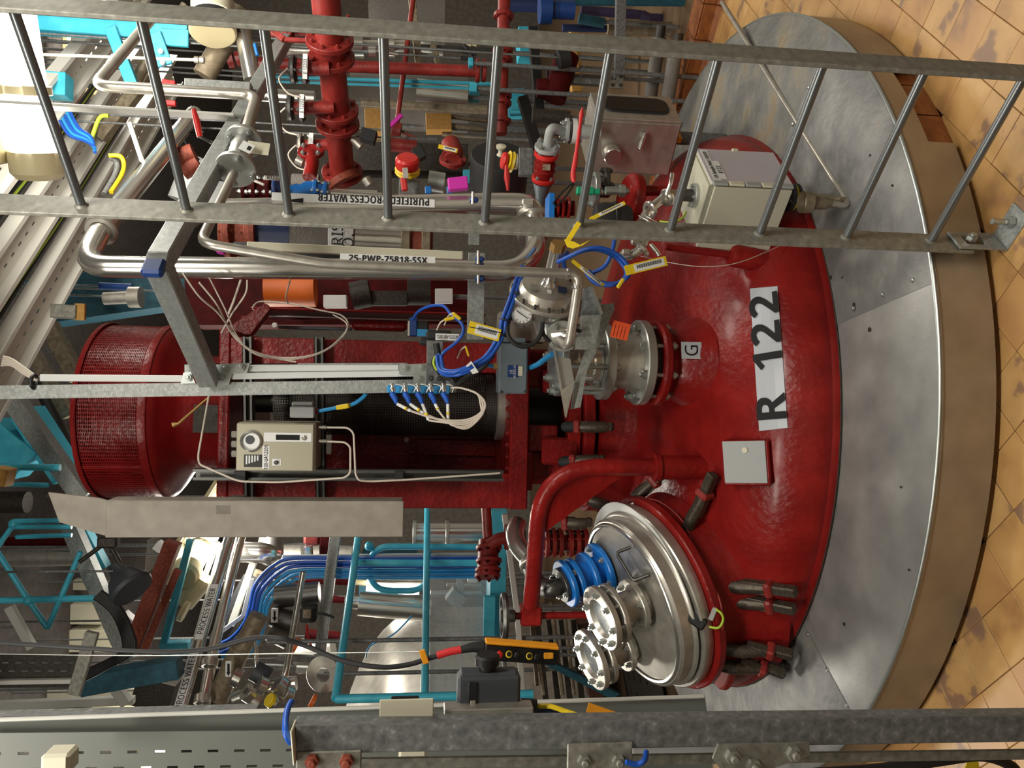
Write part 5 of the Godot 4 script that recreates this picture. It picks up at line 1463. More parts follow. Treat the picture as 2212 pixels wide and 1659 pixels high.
	flange(cv, c0 - AX * 0.03, AX, 0.054, 0.02, M.red_bright, 4, 0.01, M.zinc, false, 0.8, false)
	put(cv, "body", MB.new().tube([c0 - AX * 0.03, c0 - AX * 0.13], 0.043, 20), M.red)
	for q in [0.07, 0.1]:
		put(cv, "body_rib", MB.new().lathe(ringp(0.03, 0.05, 0.012), frame(c0 - AX * q, AX), 24), M.red)
	put(cv, "rating_plate", MB.new().box(facing(c0 - AX * 0.06 + Vector3(-0.032, 0, 0.034), Vector3(-0.4, 0.2, 1)), Vector3(0.026, 0.034, 0.004), 0.001), M.lagging)
	flange(cv, c0 - AX * 0.15, AX, 0.052, 0.02, M.red_bright, 4, 0.01, M.zinc, false, 0.8, false)
	put(cv, "grey_cone", MB.new().lathe([Vector2(0.048, 0), Vector2(0.04, 0.02), Vector2(0.026, 0.07), Vector2(0.022, 0.11)], frame(c0 - AX * 0.155, -AX), 22), M.box_grey)
	var el := c0 + AX * 0.018
	pipe(cv, "elbow", M.box_light, [el, el + AX * 0.09, P(1216, 284, 3.28)], 0.02, 0.07, 16)
	var wf2 := P(1220, 282, 3.28)
	flange(cv, wf2, -Vector3.UP, 0.052, 0.016, M.box_light, 4, 0.012, M.zinc, false, 0.4, true)
	put(cv, "black_gasket", MB.new().lathe(disc(0.054, 0.008), frame(wf2 - Vector3.UP * 0.018, -Vector3.UP), 26), M.rubber)
	put(cv, "white_spacer", MB.new().lathe(disc(0.052, 0.026), frame(wf2 - Vector3.UP * 0.026, -Vector3.UP), 26), M.gasket)
	put(cv, "outlet_stub", MB.new().tube([wf2 - Vector3.UP * 0.05, Vector3(wf2.x, eh.y - 0.01, wf2.z)], 0.03, 16), M.box_light)
	var rr := thing("red_ribbon", "limp red plastic ribbon hanging over the stainless cabinet", "ribbon", P(1238, 395, 3.0))
	put(rr, "ribbon", MB.new().tube(curve(L([[1258, 232, 3.0], [1254, 262, 3.0], [1249, 300, 3.0], [1243, 345, 3.0], [1238, 375, 3.0], [1240, 395, 3.0]])), [0.0025, 0.0037, 0.0062, 0.0087, 0.0099, 0.0087, 0.0074, 0.0062, 0.0074, 0.0074, 0.0087, 0.0074, 0.0074, 0.0087, 0.0081, 0.0074, 0.0087, 0.0099, 0.0099, 0.0099, 0.0112, 0.0099, 0.0099, 0.0112, 0.0105, 0.0112, 0.0118, 0.0112, 0.0087, 0.0062, 0.0031], 7), M.red_tag)
	put(rr, "tie_wire", MB.new().tube(curve(L([[1238, 395, 3.0], [1215, 415, 2.95], [1195, 440, 2.9]])), 0.004, 6), M.black)
	put(rr, "tie_wire", MB.new().tube(curve(L([[1240, 398, 3.0], [1222, 425, 2.95], [1200, 448, 2.9]])), 0.004, 6), M.black)

	# --- black drum with valve handle ---
	var bd := thing("black_drum", "squat black plastic drum with cream knob on its face", "drum", P(1080, 400, 3.95))
	var b0 := P(1081, 335, 3.9)
	put(bd, "shell", MB.new().lathe([Vector2(0, -0.2), Vector2(0.148, -0.2), Vector2(0.15, -0.19), Vector2(0.15, -0.012), Vector2(0.146, -0.003), Vector2(0, 0.0)], frame(b0, AX), 40), M.rubber)
	put(bd, "cream_knob", MB.new().lathe([Vector2(0.02, 0), Vector2(0.012, 0.012), Vector2(0.012, 0.03), Vector2(0.024, 0.038), Vector2(0.026, 0.05), Vector2(0, 0.056)], frame(b0, AX), 20), M.cream)
	put(bd, "red_collar", MB.new().lathe(disc(0.12, 0.06), frame(b0 - AX * 0.27, AX), 30), M.red_dull)
	var lv := thing("lever_valve", "red lever valve with yellow lock wheel before the black drum", "valve", P(1100, 408, 3.6))
	var l0 := P(1094, 348, 3.6)
	put(lv, "red_disc", MB.new().lathe(disc(0.04, 0.022, 0.006), frame(l0, Vector3(0.1, 0.95, 0.2)), 24), M.red_bright)
	put(lv, "yellow_wheel", MB.new().lathe([Vector2(0.03, 0), Vector2(0.05, 0.004), Vector2(0.044, 0.014), Vector2(0.05, 0.024), Vector2(0.03, 0.03)], frame(l0 - Vector3(0, 0.005, 0), Vector3(-0.1, -0.95, -0.2)), 20), M.yellow)
	put(lv, "cream_washer", MB.new().lathe(disc(0.036, 0.02), frame(l0 - Vector3(0, 0.034, 0), Vector3(0, -1, 0)), 20), M.cream)
	put(lv, "lever", MB.new().tube([P(1094, 358, 3.56), P(1095, 382, 3.55), P(1097, 412, 3.55)], [0.008, 0.015, 0.006], 10), M.red_bright)
	put(lv, "actuator_plate", slabm([1122, 318, 1150, 380], 3.55, 0.03), M.galv_dark)
	var bv := thing("locked_knob", "round red valve knob on yellow collar with padlock strap", "valve", P(880, 405, 3.5))
	var v0 := P(880, 352, 3.5)
	put(bv, "red_cap", MB.new().lathe([Vector2(0, 0.03), Vector2(0.045, 0.028), Vector2(0.054, 0.018), Vector2(0.054, -0.016), Vector2(0.05, -0.024)], frame(v0, AX), 30), M.red_bright)
	put(bv, "yellow_collar", MB.new().lathe([Vector2(0.05, 0), Vector2(0.057, -0.008), Vector2(0.052, -0.016), Vector2(0.057, -0.024), Vector2(0.05, -0.034), Vector2(0.03, -0.036)], frame(v0 - AX * 0.022, AX), 26), M.yellow)
	put(bv, "red_handle", MB.new().box(facing(P(873, 398, 3.44), Vector3(0, 0.1, 1), Vector3(1, 0.15, 0)), Vector3(0.028, 0.062, 0.016), 0.006), M.red_bright)
	put(bv, "strap", MB.new().box(facing(P(876, 374, 3.43), Vector3(0.1, 0.1, 1), Vector3(1, 0.1, 0)), Vector3(0.024, 0.05, 0.004), 0.001), M.steel_dull)
	put(bv, "body", slabm([862, 386, 905, 425], 3.55, 0.06), M.galv_dark)
	one("pink_tag", "bright pink card tag lying near the lettered water pipe", "tag", "card", M.pink, [[968, 400, 1010, 396, 3.2, 26]])
	one("magenta_tape", "magenta tape strip tied on the slanting red rod", "ribbon", "tape", M.pink, [[840, 275, 868, 248, 4.2, 9]])

	# --- main red spool, horizontal, above eye height ---
	var h := 2.12
	var r1 := thing("red_spool_pipe", "large red flanged spool pipe running level above the ladder rungs", "pipe", PY(740, 382, h))
	spool(r1, PY(700, -40, h), PY(740, 378, h), 0.068, M.red_dull, [0.26, 0.345, 0.615, 0.69, 0.985], 0.115, 0.026, 8, false, M.red_dull)
	put(r1, "band", MB.new().lathe(ringp(0.068, 0.0705, 0.02), frame(PY(717, 92, h), PY(740, 378, h) - PY(700, -40, h)), 24), M.gasket)
	var ax1 := (PY(740, 378, h) - PY(700, -40, h)).normalized()
	for q in [[717, 70], [733, 250]]:
		for i in 4:
			var an := TAU * i / 4 + 0.5
			var g := frame(PY(q[0], q[1], h), ax1)
			put(r1, "tie_rod", MB.new().tube([g * Vector3(cos(an) * 0.09, -0.07, sin(an) * 0.09), g * Vector3(cos(an) * 0.09, 0.08, sin(an) * 0.09)], 0.008, 8), M.red_dull)
	var stems := [[[712, 148], [640, 150], "JI 12203"], [[722, 232], [634, 234], "JI 12202"], [[736, 312], [655, 314], "JI 12201"]]
	var names := ["uppermost small black flanged gauge branch off the red spool", "middle small black flanged gauge branch off the red spool", "lowest small steel flanged gauge branch beside a yellow tag"]
	for i in 3:
		var e: Array = stems[i]
		var a := PY(e[0][0], e[0][1], h)
		var b := P(e[1][0], e[1][1], -a.z)
		var bt := thing("gauge_branch", names[i], "fitting", a)
		put(bt, "red_stub", MB.new().tube([a, b], 0.032, 16), M.red_dull)
		for kx in [0.0, 0.055]:
			flange(bt, b + Vector3.UP * (kx - 0.05), Vector3.UP, 0.066, 0.016, M.steel_dark if i < 2 else M.steel_dull, 4, 0.009, M.zinc, true, 0.4)
		put(bt, "spacer", MB.new().tube([b, b + Vector3.UP * 0.03], 0.05, 16), M.soot)
		var lp := facing(b + Vector3(-0.01, -0.052, 0.068), Vector3(0, 0, 1))
		plate(bt, "white_label", lp, 0.12, 0.022, 0.001, M.white)
		text(bt, e[2], lp * at(Vector3(0, 0, 0.002)), 0.016, M.ink, 0.9)
		wire(bt, "white_lead", M.white_cable, [b + Vector3(-0.02, 0.03, 0.06), b + Vector3(-0.07, 0.07, 0.05), b + Vector3(-0.13, 0.03, 0.04), b + Vector3(-0.15, -0.03, 0.05)], 0.0045)
	# --- lower red spool ---
	var r2 := thing("red_valve_train", "slimmer red valve train running level below eye height", "pipe", P(1081, 290, 4.6))
	spool(r2, P(1090, -30, 4.6), P(1081, 290, 4.6), 0.038, M.red_dull, [0.2, 0.44, 0.5, 0.74, 0.79, 0.91], 0.062, 0.024, 4, true)
	put(r2, "side_flange", MB.new().lathe(disc(0.07, 0.024), frame(P(1036, 153, 4.6), Vector3.UP), 24), M.red_dull)
	put(r2, "side_flange", MB.new().lathe(disc(0.066, 0.024), frame(P(1050, 153, 4.6), Vector3.UP), 24), M.red_dull)
	var rp := one("red_riser_pipe", "plain red riser pipe standing upright behind the spool", "pipe", "pipe", M.red_dull, [[560, 136, 1036, 154, 4.62, 25, true]])
	one("red_slanting_rod", "thin slanting red rod with end ring", "rod", "rod", M.red_dull, [[893, -5, 855, 285, 4.9, 11, true]])
	one("brown_riser_pipe", "dull brown riser pipe beyond the red spool", "pipe", "pipe", M.lagging, [[780, 222, 1052, 238, 5.2, 19, true]])
	# red elbow, blue valve and small fittings below the spool
	var re := thing("red_elbow", "glossy red elbow flange below the large red spool", "fitting", P(672, 382, 4.0))
	flange(re, P(672, 332, 4.0), AX, 0.066, 0.02, M.red, 4, 0.012, M.zinc, false, 0.7, false)
	pipe(re, "elbow", M.red, L([[672, 335, 4.0], [675, 350, 3.95], [668, 384, 3.9]]), 0.034, 0.03, 16)
	var re2 := thing("red_elbow", "red elbow flange beside the black drum with yellow tag", "fitting", P(975, 392, 4.0))
	flange(re2, P(978, 350, 4.0), AX, 0.07, 0.022, M.red_dull, 4, 0.012, M.red_dull, false, 0.7, false)
	pipe(re2, "elbow", M.red_dull, L([[978, 350, 4.0], [982, 330, 4.05], [972, 310, 4.1]]), 0.05, 0.04, 18)
	code_tag("barcode_tag", "yellow barcode tag above the red elbow beside black drum", P(947, 316, 3.9), P(988, 326, 3.9), 0.022)
	var ov := thing("blue_gate_valve", "bright blue cast valve above the lettered water pipe", "valve", P(690, 425, 3.5))
	put(ov, "body", MB.new().tube(curve(L([[625, 412, 3.5], [650, 415, 3.5], [680, 410, 3.5], [705, 414, 3.5]])), [0.024, 0.026, 0.03, 0.034, 0.036, 0.034, 0.034, 0.036, 0.04, 0.042, 0.042, 0.04, 0.036, 0.032, 0.03, 0.028, 0.026, 0.024, 0.022], 14), M.blue)
	for q in [[686, 410], [708, 414]]:
		flange(ov, P(q[0], q[1], 3.5), Vector3.UP, 0.044, 0.016, M.blue, 4, 0.009, M.zinc, false, 0.3, true)
	put(ov, "spindle", MB.new().tube([P(715, 418, 3.5), P(825, 425, 3.5)], 0.018, 12), M.steel)
	var dv := thing("dark_red_valve", "dark red flanged valve tagged R122", "valve", P(570, 420, 3.4))
	put(dv, "body", MB.new().tube([P(530, 408, 3.4), P(600, 410, 3.4)], 0.042, 18), M.red_dark)
	for q in [[534, 408], [556, 408], [586, 409]]:
		flange(dv, P(q[0], q[1], 3.4), Vector3.UP, 0.058, 0.016, M.red_dark, 4, 0.011, M.zinc, false, 0.5, true)
	put(dv, "blue_flange", MB.new().lathe(disc(0.06, 0.016), frame(P(600, 410, 3.4), Vector3.UP), 24), M.blue_deep)
	put(dv, "lever", MB.new().box(facing(P(554, 392, 3.3), Vector3.BACK, Vector3(0.4, 1, 0)), Vector3(0.012, 0.07, 0.01), 0.003), M.steel_dull)
	var rt := thing("steel_name_tag", "small steel tag stamped R122", "tag", P(590, 385, 3.28))
	slab(rt, "plate", M.steel_dull, [570, 379, 602, 390], 3.28, 0.002)
	words_down(rt, "R122", P(588, 384, 3.277), 0.014, M.ink, 1.0)
	# insulated glass spool with RIS label
	var gl := thing("foil_wrapped_spool", "foil wrapped flanged pipe spool with white RIS label", "pipe", P(900, 520, 3.6))
	spool(gl, P(480, 505, 3.6), P(935, 525, 3.6), 0.085, M.oxide, [0.04, 0.14], 0.12, 0.03, 6, true)
	put(gl, "grey_sleeve", MB.new().tube([P(560, 508, 3.6), P(632, 512, 3.6)], 0.1, 22), M.blue_dark)
	put(gl, "clear_sleeve", MB.new().tube([P(632, 512, 3.6), P(716, 515, 3.6)], 0.098, 22), M.lagging_grey)
	put(gl, "foil_wrap", MB.new().tube(curve([P(770, 517, 3.6), P(800, 519, 3.6), P(840, 521, 3.6), P(870, 523, 3.6)], 3), [0.093, 0.098, 0.094, 0.1, 0.095, 0.1, 0.096, 0.099, 0.092, 0.09], 12), M.steel)
	var rl := put(gl, "label_band", MB.new().lathe(ringp(0.085, 0.1, W(52, 3.6), 0.002), frame(P(768, 517, 3.6), Vector3.UP), 28), M.white)
	text(gl, "RIS", facing(P(729, 507, 3.49), Vector3.BACK), 0.05, M.ink, 1.0)
	text(gl, "O.", facing(P(752, 520, 3.49), Vector3.BACK), 0.05, M.ink, 1.0)
	for q in [875, 918]:
		put(gl, "wooden_ring", MB.new().lathe(disc(0.11, 0.04), frame(P(q + 12, 522, 3.6), Vector3.UP), 26), M.lagging)
	# black actuator, green plug, red nozzle disc near the stringer
	var ba := thing("black_actuator", "rounded black actuator housing behind the rung end", "actuator", P(1300, 490, 2.75))
	put(ba, "housing", MB.new().lathe([Vector2(0, 0), Vector2(0.05, 0), Vector2(0.062, 0.02), Vector2(0.065, 0.1), Vector2(0.055, 0.13), Vector2(0, 0.135)], frame(P(1360, 478, 2.75), Vector3.UP), 28), M.rubber)
	put(ba, "rib", MB.new().lathe(ringp(0.06, 0.068, 0.014), frame(P(1330, 476, 2.75), Vector3.UP), 28), M.black)
	var rd := thing("red_blind_disc", "thick red disc flange beside zinc studs above the sample box", "flange", P(1375, 450, 2.85))
	put(rd, "disc", MB.new().lathe(disc(0.1, 0.04, 0.006), frame(P(1372, 432, 2.95), Vector3(0.1, 1, 0.2)), 36), M.red)
	put(rd, "zinc_stud", MB.new().tube([P(1308, 412, 2.8), P(1345, 412, 2.8)], 0.016, 12), M.zinc)
	put(rd, "pipe", MB.new().tube([P(1378, 412, 2.95), P(1440, 412, 2.95)], 0.02, 14), M.red)
	bolt(rd, P(1338, 412, 2.8), -Vector3.UP, 0.024, M.zinc, "nut")
	one("green_plug", "small green plug with blue tip behind the rung", "plug", "shell", M.green, [[1245, 412, 1282, 413, 2.9, 16], [1282, 413, 1296, 415, 2.9, 11]])
	var zf := thing("zinc_flange_pair", "pair of pale zinc flanges below the stainless cabinet", "flange", P(1300, 395, 3.0))
	flange(zf, P(1290, 410, 3.0), Vector3.UP, 0.07, 0.02, M.zinc, 4, 0.012, M.zinc, false, 0.4, true)
	flange(zf, P(1312, 395, 3.05), Vector3.UP, 0.06, 0.02, M.steel_dark, 4, 0.012, M.steel_dark, false, 0.4, true)
	var bw := thing("blue_wafer_valve", "thin blue wafer plate between red flanges behind the stringer", "valve", P(1200, 445, 2.95))
	put(bw, "blue_plate", slabm([1186, 416, 1198, 478], 2.95, 0.1), M.blue)
	for q in [1206, 1218, 1230]:
		put(bw, "red_flange", MB.new().lathe(disc(0.045, 0.012), frame(P(q, 450, 3.0), Vector3.UP), 22), M.red)
	put(bw, "body", MB.new().tube([P(1198, 450, 3.0), P(1240, 450, 3.0)], 0.03, 16), M.red_dark)
	var yr := thing("yellow_ribbon", "yellow plastic ribbon looped round the ladder stringer", "ribbon", P(1250, 532, 1.98))
	put(yr, "strap", MB.new().box(facing(P(1238, 502, 1.965), Vector3(0, 0, 1), Vector3(0.75, -0.45, 0)), Vector3(0.013, 0.062, 0.002), 0.0005), M.yellow)
	polyplate(yr, "tail", M.yellow, [[1219, 517], [1240, 522], [1253, 529], [1275, 518], [1258, 530], [1238, 537], [1226, 533]], 1.96, 0.004)

# plate with rows of slots: pieces between the slots joined into one sheet
func slotted(f: Transform3D, w: float, ln: float, th: float, rows: Array, pitch: float, sl: float, sw: float) -> MB:
	var b := MB.new()
	var edges := [-w / 2]
	for r in rows:
		edges.append(r - sw / 2)
		edges.append(r + sw / 2)
	edges.append(w / 2)
	for i in edges.size() - 1:
		var e0: float = edges[i]
		var e1: float = edges[i + 1]
		if i % 2 == 0:
			b.box(f * at(Vector3((e0 + e1) / 2, 0, 0)), Vector3(e1 - e0, ln, th), 0)
		else:
			var n := int(ln / pitch)
			for k in n + 1:
				var y0 := -ln / 2 + k * pitch - (pitch - sl) / 2 + (pitch * 0.5 if (i / 2) % 2 else 0.0)
				var a := clampf(y0, -ln / 2, ln / 2)
				var c := clampf(y0 + pitch - sl, -ln / 2, ln / 2)
				if c - a > 0.002:
					b.box(f * at(Vector3((e0 + e1) / 2, (a + c) / 2, 0)), Vector3(sw, c - a, th), 0)
	return b

func left_side() -> void:
	# --- galvanised post close by ---
	var d := 1.45
	var po := thing("galvanised_post", "blotchy galvanised steel post with bolted splice plates", "post", P(2230, 1575, d))
	bar(po, "front_flange", M.galv_dark, P(637, 1596, d), P(2300, 1572, d), W(62, d), 0.006)
	bar(po, "side_web", M.galv_dark, P(637, 1563, d + 0.03), P(2300, 1543, d + 0.03), 0.006, 0.06)
	bar(po, "rear_lip", M.galv_old, P(660, 1650, d + 0.04), P(2300, 1628, d + 0.04), W(26, d), 0.006)
	bar(po, "end_cap", M.cream, P(634, 1566, d), P(640, 1640, d), 0.004, 0.05)
	for q in [[640, 1626, 780, 1675], [1226, 1608, 1366, 1675]]:
		var o := slab(po, "splice_plate", M.galv_old, q, d - 0.008, 0.006)
		for s in [0.25, 0.78]:
			bolt(o, P(lerpf(q[0], q[2], s), 1642, d - 0.008), Vector3.BACK, 0.013, M.oxide if q[0] < 900 else M.galv_old)
	var o2 := polyplate(po, "splice_plate", M.galv_old, [[1552, 1608], [1748, 1604], [1750, 1632], [1665, 1662], [1640, 1680], [1570, 1680], [1540, 1640]], d - 0.008, 0.006)
	for q in [[1580, 1632], [1712, 1625], [1625, 1652]]:
		bolt(o2, P(q[0], q[1], d - 0.008), Vector3.BACK, 0.015, M.galv_old)
	# --- wide grey cable duct ---
	var du := thing("cable_duct", "wide plain grey cable duct with slotted flank beside the post", "duct", P(1525, 1530, 1.74))
	polyplate(du, "front_sheet", M.tray_grey, [[-40, 1556], [600, 1535], [1522, 1503], [1532, 1564], [640, 1592], [-40, 1606]], 1.74, 0.004)
	bar(du, "rolled_lip", M.tray, P(-40, 1556, 1.735), P(1522, 1504, 1.735), 0.007, 0.012)
	bar(du, "dark_return", M.galv_dark, P(-40, 1546, 1.77), P(560, 1530, 1.77), 0.012, 0.03)
	var s0 := P(-40, 1640, 1.72)
	var s1 := P(1540, 1620, 1.72)
	var sf := frame((s0 + s1) / 2, s1 - s0, Vector3.BACK)
	put(du, "slotted_flank", slotted(sf, 0.11, s0.distance_to(s1), 0.003, [-0.012, 0.022], 0.055, 0.022, 0.006), M.tray_grey)
	for q in [[118, 1648], [892, 1652]]:
		slab(du, "cream_clip", M.cream, [q[0] - 32, q[1] - 16, q[0] + 30, q[1] + 30], 1.6, 0.05, 0.006)
	slab(du, "cream_notice", M.cream, [820, 1512, 936, 1556], 1.5, 0.004)
	slab(du, "black_backing", M.black, [845, 1505, 905, 1513], 1.52, 0.004)
	var bh := thing("blue_cable_hook", "bright blue cable bent over the end of the galvanised post", "cable", P(628, 1604, 1.5))
	wire(bh, "cable", M.blue_cable, L([[630, 1515, 1.55], [622, 1530, 1.53], [617, 1555, 1.5], [618, 1585, 1.47], [628, 1604, 1.48]]), 0.0062)
	# --- isolator box and bracket ---
	var ib := thing("isolator_switch", "dark grey isolator box with round black knob", "switch", P(1125, 1528, 1.55))
	slab(ib, "housing", M.charcoal, [989, 1464, 1124, 1531], 1.55, 0.05, 0.006)
	slab(ib, "lid", M.charcoal, [994, 1456, 1118, 1465], 1.556, 0.04, 0.004)
	put(ib, "knob", MB.new().lathe([Vector2(0.018, 0), Vector2(0.018, 0.008), Vector2(0.025, 0.01), Vector2(0.026, 0.026), Vector2(0.022, 0.03), Vector2(0, 0.03)], frame(P(1052, 1444, 1.575), Vector3(1, 0.0, 0.05)), 28), M.black)
	slab(ib, "label_slot", M.black, [1012, 1474, 1031, 1522], 1.547, 0.004)
	slab(ib, "slot_slider", M.steel_dull, [1016, 1514, 1028, 1523], 1.544, 0.004)
	slab(ib, "mounting_plate", M.steel_dull, [959, 1534, 1152, 1557], 1.52, 0.04, 0.002)
	put(ib, "plate_stud", MB.new().tube([P(1020, 1545, 1.525), P(1021, 1562, 1.525)], 0.004, 8), M.steel)
	put(ib, "cable_gland", MB.new().tube([P(1124, 1530, 1.6), P(1158, 1532, 1.6)], 0.02, 16), M.black)
	wire(ib, "blue_cable", M.blue_dark, L([[1156, 1532, 1.6], [1185, 1534, 1.6], [1220, 1542, 1.6], [1252, 1550, 1.58]]), 0.008)
	wire(ib, "yellow_cable", M.yellow, L([[1160, 1526, 1.6], [1190, 1526, 1.59], [1225, 1538, 1.58], [1250, 1546, 1.57]]), 0.0055)
	var am := thing("amber_warning_sign", "amber edged warning sheet stuck on the grey duct", "sign", P(1340, 1550, 1.68))
	polyplate(am, "sheet", M.amber, [[1272, 1518], [1362, 1550], [1338, 1556], [1288, 1538], [1284, 1556], [1262, 1556]], 1.69, 0.002)
	# --- crane pendant on its cable ---
	var dp := 1.95
	var pe := thing("crane_pendant", "black and yellow hoist pendant control hanging on black cable", "control", P(1208, 1412, dp))
	bar(pe, "body", M.black, P(1042, 1404, dp), P(1207, 1416, dp), W(38, dp), 0.034, Vector3.BACK, 0.008)
	bar(pe, "yellow_shell", M.amber, P(1048, 1384, dp - 0.004), P(1206, 1397, dp - 0.004), W(7, dp), 0.036, Vector3.BACK, 0.003)
	var bc := [[1079, 1412, M.red_bright], [1099, 1412, M.yellow], [1117, 1414, M.black], [1143, 1416, M.yellow], [1160, 1418, M.black]]
	for q in bc:
		put(pe, "push_button", MB.new().lathe(disc(0.0085, 0.01, 0.002), frame(P(q[0], q[1], dp - 0.024), Vector3.BACK), 16), q[2])
		put(pe, "button_cap", MB.new().lathe(disc(0.006, 0.005, 0.001), frame(P(q[0], q[1], dp - 0.034), Vector3.BACK), 14), M.black if q[2] != M.red_bright else M.red_bright)
	slab(pe, "orange_key", M.amber, [1175, 1411, 1196, 1424], dp - 0.026, 0.006)
	put(pe, "strain_relief", MB.new().tube([P(1045, 1398, dp), P(1020, 1398, dp), P(995, 1404, dp)], [0.016, 0.012, 0.009], 14), M.rubber)
	wire(pe, "cable", M.rubber, L([[-60, 1384, 2.3], [150, 1398, 2.25], [330, 1408, 2.2], [450, 1402, 2.1], [540, 1380, 2.05], [600, 1378, 2.0], [660, 1395, 2.0], [740, 1427, 1.97], [820, 1441, 1.95], [880, 1436, 1.95], [940, 1418, 1.95], [1000, 1403, 1.95]]), 0.0062, 10)
	put(pe, "red_tape", MB.new().tube(L([[944, 1416, dp], [970, 1408, dp], [996, 1403, dp]]), 0.0095, 12), M.red_tag)
	bar(pe, "orange_tag", M.amber, P(911, 1404, dp - 0.01), P(921, 1434, dp - 0.01), 0.016, 0.004)
	wire(pe, "steel_line", M.steel_grey, L([[-40, 1412, 2.3], [300, 1416, 2.2], [600, 1412, 2.1], [905, 1408, 1.97]]), 0.0016, 5)
	# --- things low in the corner of the post ---
	var wp := thing("white_notice", "white plastic strip tucked behind the post splice plate", "sign", P(1545, 1625, 1.5))
	slab(wp, "strip", M.white, [1366, 1612, 1560, 1634], 1.52, 0.004)
	var bs := thing("blue_cable_stub", "short blue cable end poking out behind the splice plate", "cable", P(1398, 1650, 1.44))
	wire(bs, "cable", M.blue_cable, L([[1352, 1646, 1.42], [1375, 1651, 1.42], [1392, 1642, 1.42], [1396, 1624, 1.44]]), 0.0055)
	var fc := thing("looped_cable", "thick black cable looping over the tiles with yellow label", "cable", P(2190, 1650, 1.55))
	wire(fc, "cable", M.rubber, L([[1760, 1672, 1.5], [1900, 1662, 1.5], [2030, 1642, 1.5], [2120, 1632, 1.52], [2180, 1652, 1.55], [2205, 1680, 1.56]]), 0.012, 10)
	polyplate(fc, "yellow_label", M.yellow, [[2090, 1646], [2112, 1640], [2122, 1680], [2076, 1680]], 1.54, 0.002)

	# --- turquoise railing round the platform ---
	var ra := PY(775, 1150, 2.08)
	var rb := PY(725, 1510, 2.08)
	var rail := thing("turquoise_railing", "turquoise tube railing with hooped gate before the steel tank", "railing", Vector3(ra.x, 1.1, ra.z))
	var m0 := Vector3(ra.x, 1.6, ra.z)
	var m1 := Vector3(rb.x, 1.6, rb.z)
	put(rail, "top_rail", MB.new().tube([ra + (ra - rb) * 0.4, rb], 0.024, 14), M.aqua)
	put(rail, "middle_rail", MB.new().tube([m0 + (m0 - m1) * 0.6, m1], 0.022, 14), M.aqua)
	put(rail, "post", MB.new().tube([P(768, 1216, -ra.z - 0.1), P(1085, 1216, -ra.z - 0.1)], 0.024, 14), M.aqua)
	put(rail, "post", MB.new().tube([rb, Vector3(rb.x, 1.0, rb.z)], 0.024, 14), M.aqua)
	var hd := -ra.z + 0.05
	put(rail, "gate_hoop", MB.new().tube(bend(L([[1036, 1182, hd], [798, 1180, hd], [798, 1276, hd], [925, 1276, hd], [925, 1190, hd]]), 0.16, 8), 0.022, 14), M.aqua)
	for q in [[798, 1180, hd], [765, 1217, hd]]:
		put(rail, "ball_joint", MB.new().lathe(ball(0.034), at(P(q[0], q[1], q[2])), 14), M.aqua)
	var bm := thing("turquoise_girder", "broad turquoise painted beam under the platform railing", "beam", P(1090, 1350, 5.1))
	slab(bm, "flange", M.aqua, [1062, 1105, 1090, 1420], 5.1, 0.3)
	slab(bm, "web", M.aqua, [1046, 1290, 1068, 1420], 5.0, 0.05)
	polyplate(bm, "knee_brace", M.aqua_dark, [[1165, 1430], [1180, 1425], [1340, 1500], [1320, 1510]], 4.8, 0.05)  # brace in the darker aqua: its shade is painted in
	one("grey_rail", "pale grey upright channel beside the turquoise beam", "channel", "channel", M.tray, [[1090, 1110, 1118, 1330, 4.7, 12], [1118, 1330, 1130, 1520, 4.7, 12]])
	# --- stainless tank ---
	var tc := P(905, 1650, 6.6)
	var tk := thing("steel_tank", "big domed stainless tank behind turquoise railing", "tank", Vector3(tc.x, 0.3, tc.z))
	var tp := [Vector2(1.28, -1.3), Vector2(1.28, -0.06), Vector2(1.33, -0.05), Vector2(1.33, -0.01), Vector2(1.28, 0.0)]
	for i in range(1, 13):
		var a := PI / 2 * i / 12
		tp.append(Vector2(maxf(1.26 * cos(a), 0.0), 0.68 * sin(a)))
	put(tk, "shell", MB.new().lathe(tp, at(tc), 64), M.steel_dull)
	put(tk, "flange_ring", MB.new().lathe([Vector2(1.28, -0.07), Vector2(1.37, -0.07), Vector2(1.37, -0.02), Vector2(1.28, -0.02)], at(tc), 64), M.steel)
	wire(tk, "blue_string", M.sky_cable, L([[790, 1420, 5.55], [800, 1395, 5.5], [850, 1370, 5.42], [890, 1330, 5.4]]), 0.006, 5)
	var sc := thing("plastic_screen", "clear plastic splash screen standing below the railing", "screen", P(1060, 1400, 5.35))
	slab(sc, "sheet", M.glass, [915, 1250, 1050, 1510], 5.3, 0.006)
	# insulated vertical vessels behind
	var dr := thing("steel_drum", "ribbed stainless drum behind the railing and red valve", "drum", P(1030, 1150, 6.2))
	put(dr, "shell", MB.new().tube([P(895, 1155, 6.2), P(1040, 1155, 6.2)], W(29, 6.2), 28), M.steel)
	for q in [900, 970]:
		put(dr, "rim", MB.new().lathe(ringp(W(27, 6.2), W(31, 6.2), 0.03), frame(P(q, 1155, 6.2), Vector3.UP), 28), M.steel_dull)
	one("polished_duct", "polished duct standing upright behind the tank dome", "duct", "shell", M.steel, [[775, 1305, 930, 1318, 5.9, 50, true], [745, 1300, 800, 1302, 5.9, 30, true]])
	one("dark_bottle", "dark glossy pipe standing with white arrow sticker", "pipe", "shell", M.steel_dark, [[595, 1290, 690, 1280, 5.4, 46, true], [588, 1330, 640, 1345, 5.4, 44, true], [585, 1360, 625, 1380, 5.4, 46, true]])
	one("amber_pipe", "amber tinted plastic pipe labelled with arrow", "pipe", "shell", M.lagging, [[470, 1510, 520, 1400, 4.9, 44, true], [512, 1420, 560, 1330, 4.9, 40, true]])
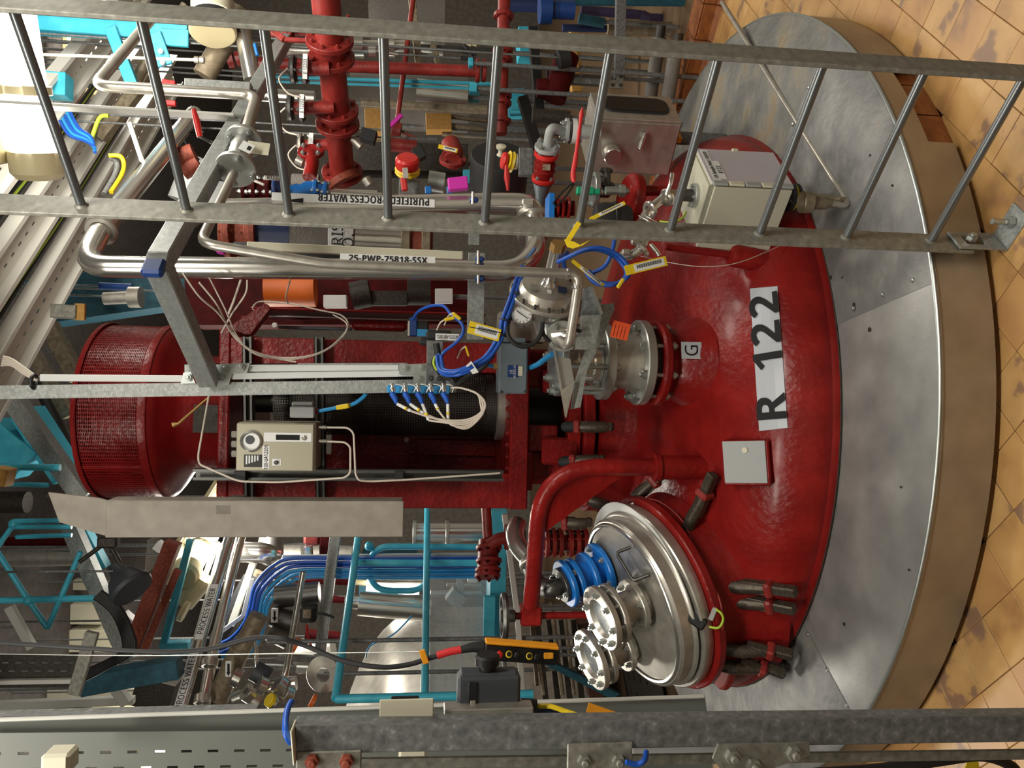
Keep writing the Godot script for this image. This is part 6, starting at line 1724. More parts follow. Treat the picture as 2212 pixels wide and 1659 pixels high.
	var al := thing("arrow_sticker", "white arrow sticker on the amber plastic pipe", "sticker", P(500, 1460, 4.7))
	slab(al, "sheet", M.white, [487, 1428, 499, 1462], 4.72, 0.003)
	polyplate(al, "arrow", M.ink, [[491, 1434], [495, 1434], [495, 1452], [497, 1452], [493, 1460], [489, 1452], [491, 1452]], 4.71, 0.002)
	var al2 := thing("arrow_sticker", "white arrow sticker on the dark glossy pipe", "sticker", P(595, 1340, 5.2))
	slab(al2, "sheet", M.white, [586, 1315, 600, 1345], 5.32, 0.02)
	polyplate(al2, "arrow", M.ink, [[591, 1320], [595, 1320], [595, 1334], [598, 1334], [593, 1342], [588, 1334], [591, 1334]], 5.315, 0.004)
	# --- blue cables on the bent tray ---
	var bt := thing("blue_cable_run", "run of blue cables on a cranked pale cable tray", "cable", P(1040, 1215, 5.55))
	var cp := [[1040, 1206, 5.5], [800, 1208, 5.5], [640, 1206, 5.5], [590, 1222, 5.5], [552, 1262, 5.5], [540, 1310, 5.5], [528, 1345, 5.5], [500, 1378, 5.5], [462, 1396, 5.5]]
	for i in 6:
		var q := []
		for p in L(cp):
			q.append(p + Vector3(-0.026 * i, -0.02 * i * (1.0 if true else 0.0), 0.01 * (i % 2)))
		wire(bt, "cable", M.blue_cable if i < 3 else M.sky_cable, q, 0.0125, 8)
	pieces(bt, "tray_rail", M.tray, [[1040, 1240, 605, 1236, 5.58, 10], [605, 1236, 575, 1252, 5.58, 10], [575, 1252, 552, 1350, 5.58, 10], [552, 1350, 495, 1402, 5.58, 10], [495, 1402, 455, 1410, 5.58, 10], [1040, 1198, 610, 1203, 5.58, 8], [545, 1250, 525, 1330, 5.6, 8], [525, 1330, 465, 1374, 5.6, 8]])
	# --- white process pipe and chrome ducts ---
	var wp2 := thing("process_water_line", "bright steel line lettered PROCESS WATER under the lamp", "pipe", P(380, 1535, 4.7))
	var w0 := P(385, 1545, 4.6)
	var w1 := P(500, 1150, 5.6)
	put(wp2, "pipe", MB.new().tube([w0, w1], 0.038, 16), M.steel)
	bar(wp2, "channel", M.tray, w0 + Vector3(-0.09, 0.03, 0), w1 + Vector3(-0.09, 0.05, 0), 0.05, 0.05)
	for s in [0.06, 0.42]:
		var c := w0.lerp(w1, s + 0.08)
		var dirv := (w1 - w0).normalized()
		var lf := facing(c + Vector3(0, 0, 0.05), (Vector3.BACK - dirv * dirv.z).normalized(), (Vector3.UP))
		var zz := (Vector3.BACK - dirv * dirv.z).normalized()
		var ff := Transform3D(Basis(dirv, zz.cross(dirv), zz), c + zz * 0.04)
		var lo := put(wp2, "white_label", MB.new().box(ff, Vector3(0.4, 0.05, 0.003), 0), M.white)
		text(lo, "PROCESS WATER", ff * at(Vector3(0, 0, 0.004)), 0.036, M.ink, 0.9)
	var w2 := thing("chrome_line", "second bright steel line with couplings under the lamp", "pipe", P(435, 1535, 4.8))
	put(w2, "pipe", MB.new().tube([P(435, 1540, 4.75), P(462, 1400, 5.0), P(520, 1160, 5.7)], 0.034, 14), M.steel)
	for q in [[436, 1520, 4.76], [452, 1440, 4.9]]:
		put(w2, "coupling", MB.new().lathe(ringp(0.034, 0.05, 0.05), frame(P(q[0], q[1], q[2]), P(462, 1400, 5.0) - P(435, 1540, 4.75)), 18), M.steel_dull)
	var cd := thing("chrome_duct_bend", "shiny chrome duct bend below the white lamp", "duct", P(590, 1200, 5.8))
	pipe(cd, "duct", M.steel, L([[480, 1192, 5.8], [572, 1194, 5.8], [590, 1205, 5.85], [592, 1150, 6.2]]), 0.075, 0.1, 22)
	put(cd, "riser", MB.new().tube([P(585, 1150, 6.3), P(570, 1212, 6.3)], 0.08, 20), M.steel)
	# pump cluster
	var pc := thing("sensor_cluster", "chrome valve cluster with yellow knob at the railing foot", "valve", P(590, 1515, 4.7))
	for i in 7:
		var q := [520 + (i * 53) % 120, 1468 + (i * 17) % 52]
		put(pc, "clamp_fitting", MB.new().lathe(ringp(0.02, 0.055, 0.05), frame(P(q[0], q[1], 4.7), Vector3(0.5 + 0.1 * i, 1, 0.3 * (i % 3))), 18), M.steel)
	put(pc, "manifold", MB.new().tube(L([[505, 1510, 4.75], [560, 1490, 4.75], [640, 1475, 4.75]]), 0.045, 14), M.steel)
	put(pc, "yellow_knob", MB.new().lathe(disc(0.04, 0.03), frame(P(588, 1515, 4.62), Vector3(0.6, 0.6, 0.4)), 18), M.yellow)
	put(pc, "black_motor", MB.new().tube([P(548, 1448, 4.8), P(580, 1465, 4.8)], 0.06, 18), M.charcoal)
	pieces(pc, "steel_tube", M.steel, [[560, 1470, 550, 1385, 4.8, 8, true], [615, 1465, 655, 1235, 4.9, 13, true]])
	var rg := thing("blank_ring", "dull round steel ring leaning by the railing", "ring", P(700, 1480, 5.0))
	put(rg, "ring", MB.new().lathe(ringp(0.045, 0.115, 0.03), frame(P(702, 1455, 5.0), Vector3(0.1, 0.3, 1)), 32), M.steel_dull)
	var sn := thing("black_transmitter", "black transmitter housing with red lead below the bent tray", "transmitter", P(680, 1345, 5.2))
	slab(sn, "housing", M.black, [648, 1312, 682, 1346], 5.2, 0.1, 0.01)
	slab(sn, "cover", M.lagging, [654, 1318, 672, 1336], 5.18, 0.02, 0.003)
	wire(sn, "red_lead", M.red_tag, L([[663, 1350, 5.15], [665, 1375, 5.15], [672, 1395, 5.15]]), 0.009, 8)
	wire(sn, "black_lead", M.black, L([[682, 1324, 5.15], [705, 1328, 5.15], [722, 1335, 5.15]]), 0.009, 8)
	one("galvanised_upright", "galvanised upright channel before dark red pipework", "upright", "channel", M.galv, [[725, 1155, 690, 1420, 5.4, 22]])
	one("bare_upright", "pale steel upright beside the cranked cable tray", "upright", "channel", M.tray, [[500, 1350, 560, 1180, 5.9, 14]])
	var rc := thing("red_hanging_valve", "dark red valve crown hanging above the cable tray", "valve", P(700, 1190, 6.0))
	put(rc, "bonnet", slabm([655, 1150, 690, 1180], 6.0, 0.12, 0.02), M.red_dull)
	put(rc, "yoke", slabm([690, 1160, 715, 1200], 6.0, 0.1, 0.01), M.red_dark)
	put(rc, "steel_gland", MB.new().tube([P(662, 1180, 5.95), P(664, 1202, 5.95)], 0.045, 14), M.steel)

	# --- red vertical pipe and flanged valve beyond the base plate ---
	var rv := thing("red_strainer", "dark red flanged strainer with branch elbow left of the davit", "valve", P(1060, 1250, 4.3))
	rv.set_meta("label", "dark red flanged strainer with branch elbow between davit and railing")
	put(rv, "riser", MB.new().tube([P(1050, 1095, 4.3), P(1054, 1165, 4.3)], 0.028, 16), M.red_dull)
	var v0 := P(1056, 1168, 4.3)
	put(rv, "bonnet", MB.new().tube([v0, P(1052, 1245, 4.22)], 0.058, 22), M.red_dull)
	for q in [[1056, 1180], [1056, 1208], [1054, 1228], [1053, 1240]]:
		flange(rv, P(q[0], q[1], 4.24), Vector3(-0.9, 0, 0.45), 0.072, 0.018, M.red_dull, 6, 0.01, M.red_dark, false, 0.3, false)
	pipe(rv, "elbow", M.red_dull, L([[1056, 1178, 4.2], [1075, 1165, 4.2], [1090, 1162, 4.2], [1100, 1162, 4.2]]), 0.034, 0.04, 14)
	for q in [1098, 1108]:
		put(rv, "branch_flange", MB.new().lathe(disc(0.07, 0.02), frame(P(q, 1160, 4.2), Vector3.UP), 24), M.red_dull)
	var rf := thing("red_flange_stack", "stack of red flanges behind the davit arm", "pipe", P(1250, 1175, 3.9))
	spool(rf, P(1170, 1172, 3.9), P(1268, 1172, 3.9), 0.04, M.red_dull, [0.1, 0.25, 0.4, 0.62, 0.78, 0.95], 0.075, 0.02, 4, true)
	many("thin_dull_pipe", "thin dull pipe low behind the manhole cover", "pipe", "pipe", M.lagging, [[1130, 1135, 1160, 1480, 4.9, 9, true], [1150, 1330, 1175, 1500, 4.9, 8, true], [1190, 1300, 1215, 1500, 4.9, 10, true], [1220, 1330, 1240, 1500, 4.9, 8, true]])
	var bars := []
	for i in 4:
		bars.append([1160 + i * 26, 1340, 1180 + i * 26, 1520, 5.2, 12])
	many("dark_rack_bar", "dark rack bar below the crane pendant and sight glasses", "rack", "bar", M.soot, bars)
	one("brown_board", "brown board leaning behind the sight glasses", "board", "board", M.tile_dark, [[1262, 1340, 1290, 1500, 5.3, 40]])
	var gr := thing("slotted_grating", "dark slotted floor grating below the sight glasses", "grating", P(1360, 1480, 5.0))
	var gf := frame(PY(1385, 1470, 0.03), Vector3(0.7, 0, -0.7), Vector3.UP)
	put(gr, "slotted_plate", slotted(gf, 0.9, 1.4, 0.01, [-0.3, -0.15, 0.0, 0.15, 0.3], 0.16, 0.08, 0.03), M.soot)

func overhead() -> void:
	# --- galvanised cable trays at 45 degrees under the ceiling ---
	var hy := 3.65
	var labels := ["wide galvanised cable tray carrying black and green cables", "slotted galvanised cable tray with bent earth cable", "far slotted galvanised tray behind the process pipe"]
	for i in 3:
		var c := PY(5, 775, hy) + AX * (0.36 * i)
		var t := thing("cable_tray", labels[i], "cable tray", c, "galvanised cable trays under the ceiling")
		var wd: float = [0.23, 0.2, 0.2][i]
		var ln := 5.0
		var f := Transform3D(Basis(AX, WX, Vector3.UP), c + WX * 0.8)
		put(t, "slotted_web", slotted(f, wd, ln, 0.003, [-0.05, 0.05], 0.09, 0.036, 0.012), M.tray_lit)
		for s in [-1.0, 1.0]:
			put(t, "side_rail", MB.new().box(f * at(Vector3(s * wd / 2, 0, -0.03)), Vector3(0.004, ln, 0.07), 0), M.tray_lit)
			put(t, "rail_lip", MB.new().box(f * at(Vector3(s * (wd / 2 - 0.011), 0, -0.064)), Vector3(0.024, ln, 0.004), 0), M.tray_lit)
		if i < 2:
			var cc := [M.black, M.green_cable, M.black]
			for k in 3:
				var o: Vector3 = AX * (wd / 2 + 0.03 + 0.014 * k) + Vector3.UP * 0.012
				wire(t, "cable", cc[k], [c - WX * 1.0 + o, c + WX * 0.2 + o + Vector3(0, 0.01 * k, 0), c + WX * 1.1 + o - Vector3(0, 0.01, 0), c + WX * 2.4 + o], 0.009, 8)
	var ec := thing("earth_cable", "yellow green earth cable curling out of the slotted tray", "cable", P(262, 360, 4.0))
	wire(ec, "cable", M.green_cable, L([[198, 300, 4.2], [215, 255, 4.2], [235, 250, 4.2]]), 0.011, 8)
	wire(ec, "cable", M.yellow, L([[236, 336, 3.95], [260, 338, 3.95], [268, 356, 3.95], [262, 380, 3.9], [240, 415, 3.8]]), 0.011, 8)
	wire(ec, "grey_cable", M.galv_dark, L([[238, 340, 3.98], [252, 350, 3.98], [250, 375, 3.95], [225, 420, 3.85]]), 0.014, 8)
	var lo := thing("blue_cable_tuft", "tuft of pale blue cables bent over the tray edge", "cable", P(200, 320, 4.2))
	for i in 5:
		wire(lo, "cable", M.sky_cable if i % 2 else M.blue_cable, L([[130 + i * 5, 262 - i * 6, 4.3], [150 + i * 5, 292 - i * 4, 4.2], [185 + i * 3, 305 - i * 2, 4.15], [205, 318 + i * 3, 4.1]]), 0.009, 6)
	var tie := thing("white_lead_bunch", "bunch of thin white leads tied at the strut frame head", "cable", P(75, 815, 2.85))
	for i in 6:
		wire(tie, "lead", M.white_cable, L([[8 - i, 770 + i * 4, 2.9], [25, 775 + i * 3, 2.87], [50, 792 + i * 3, 2.84], [78, 812 + i * 2, 2.82], [90, 818, 2.82]]), 0.0038, 6)
	put(tie, "black_tie", MB.new().lathe(ringp(0.02, 0.028, 0.012), frame(P(78, 825, 2.8), Vector3.UP), 16), M.black)
	# --- turquoise post with bolted cleats ---
	var tp := thing("turquoise_post", "turquoise hanging post with bolted cleats behind the ladder", "post", P(405, 85, 4.3))
	bar(tp, "flange", M.aqua, P(-40, 36, 4.3), P(405, 72, 4.3), 0.09, 0.02)
	bar(tp, "web", M.aqua, P(-40, 58, 4.34), P(240, 72, 4.34), 0.06, 0.02)
	bar(tp, "end_plate", M.aqua, P(345, 80, 4.28), P(408, 84, 4.28), 0.09, 0.02)
	bar(tp, "cleat", M.aqua, P(240, 62, 4.28), P(288, 188, 4.28), 0.06, 0.05)
	bar(tp, "cleat", M.aqua, P(330, 72, 4.26), P(356, 142, 4.26), 0.085, 0.02)
	for q in [[348, 112], [352, 136]]:
		bolt(tp, P(q[0], q[1], 4.24), Vector3.BACK, 0.014, M.white)
	slab(tp, "bracket", M.aqua, [50, 150, 140, 205], 4.3, 0.1)
	var tr := thing("threaded_rod", "thin pale threaded hanger rod with lock nuts", "rod", P(440, 130, 4.1))
	put(tr, "rod", MB.new().tube([P(70, 117, 4.1), P(440, 130, 4.1)], 0.008, 8), M.cream)
	for q in [420, 432]:
		put(tr, "nut", MB.new().tube([P(q, 129, 4.1), P(q + 9, 130, 4.1)], 0.018, 6), M.steel_dull)
	# lagged ducts crossing at the back
	one("lagged_duct", "brown lagged duct rising slantwise behind the grey brackets", "duct", "lagging", M.lagging, [[440, 165, 490, 80, 4.4, 46, true], [480, 100, 520, 20, 4.4, 42, true]])
	one("steel_duct", "bright steel duct standing behind the ladder rung", "duct", "shell", M.steel, [[545, 172, 515, 30, 4.3, 34, true]])
	var pt := thing("cream_bucket", "cream plastic pot with black band seen from below", "bucket", P(460, 60, 4.2))
	put(pt, "rim", MB.new().lathe(disc(0.12, 0.05, 0.01), frame(P(460, 72, 4.2), Vector3(0.9, 0.1, -0.3)), 30), M.cream_lamp)
	put(pt, "black_band", MB.new().lathe(disc(0.115, 0.05, 0.01), frame(P(460, 56, 4.2), Vector3(0.9, 0.1, -0.3)), 30), M.rubber)
	put(pt, "pot", MB.new().lathe(disc(0.11, 0.12, 0.01), frame(P(460, 42, 4.2), Vector3(0.9, 0.1, -0.3)), 30), M.cream)
	one("slant_conduit", "dull conduit slanting behind the turquoise cleats", "conduit", "tube", M.lagging, [[285, 195, 320, 125, 4.5, 22, true], [350, 80, 400, 10, 4.5, 16, true]])
	one("brown_bellows", "rusty brown bellows flange beside the slanting tube", "fitting", "bellows", M.oxide, [[380, 345, 420, 330, 4.0, 40, true], [395, 372, 430, 352, 4.0, 34, true]])
	one("black_hose_coil", "coil of black hose hanging behind the square tube", "hose", "hose", M.rubber, [[398, 300, 412, 330, 4.2, 5, true], [412, 330, 430, 345, 4.2, 5, true], [400, 290, 440, 285, 4.2, 5, true]])
	one("hanger_strap", "pale hanger strap slanting beside the process pipe", "strap", "strap", M.tray, [[280, 265, 308, 350, 3.7, 9]])
	one("white_ball_tank", "white round vessel end behind the square tube", "tank", "shell", M.box_light, [[405, 440, 440, 350, 4.4, 80, true]])
	# --- galvanised and teal members beyond the fan drum ---
	one("teal_stanchion", "teal column with painted shade behind the fan drum", "column", "column", M.aqua_dark, [[80, 660, 440, 610, 5.6, 90]])  # column tone is shade put into the colour
	one("silver_pipe_joint", "steel pipe with bolted coupling behind the fan drum", "pipe", "pipe", M.steel_dull, [[225, 645, 290, 642, 5.0, 26, true], [280, 642, 305, 642, 5.0, 44, true]])
	one("blue_pipe", "deep blue pipe beside the bolted steel coupling", "pipe", "pipe", M.blue_deep, [[215, 617, 285, 620, 5.1, 14, true]])
	one("tan_tube_stub", "stub of square tube with tan cut end under the tray", "tube", "stub", M.galv_old, [[115, 672, 170, 675, 3.6, 28]])
	slab(get_node("tan_tube_stub"), "tan_end", M.wood, [160, 655, 182, 692], 3.58, 0.02)
	one("galvanised_joist", "galvanised joist slanting above the fan drum", "joist", "joist", M.galv, [[20, 850, 180, 1075, 4.6, 34]])
	many("brown_joist", "brown rusty joist beside the galvanised joist", "joist", "joist", M.lagging, [[105, 700, 170, 820, 5.2, 30], [60, 740, 150, 900, 5.3, 22]])
	one("blue_girder", "turquoise girder seen below the ceiling beside the fan drum", "girder", "girder", M.aqua, [[-20, 930, 70, 1005, 4.9, 70], [60, 890, 150, 1030, 4.9, 50]])
	many("turquoise_pipe", "turquoise pipe running under the girder beside the drum", "pipe", "pipe", M.aqua, [[-20, 1008, 130, 1010, 4.4, 14, true], [-20, 1045, 105, 1048, 4.4, 10, true]])
	one("timber_end", "tan cut timber end beside the turquoise pipes", "timber", "timber", M.wood, [[-10, 1025, 24, 1032, 4.2, 36]])
	# --- turquoise truss, floodlight, black tray at the far side ---
	var ts := thing("turquoise_truss", "turquoise tubular truss hanging below the ceiling", "truss", P(102, 1357, 4.5))
	pieces(ts, "tube", M.aqua, [[30, 1126, 155, 1124, 4.5, 10, true], [30, 1138, 155, 1138, 4.5, 10, true], [35, 1160, 155, 1156, 4.6, 9, true], [-15, 1195, 33, 1128, 4.5, 10, true], [-20, 1170, 62, 1297, 4.5, 11, true], [62, 1297, 103, 1357, 4.5, 11, true], [103, 1357, 174, 1192, 4.5, 11, true], [-30, 1298, 205, 1292, 4.5, 13, true]])
	for q in [[62, 1297], [30, 1132]]:
		put(ts, "node", MB.new().lathe(ball(0.028), at(P(q[0], q[1], 4.5)), 12), M.aqua)
	var fl := thing("floodlight", "dusty dark grey round floodlight hanging on a bent arm", "lamp", P(300, 1265, 4.2))
	var f0 := P(283, 1270, 4.2)
	put(fl, "housing", MB.new().lathe([Vector2(0, 0.02), Vector2(0.105, 0.02), Vector2(0.112, 0.0), Vector2(0.105, -0.02), Vector2(0.08, -0.075), Vector2(0.05, -0.1), Vector2(0.03, -0.16), Vector2(0, -0.17)], frame(f0, Vector3(-0.6, -0.7, 0.4)), 30), M.charcoal)
	put(fl, "arm", MB.new().tube(L([[172, 1214, 4.2], [215, 1182, 4.2], [235, 1172, 4.2], [258, 1215, 4.2]]), 0.012, 10), M.soot)
	put(fl, "junction", MB.new().box(at(P(235, 1170, 4.2)), Vector3(0.06, 0.1, 0.06), 0.01), M.soot)
	var bc := thing("black_cable_bundle", "thick black cables bending down beside the floodlight", "cable", P(270, 1410, 4.3))
	for i in 5:
		wire(bc, "cable", M.rubber, L([[205 + i * 3, 1290 - i * 3, 4.3], [240 + i * 4, 1318 - i * 2, 4.3], [262 + i * 5, 1360, 4.3], [268 + i * 5, 1405, 4.3], [230, 1430 + i * 3, 4.3], [185, 1450 + i * 4, 4.3]]), 0.014, 8)
	var bt := thing("black_cable_tray", "dark perforated cable tray with galvanised edge", "cable tray", P(178, 1465, 4.0))
	var b0 := P(-60, 1450, 4.0)
	var b1 := P(178, 1450, 4.0)
	var bf := frame((b0 + b1) / 2, b1 - b0, Vector3.BACK)
	put(bt, "perforated_web", slotted(bf, 0.16, b0.distance_to(b1), 0.004, [-0.04, 0.0, 0.04], 0.06, 0.03, 0.01), M.soot)
	bar(bt, "edge_rail", M.tray, P(-60, 1474, 3.98), P(178, 1470, 3.98), 0.022, 0.03)
	bar(bt, "bracket", M.galv_old, P(160, 1500, 3.95), P(200, 1365, 3.95), 0.06, 0.03)
	one("galvanised_rafter", "galvanised rafter slanting past the turquoise truss", "rafter", "rafter", M.galv, [[150, 1130, 280, 1425, 4.8, 30]])
	one("brown_rafter", "rusty brown rafter behind the floodlight", "rafter", "rafter", M.oxide, [[285, 1400, 375, 1170, 4.9, 30], [310, 1410, 385, 1230, 4.9, 14]])
	one("turquoise_rafter", "turquoise rafter beside the white tube lamp", "rafter", "rafter", M.aqua, [[352, 1400, 412, 1165, 5.2, 14], [352, 1400, 410, 1398, 5.2, 26]])
	one("teal_gusset_girder", "teal beam below the black cable bundle", "beam", "beam", M.aqua_dark, [[180, 1478, 390, 1440, 4.6, 40]])  # beam tone is shade painted into the aqua
	many("pale_overhead_panel", "pale lit overhead panel beyond the turquoise truss", "panel", "panel", M.cream, [[-20, 1260, 200, 1262, 7.0, 20], [60, 1320, 230, 1322, 7.0, 40], [90, 1378, 250, 1378, 7.0, 44], [-20, 1490, 330, 1500, 6.6, 34], [200, 1535, 300, 1540, 6.6, 20]])
	one("steel_flue", "wide steel flue crossing behind the turquoise truss", "flue", "shell", M.steel_dull, [[-40, 1205, 175, 1202, 5.6, 38, true]])
	one("red_flue_band", "dark red pipe alongside the steel flue", "pipe", "pipe", M.red_dark, [[-40, 1172, 150, 1172, 5.9, 22, true]])
	many("cross_channel", "pale grey cross channel beyond the black tray", "channel", "channel", M.tray, [[-30, 1525, 290, 1512, 5.0, 16], [225, 1450, 275, 1520, 4.9, 20], [20, 1310, 70, 1400, 5.0, 16]])
	one("dark_flue", "dark round flue above the pale guard", "flue", "shell", M.soot, [[-40, 1085, 60, 1085, 5.4, 44, true]])

# plain plant beyond: vessels, cabinets and pipe racks that fill the hall
func beyond() -> void:
	one("pale_drum", "tall pale lagged drum behind the red spool", "drum", "shell", M.lagging_grey, [[760, 215, 1010, 225, 6.0, 120, true]])
	one("foil_drum", "foil wrapped drum behind the slanting red rod", "drum", "shell", M.steel, [[900, 200, 1010, 212, 5.6, 60, true]])
	many("cardboard_box", "brown cardboard box behind the brown riser pipe", "box", "box", M.wood, [[790, 268, 840, 268, 5.6, 50], [920, 268, 975, 268, 5.6, 36]])
	one("steel_valve_row", "bright flanged steel valve behind the red riser", "valve", "flange", M.steel, [[765, 98, 785, 98, 5.0, 54, true], [832, 98, 852, 98, 5.0, 54, true], [740, 100, 880, 100, 5.0, 26, true]])
	many("dark_rack_upright", "dark rack upright with pale edges behind the riser", "upright", "upright", M.steel_dark, [[880, 60, 1080, 78, 5.4, 12], [880, 100, 1080, 110, 5.4, 9]])
	one("tan_post", "tan post behind the slanting red rod", "post", "post", M.lagging, [[890, 0, 905, 140, 5.2, 16]])
	many("turquoise_conduit", "turquoise conduit running upright behind the red riser", "conduit", "conduit", M.aqua, [[590, 166, 1085, 182, 5.0, 8, true], [590, 176, 1085, 193, 5.0, 6, true]])
	one("dark_motor", "dark red pump motor behind the grey elbow", "motor", "housing", M.red_dark, [[1195, 215, 1225, 120, 4.6, 55, true], [1160, 190, 1200, 190, 4.6, 40, true]])
	one("black_valve_wheel", "black valve wheel above the stainless cabinet", "valve", "wheel", M.rubber, [[1205, 128, 1228, 122, 4.4, 44, true]])
	one("blue_pump_flange", "deep blue bolted pump flange near the ladder top", "pump", "flange", M.blue_deep, [[1165, 20, 1190, 20, 4.6, 62, true], [1185, 20, 1240, 22, 4.6, 40, true]])
	many("turquoise_shelf", "turquoise shelf behind the lower red train", "shelf", "shelf", M.aqua, [[1118, 100, 1150, 100, 5.6, 60], [1100, 225, 1130, 225, 5.6, 50]])
	one("slotted_black_upright", "slotted black upright beside the dark motor", "upright", "upright", M.black, [[1128, 210, 1160, 320, 4.7, 22], [1150, 60, 1165, 240, 4.7, 20]])
	many("low_dull_pipe", "dull thin pipe low behind the black drum", "pipe", "pipe", M.lagging, [[960, 250, 1060, 262, 5.6, 10, true], [950, 270, 1045, 280, 5.6, 12, true], [955, 290, 1045, 296, 5.6, 8, true]])
	many("teal_cabinet", "turquoise cabinet behind the black drum", "cabinet", "side", M.aqua, [[985, 205, 1035, 205, 5.9, 26], [1000, 385, 1015, 385, 4.8, 30]])
	one("orange_motor", "orange motor housing behind the red side channel", "motor", "housing", M.orange, [[575, 625, 682, 625, 4.6, 74, true]])
	one("white_card", "white instruction card behind the red side channel", "sign", "card", M.white, [[700, 652, 750, 652, 4.6, 26]])
	one("white_terminal_box", "white terminal box with red mark behind the red side channel", "box", "box", M.white, [[940, 640, 978, 640, 4.5, 30]])
	one("dark_pump_head", "dark pump head with bolts behind the red side channel", "pump", "head", M.soot, [[760, 640, 800, 632, 4.6, 60, true], [880, 632, 930, 632, 4.6, 55, true], [800, 645, 880, 645, 4.6, 30]])
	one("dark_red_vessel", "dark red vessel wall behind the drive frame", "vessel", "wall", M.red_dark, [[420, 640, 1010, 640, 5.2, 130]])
	one("cream_housing", "cream housing below the pressure gauge", "box", "box", M.panel, [[1075, 705, 1175, 712, 3.5, 60]])
	one("far_red_valve", "small red valve seen through the drive frame", "valve", "body", M.red_dull, [[940, 985, 965, 985, 5.0, 30, true], [1020, 990, 1060, 990, 5.0, 34, true], [1035, 975, 1045, 1010, 5.0, 14, true]])
	one("far_white_box", "white cabinet seen through the drive frame", "cabinet", "box", M.white, [[895, 990, 1080, 990, 5.6, 40]])
	one("tan_wedge", "tan timber wedge under the drive base plate", "timber", "wedge", M.wood, [[1118, 1076, 1134, 1076, 4.4, 20]])

